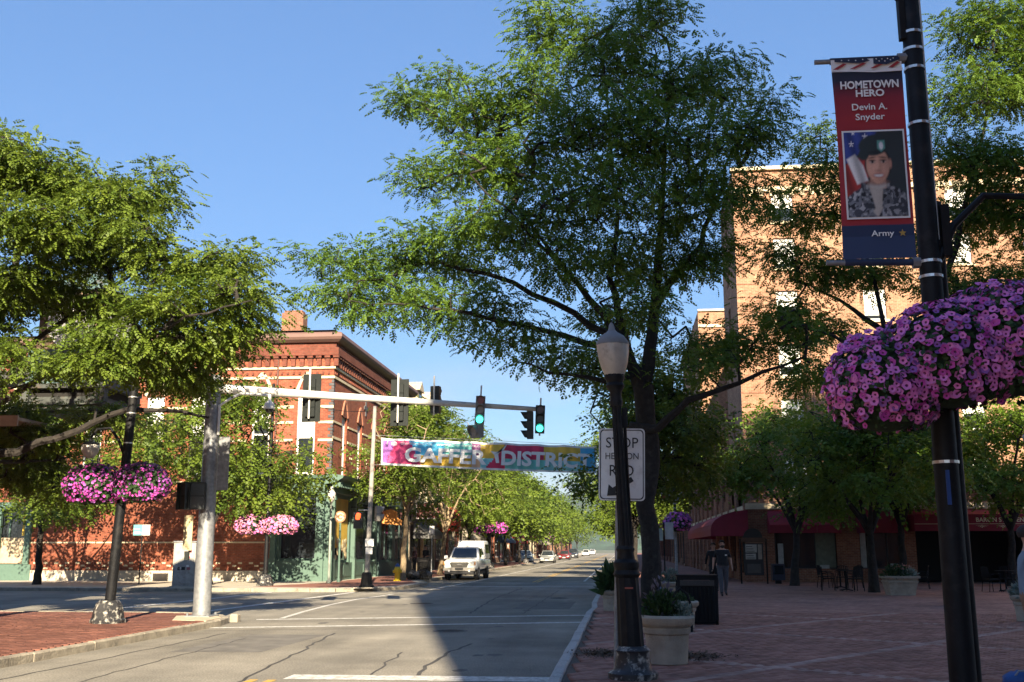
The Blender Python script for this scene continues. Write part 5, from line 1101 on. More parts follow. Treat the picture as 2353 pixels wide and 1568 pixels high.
    put(sm(np.minimum(ell(.50, .84, .265, .125, .08), ell(.33, .745, .105, .075, .5))), np.array([.018, .028, .030]) * (1.6 - u)[..., None]); put(sm(poly([(.30, .69), (.52, .735), (.76, .69), (.765, .74), (.52, .775), (.30, .74)])), (.010, .014, .015))
    put(sm(poly([(.555, .80), (.62, .755), (.69, .80), (.685, .895), (.56, .895)]), .008), (.10, .30, .26)); put(sm(ell(.622, .83, .036, .045), .008), (.72, .72, .74))
    C[:] = np.clip(C * (1 + rg.normal(0, .05, (nz, nx, 1))), 0, 1)
    P = np.stack([U(u), np.full(u.shape, bY - .0185), V(v)], -1).reshape(-1, 3); i = np.arange(nz - 1)[:, None] * nx + np.arange(nx - 1)[None]; F = np.stack([i, i + 1, i + nx + 1, i + nx], -1).reshape(-1, 4)
    m, n, l, p = _base('portrait_print'); a = n.new('ShaderNodeAttribute'); a.attribute_name = 'print'; l.new(a.outputs['Color'], p.inputs['Base Color']); p.inputs['Roughness'].default_value = .7
    me = np_mesh('portrait', P, F, m); at_ = me.attributes.new('print', 'FLOAT_COLOR', 'POINT'); at_.data.foreach_set('color', np.concatenate([C.reshape(-1, 3), np.ones((nx * nz, 1))], 1).astype(np.float32).ravel())
    link(bpy.data.objects.new('portrait', me), HB)
portrait()
# small banner on the pale pole
SB = thing('street_banner', (2.02, 47, 3.7), 'small red and white banner on the pale pole beside the hotel', 'banner')
MB().box(1.72, 2.24, 46.98, 47.0, 3.75, 5.35).build('fabric', M('banner_white', (.6, .56, .5), .8), SB); MB().box(1.73, 2.23, 46.972, 46.978, 4.75, 5.1).box(1.73, 2.23, 46.972, 46.978, 3.78, 3.95).build('print', M('banner_red', (.4, .05, .05), .8), SB)
MB().poly_xz([(1.82, 4.2), (1.95, 4.0), (2.1, 4.1), (2.12, 4.5), (1.9, 4.65), (1.84, 4.5)], 46.972, 46.978).build('print', M('banner_grey', (.28, .22, .2), .8), SB)
# banner across the street
DB = thing('district_banner', (-5.5, 42, 4.9), 'long multicoloured banner reading GAFFER DISTRICT hung across the street', 'banner')
gx0, gx1, gy = -9.66, -.95, 42.0; ztop = lambda x: 6.08 - .05 * (x - gx0) + .012 * math.sin(x * 5); zbot = lambda x: 5.0 - .048 * (x - gx0) - .03 * math.sin(math.pi * (x - gx0) / (gx1 - gx0))
cc = [M('cloth_' + n_, c, .75, var=.06) for n_, c in (('white', (.88, .88, .86)), ('purple', (.34, .12, .42)), ('magenta', (.74, .07, .22)), ('blue', (.10, .48, .75)), ('teal', (.22, .68, .62)), ('gold', (.86, .56, .08)), ('plum', (.32, .12, .28)), ('crimson', (.70, .05, .13)), ('peach', (.84, .6, .42)), ('aqua', (.32, .74, .78)))]
def region(u, v):
    if u < .008 or u > .992 or v < .05 or v > .95: return 0
    if u < .035 + .05 * (v - .3): return 1
    if u < .19 - .06 * v: return 2
    if u < .30: return 3 if v > .45 else 5
    if u < .43: return 4 if v > .48 else 5
    if u < .47: return 6 if v > .4 else 8
    if u < .58 - .06 * v * 0: return (5 if v > .42 else 9) if u < .60 - .12 * (1 - v) else 7
    if u < .76: return 7 if v > .42 else 4
    if u < .93: return 5 if v > .45 else 9
    return 3
mb = MB(); nx, nz = 150, 14
for j in range(nz + 1):
    for i in range(nx + 1):
        x = gx0 + (gx1 - gx0) * i / nx; v = j / nz; mb.v.append((x, gy + .07 * math.sin(x * 4.6 + .9 * math.sin(x * 2) + v * .8) * (.25 + .75 * v) + .03 * math.sin(x * 13 + v * 3 + math.sin(x * 3)), zbot(x) + (ztop(x) - zbot(x)) * v))
for j in range(nz):
    for i in range(nx): a = j * (nx + 1) + i; mb.f.append((a, a + 1, a + nx + 2, a + nx + 1)); mb.m.append(region((i + .5) / nx, (j + .5) / nz))
mb.build('fabric', cc, DB, True)
by = gy - .14; sl = math.atan(.049)
fit_text('GAFFER', -7.0, 5.02, 3.35, .60, cc[0], DB, by, .035, ry=sl); fit_text('DISTRICT', -2.95, 4.84, 3.6, .60, cc[0], DB, by, .035, ry=sl)
fit_text('@gafferdistrict   www.gafferdistrict.com', -7.1, 5.70, 3.5, .13, cc[0], DB, by, .01, ry=sl); fit_text('f  @', -9.2, 5.76, .45, .17, cc[0], DB, by, .02, ry=sl)
MB().poly_xz([(-5.18, 5.5), (-5.02, 5.34), (-4.95, 5.02), (-4.82, 5.02), (-4.86, 5.38), (-4.55, 5.72), (-4.48, 5.80), (-4.62, 5.55), (-4.95, 5.46)], by - .002, by).build('figure_emblem', cc[0], DB)
mb = MB().cyl((-9.9, 42, 6.2), (gx0, 42, 6.1), .008, n=5).cyl((-9.95, 42, 5.0), (gx0, 42, 5.0), .008, n=5).cyl((gx1, 42, ztop(gx1)), (1.2, 42.4, 5.9), .01, n=5).cyl((gx1, 42, zbot(gx1)), (1.2, 42.4, 4.6), .01, n=5).cyl((-9.9, 42, 6.2), (gx1, 42, ztop(gx1) + .04), .008, n=5); mb.build('rope', galv, DB)

# ------------------------------------------------------------------ traffic signals
sig_black = M('signal_black', (.012, .016, .015), .5, var=.1); sig_grey = M('signal_grey', (.27, .25, .22), .6, var=.15); lens = {'red': M('lens_red', (.30, .06, .045), .25, var=.1), 'amber': M('lens_amber', (.34, .27, .2), .25, var=.1), 'off': M('lens_off', (.34, .31, .28), .25, var=.15, scale=20), 'dark': M('lens_dark', (.03, .035, .035), .3), 'redd': M('lens_red_dark', (.09, .02, .018), .25)}
lit = emit('lens_green_lit', (.05, .75, .55), 1.6); litred = emit('hand_red_lit', (.9, .08, .02), 1.3)
def signal(label, loc, rz, body, lenses, s=.27, back=None, tube=.0, tilt=0.):
    n = len(lenses); T = thing('traffic_signal', loc, label, 'traffic signal', 'traffic signals'); T.rotation_euler = (0, tilt, rz); h = n * s
    mb = MB(); d = .17
    for i in range(n): mb.bbox(-s * .5, s * .5, -d * .5, d * .5, -i * s - s + .004, -i * s - .004, .012)
    if True: MB.build(mb, 'housing', body, T, local=True)
    for i, c in enumerate(lenses):
        z = -i * s - s / 2; MB().cyl((0, -d * .5 - .012, z), (0, -d * .5, z), s * .37, n=18).build('lens', lit if c == 'lit' else lens[c], T, local=True)
        v = MB(); k = 14; rr = s * .43
        for j in range(k):
            a0, a1 = R(-50 + 280 * j / k), R(-50 + 280 * (j + 1) / k); dep = lambda a: -d * .5 - .05 - .13 * (.5 + .5 * math.sin(a))
            v.quad((rr * math.cos(a0), -d * .5, z + rr * math.sin(a0)), (rr * math.cos(a1), -d * .5, z + rr * math.sin(a1)), (rr * math.cos(a1), dep(a1), z + rr * math.sin(a1)), (rr * math.cos(a0), dep(a0), z + rr * math.sin(a0)))
        v.build('visor', body, T, local=True)
    if back: MB().box(-s * .5 - back, s * .5 + back, -.012, .012, -h - back, back).build('backplate', sig_black, T, local=True)
    if tube: MB().cyl((0, d * .5 + .05, -h - .05), (0, d * .5 + .05, tube), .022, n=8).build('mount_tube', steelw, T, True, local=True)
    return T
MP = thing('signal_mast', (-9.65, 24.07, .13), 'galvanised signal pole with a long pale mast arm over the street', 'signal pole')
A_, E_ = Vector((-9.55, 24.1, 5.42)), Vector((-2.12, 28.0, 5.33))
MB().lathe([(.24, 0), (.24, .03), (.205, .04), (.185, 2.5), (.165, 5.55), (.12, 5.6)], (-9.65, 24.07, .13), 20).build('shaft', galv, MP, True)
MB().box(-9.95, -9.35, 23.77, 24.37, .13, .16).build('base_plate', galv, MP)
for q in ((-.24, -.24), (.24, -.24), (.24, .24), (-.24, .24)): MB().cyl((-9.65 + q[0], 24.07 + q[1], .16), (-9.65 + q[0], 24.07 + q[1], .22), .025, n=6).build('bolt', galv, MP)
pts = [A_.lerp(E_, t) for t in (0, .35, .7, 1)]
MB().tube(pts, [.115, .095, .075, .06], 16).build('mast_arm', steelw, MP, True)
for t in (.36, .62): p = A_.lerp(E_, t); d = (E_ - A_).normalized(); MB().cyl(p - d * .05, p + d * .03, .118 - .058 * t, n=16).build('joint_collar', steelw, MP, True)
MB().box(-9.42, -9.16, 23.98, 24.02, 3.0, 4.25).build('sign_back', galv, MP)
MB().tube([(-9.46, 24.0, 4.3), (-9.46, 24.0, 5.0), (-9.2, 24.1, 5.2), (-9.0, 24.15, 5.3), (-8.35, 24.4, 5.28)], .035, 8).build('camera_bracket', white, MP, True)
CC = thing('security_camera', (-8.38, 24.4, 4.92), 'white dome camera hanging from the bracket on the signal pole', 'camera'); MB().cyl((-8.38, 24.4, 5.12), (-8.38, 24.4, 5.28), .04, n=10).lathe([(.05, .2), (.11, .14), (.13, .03), (.13, 0)], (-8.38, 24.4, 4.95), 16).build('housing', white, CC, True); MB().sphere((-8.38, 24.4, 4.95), .10, 14, 8).build('dome', glass, CC, True)
def on_arm(t, dz=0.): p = A_.lerp(E_, t); return (p.x, p.y - .14, p.z + dz)
signal('four-light grey signal with lit green lamp, left one of the two facing green lights', (on_arm(.80)[0], on_arm(.80)[1], 5.58), R(8), sig_grey, ['red', 'off', 'lit'], .25, None, .3, .05)
signal('single large grey lamp under the left green signal, turned to the left', (on_arm(.79)[0] - .02, on_arm(.79)[1], 4.82), R(-38), sig_grey, ['off'], .34)
signal('dark signal with lit green lamp at the far end of the mast arm', (E_.x + .02, E_.y - .12, 5.42), R(4), sig_black, ['redd', 'dark', 'lit'], .25, None, .22, .04)
signal('dark signal seen from the side next to the arm end', (E_.x - .28, E_.y + .1, 5.30), R(-88), sig_black, ['dark', 'dark', 'dark'], .25)
for t, lb, bk in ((.26, 'back of a signal with black plate, nearest to the signal pole', .12), (.53, 'back of a signal with black plate at the middle of the mast arm', .12), (.645, 'back of a narrow signal without plate, right of the two plated ones', None)):
    p = on_arm(t); signal(lb, (p[0], p[1] + .34, 5.82), R(172), sig_black, ['dark'] * 4 if bk else ['dark'] * 3, .24, bk, .25)
for x_, rz_, lb in ((-10.02, R(-35), 'left black walk signal on the galvanised pole'), (-9.78, R(12), 'right black walk signal on the galvanised pole')):
    T = thing('walk_signal', (x_, 23.8, 2.55), lb, 'walk signal', 'walk signals'); T.rotation_euler = (0, 0, rz_)
    MB().bbox(-.17, .17, -.1, .1, 0, .62, .02).build('housing', sig_black, T, local=True); MB().box(-.15, .15, -.104, -.1, .02, .29).box(-.15, .15, -.104, -.1, .33, .60).build('face', lens['dark'], T, local=True); MB().box(-.18, .18, -.2, -.1, .60, .62).box(-.18, -.165, -.2, -.1, .0, .61).box(.165, .18, -.2, -.1, .0, .61).build('hood', sig_black, T, local=True)
T = thing('push_button_sign', (-9.98, 23.84, 1.6), 'narrow yellowed crossing sign under the walk signals on the galvanised pole', 'sign'); MB().box(-10.09, -9.88, 23.82, 23.84, 1.62, 2.42).build('plate', M('yellowed_plate', (.5, .43, .26), .7, dirt=(.35, .29, .16), dscale=6), T); MB().box(-10.03, -9.93, 23.80, 23.86, 1.4, 1.6).build('button_box', sig_black, T)
# utility pole with walk signal
UP = thing('utility_pole', (-10.1, 41.9, .13), 'grey utility pole at the far corner holding the street banner', 'pole'); MB().lathe([(.10, .5), (.09, 4), (.075, 7.25)], (-10.1, 41.9, .13), 12, lean=(.022, 0)).build('shaft', M('weathered_pole', (.3, .28, .25), .8, var=.2), UP, True)
MB().lathe([(.30, 0), (.30, .1), (.24, .14), (.20, .55), (.15, .62)], (-10.1, 41.9, .13), 8, sq=True).build('base', blackm, UP); MB().box(-10.55, -9.75, 41.6, 42.3, .128, .17).build('footing', conc, UP)
MB().box(-10.16, -9.82, 41.75, 41.77, 1.75, 2.05).box(-10.14, -9.86, 41.75, 41.77, 1.45, 1.7).build('notice_plate', white, UP); MB().cyl((-10.5, 41.85, 3.18), (-10.05, 41.88, 3.18), .02, n=6).build('bracket', galv, UP)
T = thing('walk_signal', (-10.5, 41.8, 2.45), 'walk signal showing a lit orange hand on the utility pole', 'walk signal', 'walk signals'); MB().bbox(-10.68, -10.32, 41.8, 42.0, 2.45, 3.1, .02).build('housing', sig_black, T)
MB().poly_xz([(-10.6, 2.86), (-10.56, 2.8), (-10.44, 2.8), (-10.40, 2.9), (-10.38, 3.02), (-10.42, 3.05), (-10.45, 3.06), (-10.5, 3.07), (-10.55, 3.06), (-10.58, 2.98)], 41.785, 41.797).build('hand_lamp', litred, T)
signal('grey signal seen from behind on the utility pole', (-9.75, 42.05, 3.35), R(120), sig_grey, ['dark', 'dark'], .3)
# overhead wires
for a, b, lb in (((-9.95, 41.95, 6.6), (1.0, 62, 7.2), 'thin overhead wire crossing behind the green signals'), ((-15.0, 44.2, 8.5), (-9.95, 41.95, 7.2), 'thin wire from the slim pole to the utility pole')):
    a, b = Vector(a), Vector(b); pts = [a.lerp(b, t) - Vector((0, 0, .35 * 4 * t * (1 - t))) for t in np.linspace(0, 1, 12)]; tag(MB().tube(pts, .012, 5).build('overhead_wire', blackm), lb, 'wire')

# ------------------------------------------------------------------ fluted lamp post and stop sign
LX, LYY, ln = .10, 13.2, (-.042, 0); LP = thing('street_lamp', (LX, LYY, .13), 'fluted black lamp post with a grey acorn globe, leaning beside the kerb', 'street lamp')
MB().lathe([(.30, 0), (.30, .07), (.25, .10), (.22, .13), (.20, .30), (.215, .33), (.17, .38)], (LX, LYY, .13), 16).build('base', peel, LP, True)
MB().lathe([(.155, .36), (.15, .5), (.135, 1.15), (.13, 1.2)], (LX, LYY, .13), 24, flute=.045, nf=1, lean=ln).build('pedestal', black, LP, True)
MB().lathe([(.14, 1.18), (.165, 1.22), (.14, 1.27), (.155, 1.31), (.155, 1.36), (.11, 1.40), (.10, 1.48), (.115, 1.52), (.095, 1.56)], (LX, LYY, .13), 20, lean=ln).build('collar', black, LP, True)
MB().lathe([(.078, 1.55), (.072, 1.8), (.06, 3.1), (.056, 3.3)], (LX, LYY, .13), 24, flute=.07, nf=1, lean=ln).build('shaft', black, LP, True)
MB().lathe([(.075, 3.28), (.085, 3.34), (.07, 3.38), (.075, 3.46), (.12, 3.54), (.10, 3.58), (.13, 3.64), (.125, 3.68)], (LX, LYY, .13), 20, lean=ln).build('capital', black, LP, True)
MB().lathe([(.12, 3.67), (.15, 3.74), (.185, 3.86), (.205, 4.0), (.205, 4.07)], (LX, LYY, .13), 24, flute=.02, nf=1, lean=ln).build('globe', M('ribbed_globe', (.46, .42, .36), .35, var=.25, scale=5, dirt=(.28, .26, .22), dscale=5), LP, True)
MB().lathe([(.21, 4.06), (.205, 4.1), (.15, 4.18), (.07, 4.23), (.045, 4.26), (.03, 4.33), (.008, 4.36)], (LX, LYY, .13), 24, lean=ln).build('globe_cap', M('globe_cap', (.2, .19, .18), .5), LP, True)
MB().box(.02, .12, 13.03, 13.05, 1.18, 1.2).build('red_tape', M('red_tape', (.35, .08, .05), .6), LP); MB().box(.03, .10, 13.25, 13.33, 3.15, 3.4).cyl((.115, 13.29, 1.5), (.06, 13.29, 3.2), .022, n=8).build('conduit', black, LP, True)
SS = thing('stop_here_sign', (-.11, 13.88, .13), 'white rectangular sign reading STOP HERE ON RED behind the fluted lamp post', 'sign'); rs_ = R(2)
MB().cyl((-.11, 13.9, .1), (-.02, 13.9, 3.15), .032, n=10).build('post', galv, SS, True)
mb = MB(); W2, H2, rr = .30, .47, .05; out_ = []
for sx1, sz1, a0 in ((1, -1, -90), (1, 1, 0), (-1, 1, 90), (-1, -1, 180)):
    for k in range(5): t = R(a0 + 22.5 * k); out_.append((sx1 * (W2 - rr) + rr * math.cos(t), sz1 * (H2 - rr) + rr * math.sin(t)))
cxs, czs, cyx = .015, 2.735, 13.86; tl = R(1.2); rotp = lambda p, k=1.: (cxs + (p[0] * math.cos(tl) + p[1] * math.sin(tl)) * k, czs + (-p[0] * math.sin(tl) + p[1] * math.cos(tl)) * k)
sgn = M('sign_sheeting', (.74, .74, .71), .5, var=.06, scale=5, dirt=(.6, .59, .56), dscale=7); sgb = M('sign_black', (.012, .012, .013), .6, var=0)
MB().poly_xz([rotp(p) for p in out_], cyx, cyx + .004).build('plate', sgn, SS)
inn = [(p[0] * .945, p[1] * .965) for p in out_]; inn2 = [(p[0] * .905, p[1] * .94) for p in out_]; mb = MB()
for k in range(20): a, b, c, d = inn[k], inn[(k + 1) % 20], inn2[(k + 1) % 20], inn2[k]; mb.poly_xz([rotp(a), rotp(b), rotp(c), rotp(d)], cyx - .003, cyx - .001)
mb.build('border', sgb, SS)
fit_text('STOP', cxs + .008, czs + .215, .42, .135, sgb, SS, cyx - .004, .0, ry=tl); fit_text('HERE ON', cxs + .004, czs + .065, .43, .085, sgb, SS, cyx - .004, .0, ry=tl); fit_text('RED', cxs - .005, czs - .15, .31, .14, sgb, SS, cyx - .004, .0, ry=tl)
MB().poly_xz([rotp(p) for p in ((-.19, -.41), (-.17, -.26), (-.12, -.305), (.12, -.16), (.155, -.215), (-.08, -.36), (-.03, -.40))], cyx - .004, cyx - .001).build('arrow', sgb, SS)

# ------------------------------------------------------------------ planters
stone = M('cast_stone', (.40, .35, .27), .85, var=.2, scale=4, bump=.5, bscale=40, dirt=(.27, .23, .17), dscale=3)
def foliage_mound(T, c, r, n, ls, mat, seed, name='foliage'):
    rg = np.random.default_rng(seed); q = rg.normal(size=(n, 3)); q /= np.linalg.norm(q, axis=1, keepdims=True); q[:, 2] = np.abs(q[:, 2]); P = np.array(c) + q * np.array(r) * (rg.random((n, 1)) ** .4)
    d = q + rg.normal(0, .5, (n, 3)) + np.array([0, 0, .5]); d /= np.linalg.norm(d, axis=1, keepdims=True); s = np.cross(d, rg.normal(size=(n, 3))); s /= np.linalg.norm(s, axis=1, keepdims=True); l_ = ls * rg.uniform(.6, 1.4, (n, 1))
    V = np.stack([P, P + d * l_ * .5 + s * l_ * .22, P + d * l_, P + d * l_ * .5 - s * l_ * .22], 1).reshape(-1, 3)
    o = link(bpy.data.objects.new(name, np_mesh(name, V, np.arange(4 * n).reshape(-1, 4), mat, np.repeat(rg.random(n), 4))), T); o['kind'] = 'stuff'; return o
soil = M('soil', (.05, .035, .025), .95)
def round_planter(label, x, y, R_, H_, plants, seed):
    T = thing('planter', (x, y, .13), label, 'planter', 'stone planters'); k = R_
    MB().lathe([(k * .74, 0), (k * .77, .02 * H_), (k * .76, .06 * H_), (k * .82, .60 * H_), (k * .88, .63 * H_), (k * .9, .72 * H_), (k * .86, .75 * H_), (k * .96, .79 * H_), (k * 1.04, .84 * H_), (k * 1.06, .95 * H_), (k * .98, H_), (k * .86, H_), (k * .84, .9 * H_)], (x, y, .13), 32).build('pot', stone, T, True)
    MB().cyl((x, y, .13 + H_ * .85), (x, y, .13 + H_ * .93), k * .85, n=20).build('soil', soil, T)
    for i, (dx, dy, r, n, ls, m) in enumerate(plants): foliage_mound(T, (x + dx, y + dy, .13 + H_ * .9), r, n, ls, m, seed + i)
    return T
lav = leaf_mat('lavender', (.07, .07, .1), (.15, .14, .19), .1)
round_planter('large round stone planter with leafy plants right of the fluted lamp post', .58, 14.95, .36, .64, [(-.06, 0, (.26, .26, .36), 900, .085, plantleaf), (.2, -.05, (.14, .2, .24), 320, .06, sage), (-.08, .05, (.22, .2, .55), 150, .09, lav)], 50)
round_planter('smaller stone planter with low green plants left of the black litter bin', 1.12, 21.6, .34, .52, [(0, 0, (.28, .28, .2), 700, .05, plantleaf)], 54)
round_planter('low stone planter with spiky leaves beside the kerb left of the lamp post', -.30, 27.4, .26, .5, [(0, 0, (.2, .2, .5), 160, .35, plantleaf)], 58)
round_planter('stone planter with pale foliage behind the locust trunk', 1.35, 31.5, .36, .6, [(0, 0, (.3, .3, .4), 600, .09, sage), (.1, 0, (.3, .3, .25), 300, .06, plantleaf)], 61)
T = thing('planter', (9.3, 37.6, .13), 'square tapered stone planter with mixed flowers on the plaza', 'planter', 'stone planters')
mb = MB(); 
for z0_, z1_, a, b in ((0, .05, .40, .40), (.05, .42, .40, .47), (.42, .47, .5, .5), (.47, .56, .46, .48), (.56, .63, .55, .55)): mb.add([(9.3 + sx1 * q, 37.6 + sy1 * q, .13 + z) for q, z in ((a, z0_), (b, z1_)) for sx1, sy1 in ((-1, -1), (1, -1), (1, 1), (-1, 1))], [(0, 3, 2, 1), (4, 5, 6, 7), (0, 1, 5, 4), (1, 2, 6, 5), (2, 3, 7, 6), (3, 0, 4, 7)])
mb.build('pot', stone, T); foliage_mound(T, (9.2, 37.55, .7), (.5, .45, .4), 700, .1, plantleaf, 70); foliage_mound(T, (9.6, 37.5, .7), (.3, .35, .32), 350, .09, sage, 71); foliage_mound(T, (9.35, 37.5, .95), (.35, .35, .2), 70, .07, M('salmon_flower', (.5, .22, .16), .7), 72, 'blossoms')
round_planter('stone planter with pale succulents at the right edge of the plaza', 8.68, 24.3, .36, .55, [(0, 0, (.36, .36, .36), 800, .1, sage), (.25, 0, (.16, .2, .42), 60, .07, petal['magenta'])], 75)

# ------------------------------------------------------------------ litter bins, bike rack, mulch
def litter_bin(label, x, y, wd, dp, H_, group='litter bins'):
    T = thing('litter_bin', (x, y, .13), label, 'litter bin', group); z = .13
    MB().box(x - wd / 2 + .05, x + wd / 2 - .05, y - dp / 2 + .05, y + dp / 2 - .05, z + .04, z + H_ * .86).build('liner', dark, T)
    mb = MB().box(x - wd / 2, x + wd / 2, y - dp / 2, y + dp / 2, z + H_ * .92, z + H_).box(x - wd / 2 - .02, x + wd / 2 + .02, y - dp / 2 - .02, y + dp / 2 + .02, z + H_, z + H_ + .025).box(x - wd / 2, x + wd / 2, y - dp / 2, y + dp / 2, z + .02, z + .07); mb.build('rim', blackm, T)
    for sx1 in (-1, 1):
        for sy1 in (-1, 1): MB().box(x + sx1 * (wd / 2 - .03) - .03, x + sx1 * (wd / 2 - .03) + .03, y + sy1 * (dp / 2 - .03) - .03, y + sy1 * (dp / 2 - .03) + .03, z, z + H_ * .92).build('corner_post', blackm, T)
    n = int(wd / .075); sl_ = MB().box(-.018, .018, -.01, .01, 0, H_ * .70).mesh('slat', blackm)
    for face in range(4):
        for i in range(1, n):
            u = -wd / 2 + wd * i / n; v = -dp / 2 + dp * i / n; o = bpy.data.objects.new('slat', sl_); COL.objects.link(o); o.parent = T
            o.location = ((u, -dp / 2, .08), (dp and wd / 2, v, .08), (u, dp / 2, .08), (-wd / 2, v, .08))[face]; o.rotation_euler = (0, 0, R(90) if face % 2 else 0)
    mb = MB()
    for i in range(9): mb.box(x - wd * .38 + i * wd * .085, x - wd * .38 + i * wd * .085 + .03, y - dp / 2 - .006, y - dp / 2, z + H_ * .83, z + H_ * .89)
    mb.box(x - wd / 2 + .06, x + wd / 2 - .06, y - dp / 2, y - dp / 2 + .02, z + H_ * .80, z + H_ * .915); mb.build('header_panel', M('header_dark', (.03, .028, .028), .5), T)
litter_bin('black slatted litter bin on the plaza beside the stone planters', 1.52, 22.8, .82, .55, .97)
litter_bin('black slatted bin on the far pavement behind the rubbish bags', -10.55, 56.6, .62, .6, 1.05)
litter_bin('black bin near the pale flower pole by the hotel awning', 1.25, 42.5, .5, .5, 1.0)
T = thing('bike_rack', (1.12, 20.5, .13), 'black hoop rack between the round planters', 'bike rack'); MB().tube([(.86, 20.5, .13), (.86, 20.5, .6), (.93, 20.5, .82), (1.06, 20.5, .92), (1.19, 20.5, .82), (1.26, 20.5, .6), (1.26, 20.5, .13)], .025, 8).build('hoop', blackm, T, True); MB().box(.80, .92, 20.44, 20.56, .13, .14).box(1.2, 1.32, 20.44, 20.56, .13, .14).build('foot_plate', blackm, T)
def litter(name, label, c, r, n, seed, col):
    rg = np.random.default_rng(seed); P = np.stack([c[0] + rg.normal(0, r, n), c[1] + rg.normal(0, r * 1.6, n), np.full(n, .134) + rg.random(n) * .03], 1); a = rg.random(n) * 6.28; d = np.stack([np.cos(a), np.sin(a), rg.normal(0, .3, n)], 1) * rg.uniform(.015, .05, (n, 1)); s = np.stack([-np.sin(a), np.cos(a), rg.normal(0, .3, n)], 1) * .012
    V = np.stack([P - d, P + s, P + d, P - s], 1).reshape(-1, 3); o = bpy.data.objects.new(name, np_mesh(name, V, np.arange(4 * n).reshape(-1, 4), col)); COL.objects.link(o); tag(o, label, 'leaf litter', kind='stuff')
lit_c = M('dry_leaf', (.10, .065, .04), .9, var=.4, scale=20)
litter('leaf_litter', 'dry brown leaf litter on the bricks between kerb and lamp post', (-.32, 16.2), .17, 700, 1, lit_c); litter('mulch', 'dark bark mulch scattered right of the round planter', (1.0, 15.9), .2, 700, 2, lit_c)

# ------------------------------------------------------------------ cafe tables and chairs
def cafe_chair(label, x, y, rz):
    T = thing('cafe_chair', (x, y, .13), label, 'chair', 'black cafe chairs'); T.rotation_euler = (0, 0, rz)
    MB().bbox(-.21, .21, -.21, .21, .43, .46, .01).build('seat', blackm, T, local=True)
    for sx1 in (-1, 1): MB().cyl((sx1 * .19, -.19, .43), (sx1 * .22, -.23, 0), .013, n=6).build('leg', blackm, T, local=True); MB().tube([(sx1 * .21, .26, 0), (sx1 * .19, .2, .44), (sx1 * .19, .27, .86)], .013, 6).build('leg', blackm, T, local=True)
    mb = MB().tube([(-.19, .27, .86), (0, .29, .89), (.19, .27, .86)], .013, 6)
    mb.build('back_rail', blackm, T, local=True)
    for i in range(5): MB().box(-.15 + i * .07, -.12 + i * .07, .235, .25, .5, .87).build('back_slat', blackm, T, local=True)
    MB().tube([(-.2, .22, .62), (-.25, 0, .65), (-.23, -.18, .62), (-.2, -.2, .45)], .012, 6).build('arm', blackm, T, local=True); MB().tube([(.2, .22, .62), (.25, 0, .65), (.23, -.18, .62), (.2, -.2, .45)], .012, 6).build('arm', blackm, T, local=True)
def cafe_table(label, x, y):
    T = thing('cafe_table', (x, y, .13), label, 'table', 'black cafe tables'); MB().cyl((0, 0, .72), (0, 0, .745), .36, n=20).build('top', blackm, T, local=True); MB().cyl((0, 0, .03), (0, 0, .72), .035, n=8).build('stem', blackm, T, local=True)
    for k in range(4): a = R(45 + 90 * k); MB().cyl((0, 0, .06), (.28 * math.cos(a), .28 * math.sin(a), .015), .02, n=6).build('foot', blackm, T, local=True)
TS = [(8.6, 44.0, 'small round black table by the small plaza tree'), (8.25, 41.2, 'round black table left of the forked plaza tree'), (13.9, 41.0, 'round black table at the right side before the dark passage'), (11.0, 43.6, 'round black table behind the square flower planter')]
for k, (x, y, lb) in enumerate(TS):
    cafe_table(lb, x, y); nm = lb.replace('small round black table', 'the table').replace('round black table', 'the table')
    for j, a in enumerate((20, 150, 265)):
        t = R(a + 25 * k); cafe_chair('black slatted chair on the %s of %s' % (('right', 'left', 'near side')[j], nm[:60] if k != 2 else 'the table by the dark passage'), x + .62 * math.cos(t), y + .62 * math.sin(t), t - R(90))
# notice board and boxes by the hotel corner
T = thing('notice_board', (5.85, 49.0, .13), 'dark framed notice board with posters and arched top by the hotel corner', 'notice board')
for x in (5.28, 6.42): MB().cyl((x, 49, .13), (x, 49, 2.1), .035, n=8).build('post', blackm, T, True)
MB().box(5.3, 6.4, 48.96, 49.02, 1.95, 2.15).build('header', woodm, T); MB().poly_xz([(5.45 + .4 - .42 * math.cos(R(a)), 2.15 + .42 * math.sin(R(a))) for a in range(0, 181, 15)], 48.97, 49.01).build('arch', dkb, T)
MB().box(5.42, 6.28, 48.98, 49.02, .5, 1.9).build('board', dkb, T)
pap = M('paper', (.46, .44, .39), .8, var=.1); MB().box(5.5, 6.0, 48.965, 48.978, 1.5, 1.85).build('poster', pap, T); MB().box(5.5, 5.95, 48.965, 48.978, 1.2, 1.45).build('poster', pap, T); MB().box(6.05, 6.22, 48.965, 48.978, 1.2, 1.85).build('poster', M('paper2', (.35, .3, .24), .8), T)
mb = MB()
for i in range(6): mb.box(5.53, 5.9 - .05 * (i % 3), 48.958, 48.964, 1.24 + i * .1, 1.27 + i * .1)
mb.build('print', dkb, T); MB().box(5.55, 6.15, 48.965, 48.978, .6, 1.0).build('poster', M('paper3', (.10, .09, .08), .8), T)
T = thing('news_box', (6.95, 49.3, .13), 'dark blue newspaper box beside the notice board', 'news box'); MB().bbox(6.65, 7.2, 49.0, 49.55, .28, 1.0, .03).build('body', M('navy_paint', (.015, .02, .045), .5), T); MB().box(6.72, 7.13, 48.985, 49.0, .55, .93).build('door', glass, T); MB().box(6.8, 7.05, 49.15, 49.4, .13, .28).build('pedestal', blackm, T)
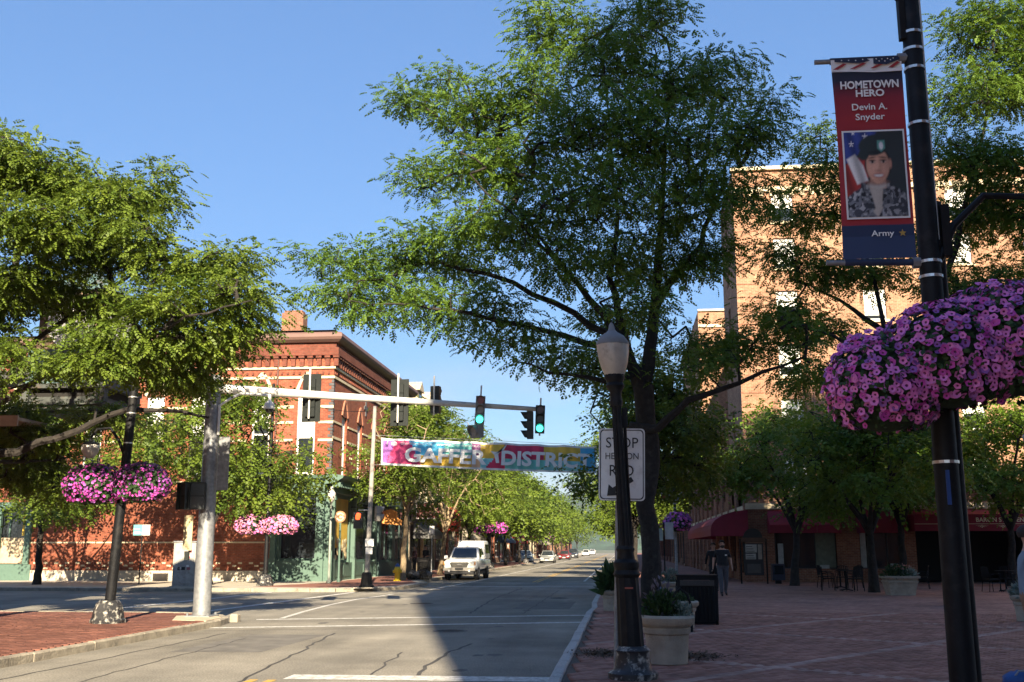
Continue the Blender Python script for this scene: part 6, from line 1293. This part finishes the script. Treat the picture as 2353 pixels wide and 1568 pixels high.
T = thing('signpost', (1.75, 45.3, .13), 'post with two small pale parking plates by the pale flower pole', 'sign'); MB().cyl((1.75, 45.3, .13), (1.75, 45.3, 2.75), .03, n=8).build('post', blackm, T); MB().box(1.35, 1.7, 45.25, 45.27, 2.0, 2.5).build('plate', M('plate_green', (.35, .42, .38), .6), T); MB().box(1.8, 2.15, 45.25, 45.27, 2.05, 2.75).build('plate', M('plate_white', (.5, .5, .48), .6), T)

# ------------------------------------------------------------------ far pavement things
T = thing('control_cabinet', (-17.5, 41.95, .13), 'grey signal control cabinet covered in stickers behind the signal pole', 'cabinet'); MB().bbox(-17.98, -17.06, 41.6, 42.3, .2, 1.92, .03).build('body', M('cabinet_grey', (.34, .33, .30), .6, var=.15, dirt=(.24, .23, .2), dscale=4), T); MB().box(-18.0, -17.04, 41.58, 42.32, 1.92, 1.97).build('lid', galv, T); MB().box(-17.9, -17.14, 41.585, 41.6, .3, 1.85).build('door', M('cabinet_door', (.38, .37, .34), .6, dirt=(.25, .24, .21), dscale=5), T); MB().box(-18.05, -17.0, 41.55, 42.35, .12, .2).build('plinth', conc, T)
rk = random.Random(4)
for i in range(12): x, z = rk.uniform(-17.8, -17.25), rk.uniform(.8, 1.75); s_ = rk.uniform(.04, .08); MB().box(x - s_, x + s_, 41.576, 41.584, z - s_ * .8, z + s_ * .8).build('sticker', [white, dkb, M('sticker_red', (.4, .1, .12), .6)][i % 3], T)
T = thing('signpost', (-21.4, 46, .13), 'small post sign with teal and white panels before the brick wall', 'sign'); MB().cyl((-21.4, 46, .13), (-21.4, 46, 2.7), .03, n=8).build('post', blackm, T); MB().box(-21.8, -21.4, 45.94, 45.96, 2.25, 2.72).build('plate', M('teal_plate', (.12, .35, .36), .6), T); MB().box(-21.39, -21.02, 45.94, 45.96, 2.25, 2.72).build('plate', M('pale_plate', (.55, .52, .5), .6), T); MB().box(-21.75, -21.45, 45.93, 45.938, 2.35, 2.4).box(-21.75, -21.5, 45.93, 45.938, 2.5, 2.55).box(-21.34, -21.08, 45.93, 45.938, 2.4, 2.43).build('print', white, T)
yh = M('hydrant_yellow', (.72, .55, .02), .45, var=.08); T = thing('fire_hydrant', (-10.92, 51.6, .13), 'yellow fire hydrant with a blue cap at the foot of the pale trunk', 'hydrant')
MB().lathe([(.2, 0), (.2, .05), (.14, .06), (.14, .5), (.17, .52), (.17, .56), (.15, .6), (.13, .66), (.08, .7)], (-10.92, 51.6, .13), 14).build('barrel', yh, T, True); MB().lathe([(.14, .68), (.11, .76), (.05, .8), (.04, .85)], (-10.92, 51.6, .13), 12).build('bonnet', M('hydrant_blue', (.03, .1, .3), .5), T, True)
for dx, dy in ((-1, 0), (1, 0), (0, -1)): MB().cyl((-10.92 + dx * .1, 51.6 + dy * .1, .58), (-10.92 + dx * .22, 51.6 + dy * .22, .58), .07 if dy == 0 else .09, n=10).build('nozzle', yh, T, True)
bagm = M('black_plastic', (.012, .012, .013), .3, var=.3, scale=12, bump=.8, bscale=9)
for i, (x, y, r, lb) in enumerate(((-10.55, 53.6, .34, 'left black rubbish bag next to the hydrant'), (-10.0, 53.9, .36, 'right black rubbish bag in the pile by the hydrant'), (-10.3, 54.3, .3, 'rear black rubbish bag in the pile by the hydrant'))):
    T = thing('rubbish_bag', (x, y, .13), lb, 'rubbish bag', 'rubbish bags by the hydrant'); mb = MB(); mb.sphere((x, y, .13 + r * .62), (r, r * .9, r * .66), 16, 10)
    q = random.Random(i); mb.v = [(a + q.gauss(0, .045), b + q.gauss(0, .04), max(.131, c + q.gauss(0, .045))) for a, b, c in mb.v]; mb.build('sack', bagm, T, True); MB().lathe([(.03, 0), (.05, .05), (.10, .14)], (x, y, .13 + r * 1.2), 7).build('tied_neck', bagm, T)
T = thing('shop_sign', (-12.9, 71.5, 3.9), 'maroon shop sign in a pale frame above the dark doorway', 'sign'); MB().box(-13.85, -12.0, 71.4, 71.5, 3.7, 4.75).build('panel', M('sign_maroon', (.14, .02, .022), .6), T); MB().box(-13.9, -11.95, 71.38, 71.4, 4.72, 4.8).box(-13.9, -11.95, 71.38, 71.4, 3.65, 3.73).box(-13.9, -13.84, 71.38, 71.4, 3.73, 4.72).box(-12.01, -11.95, 71.38, 71.4, 3.73, 4.72).build('frame', M('frame_grey', (.4, .36, .34), .6), T)
mb = MB(); q = random.Random(5)
for j in range(2):
    for i in range(7): mb.box(-13.7 + i * .24, -13.7 + i * .24 + .14, 71.38, 71.4, 3.9 + j * .42, 4.1 + j * .42 + q.random() * .08)
mb.build('ornament', M('sign_rose', (.4, .18, .16), .6), T)
T = thing('hanging_sign', (-11.9, 54.6, 3.0), 'orange cut-out sign hung beside the pale tree trunk', 'sign'); om = M('orange_sign', (.62, .26, .06), .6, var=.15); MB().poly_xz([(-12.4, 2.95), (-11.4, 2.85), (-11.35, 3.1), (-11.6, 3.25), (-11.65, 3.55), (-11.95, 3.7), (-12.3, 3.6), (-12.45, 3.3)], 54.55, 54.63).build('panel', om, T); MB().cyl((-14.1, 54.6, 3.8), (-11.5, 54.6, 3.8), .02, n=6).build('bracket', blackm, T); MB().cyl((-12.1, 54.6, 3.6), (-12.1, 54.6, 3.8), .01, n=5).build('hanger', blackm, T)
basket('red flower basket hanging by the grey awning down the street', [((-12.4, 75.0, 3.7), (.75, .7, .85))], 260, .11, ['crimson' if 'crimson' in petal else 'magenta'], 40, 200, .15) if False else None
petal['red'] = M('petal_red', (.42, .04, .03), .6); petal['orange'] = M('petal_orange', (.5, .12, .08), .6)
basket('cascade of red flowers hanging by the grey awning', [((-12.2, 75.0, 3.6), (.8, .7, .95))], 320, .11, ['red', 'orange'], 40, 260, .15)
T = thing('signpost', (-10.45, 58.3, .13), 'slim grey parking post at the kerb left of the pickup', 'sign'); MB().cyl((-10.45, 58.3, .13), (-10.45, 58.3, 2.9), .035, n=8).build('post', galv, T); MB().box(-10.6, -10.3, 58.24, 58.26, 2.45, 2.9).build('plate', white, T)
T = thing('street_lamp', (-13.6, 52.6, .13), 'slim pale lamp post in front of the green shop corner', 'street lamp'); MB().lathe([(.12, 0), (.12, .1), (.06, .16), (.05, 3.6)], (-13.3, 47.9, .13), 10).build('shaft', M('lamp_sage', (.25, .28, .24), .5), T, True); MB().lathe([(.05, 3.6), (.10, 3.68), (.17, 3.85), (.2, 4.05), (.13, 4.12), (.06, 4.35)], (-13.3, 47.9, .13), 14).build('lantern', globe, T, True)
# ------------------------------------------------------------------ vehicles (front towards -Y, built round the origin)
tyre = M('tyre', (.015, .015, .015), .85, var=.1); rimm = M('wheel_rim', (.42, .42, .42), .35, .7, var=.05); chrome = M('chrome', (.6, .6, .58), .2, .9, var=.05); hl_m = M('headlamp', (.55, .56, .56), .12, var=.05, spec=.8); trimb = M('car_trim', (.02, .02, .022), .5, var=.1); amberm = M('indicator', (.5, .2, .03), .3)
def loop(y, w, zb, zt, tum=.92, r=.12):
    h = zt - zb; pts = []
    for x, z in ((0, zb), (w * .8, zb), (w * .97, zb + r), (w, zb + h * .45), (w * (1 + tum) / 2, zt - r), (w * tum * .93, zt - r * .25), (w * .5, zt), (0, zt + .012)): pts.append((x, z))
    full = [(x, y, z) for x, z in pts] + [(-x, y, z) for x, z in pts[-2:0:-1]]; return full
def loft(mb, loops):
    n = len(loops[0])
    mb.v += [p for l_ in loops for p in l_]
    for j in range(len(loops) - 1):
        for i in range(n): mb.f.append((j * n + i, j * n + (i + 1) % n, (j + 1) * n + (i + 1) % n, (j + 1) * n + i)); mb.m.append(0)
    mb.f += [tuple(range(n - 1, -1, -1)), tuple((len(loops) - 1) * n + i for i in range(n))]; mb.m += [0, 0]; return mb
def wheel(T, x, y, r, wd):
    s = 1 if x > 0 else -1; o = MB().lathe([(r * .62, -wd / 2), (r * .93, -wd / 2), (r, -wd * .32), (r, wd * .32), (r * .93, wd / 2), (r * .62, wd / 2)], (0, 0, 0), 22).build('wheel', tyre, T, True, local=True); o.location = (x, y, r); o.rotation_euler = (0, R(90), 0)
    mb = MB().cyl((0, 0, s * (wd / 2 - .05)), (0, 0, s * (wd / 2 - .03)), r * .63, n=20); mb.cyl((0, 0, s * (wd / 2 - .03)), (0, 0, s * (wd / 2)), r * .16, n=10)
    for k in range(5): a = 2 * math.pi * k / 5; mb.cyl((0, 0, s * (wd / 2 - .01)), (r * .6 * math.cos(a), r * .6 * math.sin(a), s * (wd / 2 - .015)), r * .09, n=5)
    mb.build('rim', rimm, o, local=True)
    a = MB().lathe([(r * 1.13, -.02), (r * 1.16, .0), (r * 1.13, .02)], (0, 0, 0), 24).build('wheel_arch', trimb, T, True, local=True); a.location = (x + s * .045 - s * .06, y, r * 1.02); a.rotation_euler = (0, R(90), 0)
def frustum(mb, b, t):     # b, t = (x half, y0, y1, z)
    vs = [(-b[0], b[1], b[3]), (b[0], b[1], b[3]), (b[0], b[2], b[3]), (-b[0], b[2], b[3]), (-t[0], t[1], t[3]), (t[0], t[1], t[3]), (t[0], t[2], t[3]), (-t[0], t[2], t[3])]
    return mb.add(vs, [(0, 3, 2, 1), (4, 5, 6, 7), (0, 1, 5, 4), (1, 2, 6, 5), (2, 3, 7, 6), (3, 0, 4, 7)])
def panel(b, t, side, u0, u1, v0, v1, off=.012):   # a window panel lying on one side of a frustum
    def P(u, v):
        L = lambda a, c: a + (c - a) * v
        hw, y0, y1, z = (L(b[i], t[i]) for i in range(4))
        if side == 'f': return (-hw + 2 * hw * u, y0 - off, z)
        if side == 'b': return (-hw + 2 * hw * u, y1 + off, z)
        return ((hw + off) * (1 if side == 'r' else -1), y0 + (y1 - y0) * u, z)
    return MB().quad(P(u0, v0), P(u1, v0), P(u1, v1), P(u0, v1))
def paintm(name, c, metal=.0): return M('car_paint_' + name, c, .3, metal, var=.04, coat=.6)
def bevel_body(o, w=.05):
    m = o.modifiers.new('bevel', 'BEVEL'); m.width = w; m.segments = 3; m.limit_method = 'ANGLE'; m.angle_limit = R(35)
    for p in o.data.polygons: p.use_smooth = True
def pickup(label, x, y, rz):
    T = thing('pickup_truck', (x, y, 0), label, 'pickup truck'); wp = paintm('white', (.74, .74, .72))
    o = loft(MB(), [loop(.02, .78, .56, .98, .93, .1), loop(.12, .88, .50, 1.06, .93), loop(.5, .92, .46, 1.12, .94), loop(1.45, .93, .44, 1.16, .95), loop(2.4, .93, .44, 1.14, .97), loop(5.15, .93, .5, 1.12, .97), loop(5.3, .88, .56, 1.08, .97)]).build('body', wp, T, True, local=True)
    b, t = (.86, 1.4, 3.55, 1.1), (.68, 2.1, 3.35, 1.76); cab = frustum(MB(), b, t).build('cab', wp, T, local=True); bevel_body(cab, .06)
    panel(b, t, 'f', .07, .93, .12, .9).build('windscreen', glass, cab, local=True)
    for s in 'lr':
        panel(b, t, s, .14, .54, .16, .88).build('side_window', glass, cab, local=True); panel(b, t, s, .58, .9, .16, .88).build('side_window', glass, cab, local=True)
    b, t = (.89, 3.55, 5.28, 1.1), (.76, 3.66, 5.2, 2.12); cap = frustum(MB(), b, t).build('bed_cap', wp, T, local=True); bevel_body(cap, .09)
    for s in 'lr': panel(b, t, s, .12, .88, .3, .8).build('cap_window', glass, cap, local=True)
    panel(b, t, 'b', .12, .88, .25, .85).build('cap_window', glass, cap, local=True)
    gm = M('grille_grey', (.10, .095, .085), .4, .5); g = MB().poly_xz([(-.52, .90), (-.42, .70), (.42, .70), (.52, .90), (.46, .96), (-.46, .96)], -.03, .05).build('grille', gm, T, local=True)
    for k in range(3): MB().box(-.46, .46, -.045, -.03, .745 + k * .075, .76 + k * .075).build('grille_bar', trimb, g, local=True)
    mb = MB(); mb.poly_xz([(.13 * math.cos(a), .83 + .05 * math.sin(a)) for a in np.linspace(0, 2 * math.pi, 20, endpoint=False)], -.06, -.045); mb.build('emblem', chrome, g, local=True)
    for s in (-1, 1):
        MB().poly_xz([(s * .50, .96), (s * .54, .80), (s * .78, .80), (s * .83, 1.0), (s * .7, 1.02)], -.015, .12).build('headlight', hl_m, T, local=True); MB().poly_xz([(s * .8, .80), (s * .87, .82), (s * .87, .98), (s * .83, 1.0)], .05, .14).build('indicator', amberm, T, local=True)
        MB().bbox(min(s * .95, s * 1.13), max(s * .95, s * 1.13), 1.62, 1.72, 1.12, 1.32, .03).box(min(s * .88, s * .98), max(s * .88, s * .98), 1.65, 1.7, 1.14, 1.18).build('mirror', white, T, local=True)
        MB().cyl((s * .55, -.075, .5), (s * .55, -.06, .5), .06, n=12).build('fog_lamp', hl_m, T, local=True)
        for yy in (.98, 4.2): wheel(T, s * .80, yy, .37, .25)
        MB().box(s * .935 - .012, s * .935 + .012, 2.3, 2.42, 1.0, 1.03).build('door_handle', white, T, local=True)
    MB().bbox(-.86, .86, -.07, .1, .50, .68, .03).build('bumper', M('bumper_grey', (.30, .28, .25), .4, .4), T, local=True); MB().box(-.22, .22, -.085, -.07, .54, .66).build('licence_plate', dkb, T, local=True); MB().bbox(-.8, .8, -.05, .12, .34, .50, .03).build('valance', trimb, T, local=True)
    MB().box(-.8, .8, 5.28, 5.36, .5, .68).build('bumper', chrome, T, local=True); MB().box(-.85, .85, .4, 5.0, .3, .46).build('chassis', trimb, T, local=True)
    T.rotation_euler = (0, 0, rz); return T
def car(label, x, y, rz, col, name, L_=4.5, H_=1.45, kind='sedan', cat='car', metal=.0):
    T = thing({'sedan': 'parked_car', 'suv': 'parked_car', 'van': 'delivery_van', 'hatch': 'parked_car'}[kind], (x, y, 0), label, cat, 'cars parked along the street'); wp = paintm(name, col, metal); hb = {'sedan': .86, 'suv': 1.05, 'hatch': .92, 'van': 1.15}[kind]; W = .88 if kind != 'van' else .95
    loft(MB(), [loop(.02, W * .82, .3, hb * .72, .92, .1), loop(.15, W * .94, .24, hb * .8, .93, .1), loop(.9, W, .22, hb * .93, .94, .1), loop(1.3, W, .22, hb, .95, .1), loop(L_ - .9, W, .22, hb * 1.03, .95, .1), loop(L_ - .12, W * .95, .28, hb, .94, .1), loop(L_, W * .85, .36, hb * .9, .94, .1)]).build('body', wp, T, True, local=True)
    b = {'sedan': (W * .93, 1.05, L_ - .75, hb - .03), 'hatch': (W * .93, .95, L_ - .12, hb - .03), 'suv': (W * .93, 1.0, L_ - .1, hb - .03), 'van': (W * .96, .7, L_ - .05, hb - .03)}[kind]; t = {'sedan': (W * .7, 1.75, L_ - 1.45, H_), 'hatch': (W * .72, 1.6, L_ - .5, H_), 'suv': (W * .76, 1.55, L_ - .35, H_), 'van': (W * .86, 1.25, L_ - .1, H_)}[kind]
    cab = frustum(MB(), b, t).build('cabin', wp, T, local=True); bevel_body(cab, .07); panel(b, t, 'f', .06, .94, .1, .9).build('windscreen', glass, cab, local=True); panel(b, t, 'b', .1, .9, .2, .88).build('rear_window', glass, cab, local=True)
    for s in 'lr':
        panel(b, t, s, .17, .48, .15, .85).build('side_window', glass, cab, local=True)
        if kind != 'van': panel(b, t, s, .52, .83, .15, .85).build('side_window', glass, cab, local=True)
    r = .32 if kind in ('sedan', 'hatch') else .36
    for s in (-1, 1):
        MB().poly_xz([(s * W * .5, hb * .66), (s * W * .52, hb * .54), (s * W * .86, hb * .56), (s * W * .9, hb * .72), (s * W * .7, hb * .74)], -.01, .14).build('headlight', hl_m, T, local=True)
        MB().bbox(min(s * (W + .02), s * (W + .17)), max(s * (W + .02), s * (W + .17)), 1.42, 1.52, hb, hb + .15, .03).box(min(s * W * .9, s * (W + .04)), max(s * W * .9, s * (W + .04)), 1.45, 1.5, hb, hb + .04).build('mirror', wp, T, local=True)
        for yy in (.82, L_ - .85): wheel(T, s * (W - .11), yy, r, .21)
        MB().box(min(s * W * .6, s * W * .9), max(s * W * .6, s * W * .9), L_ - .06, L_ + .01, hb * .66, hb * .84).build('tail_light', M('tail_red', (.3, .02, .02), .3), T, local=True)
    MB().poly_xz([(-.36, hb * .68), (-.3, hb * .52), (.3, hb * .52), (.36, hb * .68)], -.02, .06).build('grille', trimb, T, local=True); MB().bbox(-W * .85, W * .85, -.05, .1, .28, hb * .48, .03).build('bumper', wp, T, local=True); MB().box(-.2, .2, -.06, -.05, hb * .35, hb * .46).build('licence_plate', white, T, local=True); MB().box(-W * .8, W * .8, .3, L_ - .3, .14, .26).build('chassis', trimb, T, local=True)
    T.rotation_euler = (0, 0, rz); return T
pickup('white pickup truck with a white bed cap parked facing the camera', -8.75, 57.3, R(-1.5))
car('pale blue-silver hatchback nearest the trees, left of the silver sedan', -11.0, 124, R(14), (.30, .36, .42), 'blue_silver', 4.1, 1.5, 'hatch', metal=.3)
car('silver sedan parked behind the white pickup', -9.0, 128, 0, (.42, .43, .41), 'silver', 4.6, 1.46, 'sedan', metal=.5)
car('dark red sedan parked beyond the silver sedan', -9.0, 166, 0, (.17, .015, .018), 'red', 4.5, 1.44, 'sedan')
car('dark tall car parked beyond the red sedan', -9.0, 196, 0, (.02, .025, .035), 'dark', 4.6, 1.72, 'suv')
car('small white car far down the street', -8.9, 262, 0, (.7, .7, .68), 'far_white', 4.5, 1.5, 'sedan')
car('farthest pale car at the end of the left side', -8.9, 320, 0, (.62, .6, .55), 'far_pale', 4.5, 1.6, 'suv')
# ------------------------------------------------------------------ people: one skinned body each
skinm = {k: M('skin_' + k, c, .55, var=.06, scale=12) for k, c in dict(fair=(.62, .37, .27), tan=(.45, .26, .18)).items()}
def hand_chain(V, E, Rr, wi, d, side, curl=.5, s=1.):
    """palm and five fingers hung from wrist vertex wi; d = unit direction down the hand, side = towards the thumb"""
    d = Vector(d).normalized(); t = Vector(side).normalized(); n = d.cross(t).normalized(); w_ = Vector(V[wi]); pi = len(V)
    V.append(tuple(w_ + d * .05 * s)); Rr.append(.026 * s); E.append((wi, pi))
    for k, (off, ln, bk) in enumerate(((.030, .075, .055), (.011, .085, .058), (-.009, .08, .057), (-.028, .062, .05))):
        b = w_ + d * .075 * s + t * off * s; i0 = len(V); V.append(tuple(b)); Rr.append(.0105 * s); E.append((pi, i0)); prev = i0; p = b; dd = d.copy()
        for q in range(2): dd = (dd + n * curl * .55).normalized(); p = p + dd * ln * .5 * s; V.append(tuple(p)); Rr.append((.0095, .008)[q] * s); E.append((prev, len(V) - 1)); prev = len(V) - 1
    b = w_ + d * .03 * s + t * .032 * s; i0 = len(V); V.append(tuple(b)); Rr.append(.012 * s); E.append((pi, i0)); p = b + (d * .6 + t * .5 + n * .4).normalized() * .035 * s; V.append(tuple(p)); Rr.append(.0105 * s); E.append((i0, i0 + 1)); p = p + (d * .9 + n * .4).normalized() * .03 * s; V.append(tuple(p)); Rr.append(.009 * s); E.append((i0 + 1, i0 + 2))
def person(label, loc, rz, J, mats, zone, scale=1., hair='short', beard=False, extras=None):
    """J: joints in metres, facing -Y. mats: list; zone(x,y,z) -> index"""
    V, Rr, E, ix = [], [], [], {}
    def add(n, p, r, par=None):
        ix[n] = len(V); V.append(tuple(p)); Rr.append(r)
        if par: E.append((ix[par], ix[n]))
    add('pelvis', J['pelvis'], .145); add('waist', J['waist'], J.get('waist_r', .145), 'pelvis'); add('chest', J['chest'], .155, 'waist'); add('upchest', J['upchest'], .13, 'chest'); add('neck', J['neck'], .058, 'upchest'); add('jaw', J['jaw'], .066, 'neck'); add('head', J['head'], .092, 'jaw'); add('crown', J['crown'], .07, 'head')
    for s in 'LR':
        add('sh' + s, J['sh' + s], .068, 'upchest'); add('el' + s, J['el' + s], .055, 'sh' + s); add('fa' + s, tuple(Vector(J['el' + s]).lerp(Vector(J['wr' + s]), .3)), .043, 'el' + s); add('wr' + s, J['wr' + s], .028, 'fa' + s)
        add('hip' + s, J['hip' + s], .118, 'pelvis'); add('kn' + s, J['kn' + s], .082, 'hip' + s); add('ca' + s, tuple(Vector(J['kn' + s]).lerp(Vector(J['an' + s]), .3)), .075, 'kn' + s); add('an' + s, J['an' + s], .055, 'ca' + s)
        a = Vector(J['an' + s]); td = Vector(J.get('toe' + s, (0, -1, 0))); add('ball' + s, tuple(a + td * .14 + Vector((0, 0, -.045))), .04, 'an' + s); add('toe_' + s, tuple(a + td * .20 + Vector((0, 0, -.05))), .03, 'ball' + s)
        dv = Vector(J['wr' + s]) - Vector(J['el' + s]); hand_chain(V, E, Rr, ix['wr' + s], dv.normalized() + Vector((0, -.1, 0)), (0, -1, 0), J.get('curl', .6))
    me = bpy.data.meshes.new('person'); me.from_pydata(V, E, []); o = bpy.data.objects.new('person_tmp', me); COL.objects.link(o)
    sk = o.modifiers.new('skin', 'SKIN'); sk.use_smooth_shade = True
    for i, sv in enumerate(me.skin_vertices[0].data): sv.radius = (Rr[i], Rr[i]); sv.use_root = (i == 0)
    o.modifiers.new('sub', 'SUBSURF').levels = 2
    dg = bpy.context.evaluated_depsgraph_get(); dg.update(); bm_ = bpy.data.meshes.new_from_object(o.evaluated_get(dg)); bpy.data.objects.remove(o)
    zs = min(v.co.z for v in bm_.vertices)
    for v in bm_.vertices:
        if v.co.z < .02: v.co.z = max(v.co.z, 0.0)
        if J['chest'][2] - .35 < v.co.z < J['neck'][2] and abs(v.co.x) < .2: v.co.x *= 1.16
    bm_.materials.clear()
    for m in mats: bm_.materials.append(m)
    bm_.polygons.foreach_set('material_index', [zone(*p.center) for p in bm_.polygons]); bm_.polygons.foreach_set('use_smooth', [True] * len(bm_.polygons)); bm_.update()
    T = thing('person', loc, label, 'person', None); body = bpy.data.objects.new('body', bm_); COL.objects.link(body); body.parent = T
    h = Vector(J['head']); hm = extras.get('hair', M('hair_dark', (.03, .02, .015), .7, bump=.6, bscale=80))
    mb = MB(); mb.sphere(h + Vector((0, .018, .045)), (.098, .108, .098), 16, 10); mb.v = [(x, y, z if not (y < h.y - .055 and z < h.z + .085) else z + .05) for x, y, z in mb.v]
    keep = [i for i, f in enumerate(mb.f) if np.mean([mb.v[k][2] for k in f]) > h.z - .02 - (.05 if hair == 'long' else 0)]
    keep = [i for i in keep if not (np.mean([mb.v[k][1] for k in mb.f[i]]) < h.y - .035 and np.mean([mb.v[k][2] for k in mb.f[i]]) < h.z + .075)]
    mb.f = [mb.f[i] for i in keep]; mb.m = [0] * len(keep); mb.build('hair', hm, T, True, local=True)
    sm = mats[0]; MB().sphere(h + Vector((0, -.098, -.012)), (.014, .02, .024), 8, 6).build('nose', sm, T, True, local=True)
    for s in (-1, 1): MB().sphere(h + Vector((s * .034, -.086, .014)), (.013, .008, .008), 8, 5).build('eye', M('eye', (.03, .02, .02), .3), T, True, local=True); MB().sphere(h + Vector((s * .094, .005, -.005)), (.012, .022, .032), 8, 6).build('ear', sm, T, True, local=True); MB().box(h.x + s * .034 - .02, h.x + s * .034 + .02, h.y - .096, h.y - .088, h.z + .034, h.z + .042).build('brow', hm, T, local=True)
    MB().sphere(h + Vector((0, -.085, -.055)), (.026, .012, .008), 8, 5).build('mouth', M('lips', (.3, .12, .1), .5), T, True, local=True)
    if beard: 
        b = MB(); b.sphere(h + Vector((0, -.04, -.072)), (.072, .062, .055), 14, 8); b.build('beard', hm, T, True, local=True)
    T.rotation_euler = (0, 0, rz); T.scale = (scale,) * 3; return T
walk = dict(pelvis=(0, 0, .96), waist=(0, 0, 1.10), chest=(0, -.01, 1.27), upchest=(0, 0, 1.42), neck=(0, -.005, 1.53), jaw=(0, -.02, 1.60), head=(0, -.012, 1.68), crown=(0, 0, 1.745), waist_r=.185,
    shL=(.19, 0, 1.44), elL=(.27, .06, 1.17), wrL=(.30, -.02, .94), shR=(-.19, 0, 1.44), elR=(-.27, .09, 1.18), wrR=(-.31, .05, .93),
    hipL=(.095, 0, .90), knL=(.10, .02, .50), anL=(.10, .22, .15), toeL=(.05, -.9, -.35), hipR=(-.095, 0, .90), knR=(-.09, -.10, .50), anR=(-.085, -.14, .085), toeR=(-.05, -1, 0))
blk = M('black_shirt', (.018, .018, .022), .8, var=.15, scale=14, bump=.2, bscale=30); gry = M('grey_trousers', (.10, .105, .125), .85, var=.15, scale=14, bump=.2, bscale=25); shoe = M('black_shoe', (.01, .01, .01), .4)
def zone_polo(x, y, z):
    if z < .10 or (z < .13 and y < -.1): return 3
    if z < 1.0 and abs(x) < .235: return 2
    if abs(x) > .2 and z < 1.24: return 0
    if z < 1.5: return 1
    return 0
P1 = person('man in a black polo shirt and grey trousers walking across the plaza', (3.3, 36.2, .13), R(4), walk, [skinm['fair'], blk, gry, shoe], zone_polo, 1.0, 'short', True, {})
MB().box(.06, .13, -.172, -.166, 1.30, 1.345).build('badge', white, P1, local=True); MB().box(-.17, .17, -.175, -.16, .985, 1.02).build('belt', dkb, P1, local=True); MB().box(-.34, -.30, -.02, .02, .80, .86).build('phone', dkb, P1, local=True)
w2 = dict(walk); w2.update(knL=(.09, -.1, .5), anL=(.085, -.14, .085), toeL=(.05, -1, 0), knR=(-.1, .02, .5), anR=(-.1, .22, .15), toeR=(-.05, -.9, -.35), waist_r=.14)
dkc = M('dark_coat', (.015, .017, .022), .85, var=.2)
person('person in dark clothes walking behind the man in the black polo', (3.36, 40.4, .13), R(0), w2, [skinm['tan'], dkc, dkc, shoe], lambda x, y, z: 3 if z < .1 else (2 if z < 1.0 and abs(x) < .235 else (0 if (abs(x) > .25 and z < 1.0) or z > 1.5 else 1)), .97, 'short', False, {})
stand = dict(pelvis=(0, 0, .95), waist=(0, 0, 1.09), chest=(0, 0, 1.26), upchest=(0, 0, 1.41), neck=(0, 0, 1.52), jaw=(0, -.02, 1.59), head=(0, -.012, 1.67), crown=(0, 0, 1.735), shL=(.18, 0, 1.43), elL=(.24, .02, 1.16), wrL=(.2, -.2, 1.08), shR=(-.18, 0, 1.43), elR=(-.24, .03, 1.16), wrR=(-.26, -.03, .92),
    hipL=(.095, 0, .9), knL=(.10, -.01, .5), anL=(.105, .02, .085), toeL=(.1, -1, 0), hipR=(-.095, 0, .9), knR=(-.1, -.01, .5), anR=(-.105, .02, .085), toeR=(-.1, -1, 0))
pat = M('patterned_blouse', (.20, .10, .10), .8, var=.5, scale=16); blu = M('pale_blue_shirt', (.22, .30, .38), .8, var=.1); tanp = M('tan_shorts', (.36, .22, .14), .85, var=.12)
zt_ = lambda x, y, z: 3 if z < .1 else (2 if z < 1.0 and abs(x) < .22 else (1 if z < 1.49 and (abs(x) < .21 or z > 1.14) else 0))
person('person in a patterned blouse at the dark shop doorway', (-12.6, 64.5, .13), R(-60), stand, [skinm['fair'], pat, dkc, shoe], zt_, .96, 'long', False, {})
person('person in a black top beside the doorway of the dark shop', (-12.3, 66.6, .13), R(-30), stand, [skinm['fair'], blk, dkc, shoe], zt_, .98, 'short', False, {})
def zshort(x, y, z):
    if z < .1: return 3
    if z < .47: return 0
    if z < 1.0 and abs(x) < .22: return 2
    if z < 1.49 and (abs(x) < .22 or z > 1.25): return 1
    return 0
person('person in a pale blue shirt and tan shorts cut off by the right edge', (4.90, 13.6, .13), R(80), stand, [skinm['fair'], blu, tanp, shoe], zshort, 1.0, 'short', False, {})
T = thing('blue_bag', (4.42, 12.72, .13), 'bright blue bag lying on the bricks in the bottom right corner', 'bag'); bm2 = M('blue_nylon', (.02, .09, .30), .55, var=.15, bump=.6, bscale=12); mb = MB(); mb.sphere((4.42, 12.72, .22), (.24, .16, .10), 16, 10); q = random.Random(3); mb.v = [(a + q.gauss(0, .008), b + q.gauss(0, .008), max(.131, c + q.gauss(0, .01))) for a, b, c in mb.v]; mb.build('sack', bm2, T, True); MB().tube([(4.28, 12.63, .26), (4.32, 12.59, .33), (4.45, 12.59, .34), (4.54, 12.63, .28)], .012, 6).build('handle', M('bag_strap', (.3, .33, .35), .7), T, True)

# ------------------------------------------------------------------ air
hz = MB().box(-5300, 5300, -3300, 7300, -1.2, 146).build('haze', M('haze', (1, 1, 1))); hz['kind'] = 'stuff'
m_ = MATS['haze']; m_.node_tree.nodes.clear(); vo = m_.node_tree.nodes.new('ShaderNodeVolumePrincipled'); oo = m_.node_tree.nodes.new('ShaderNodeOutputMaterial')
vo.inputs['Color'].default_value = (.80, .88, 1, 1); vo.inputs['Density'].default_value = .0001; vo.inputs['Anisotropy'].default_value = .1
m_.node_tree.links.new(vo.outputs[0], oo.inputs['Volume'])
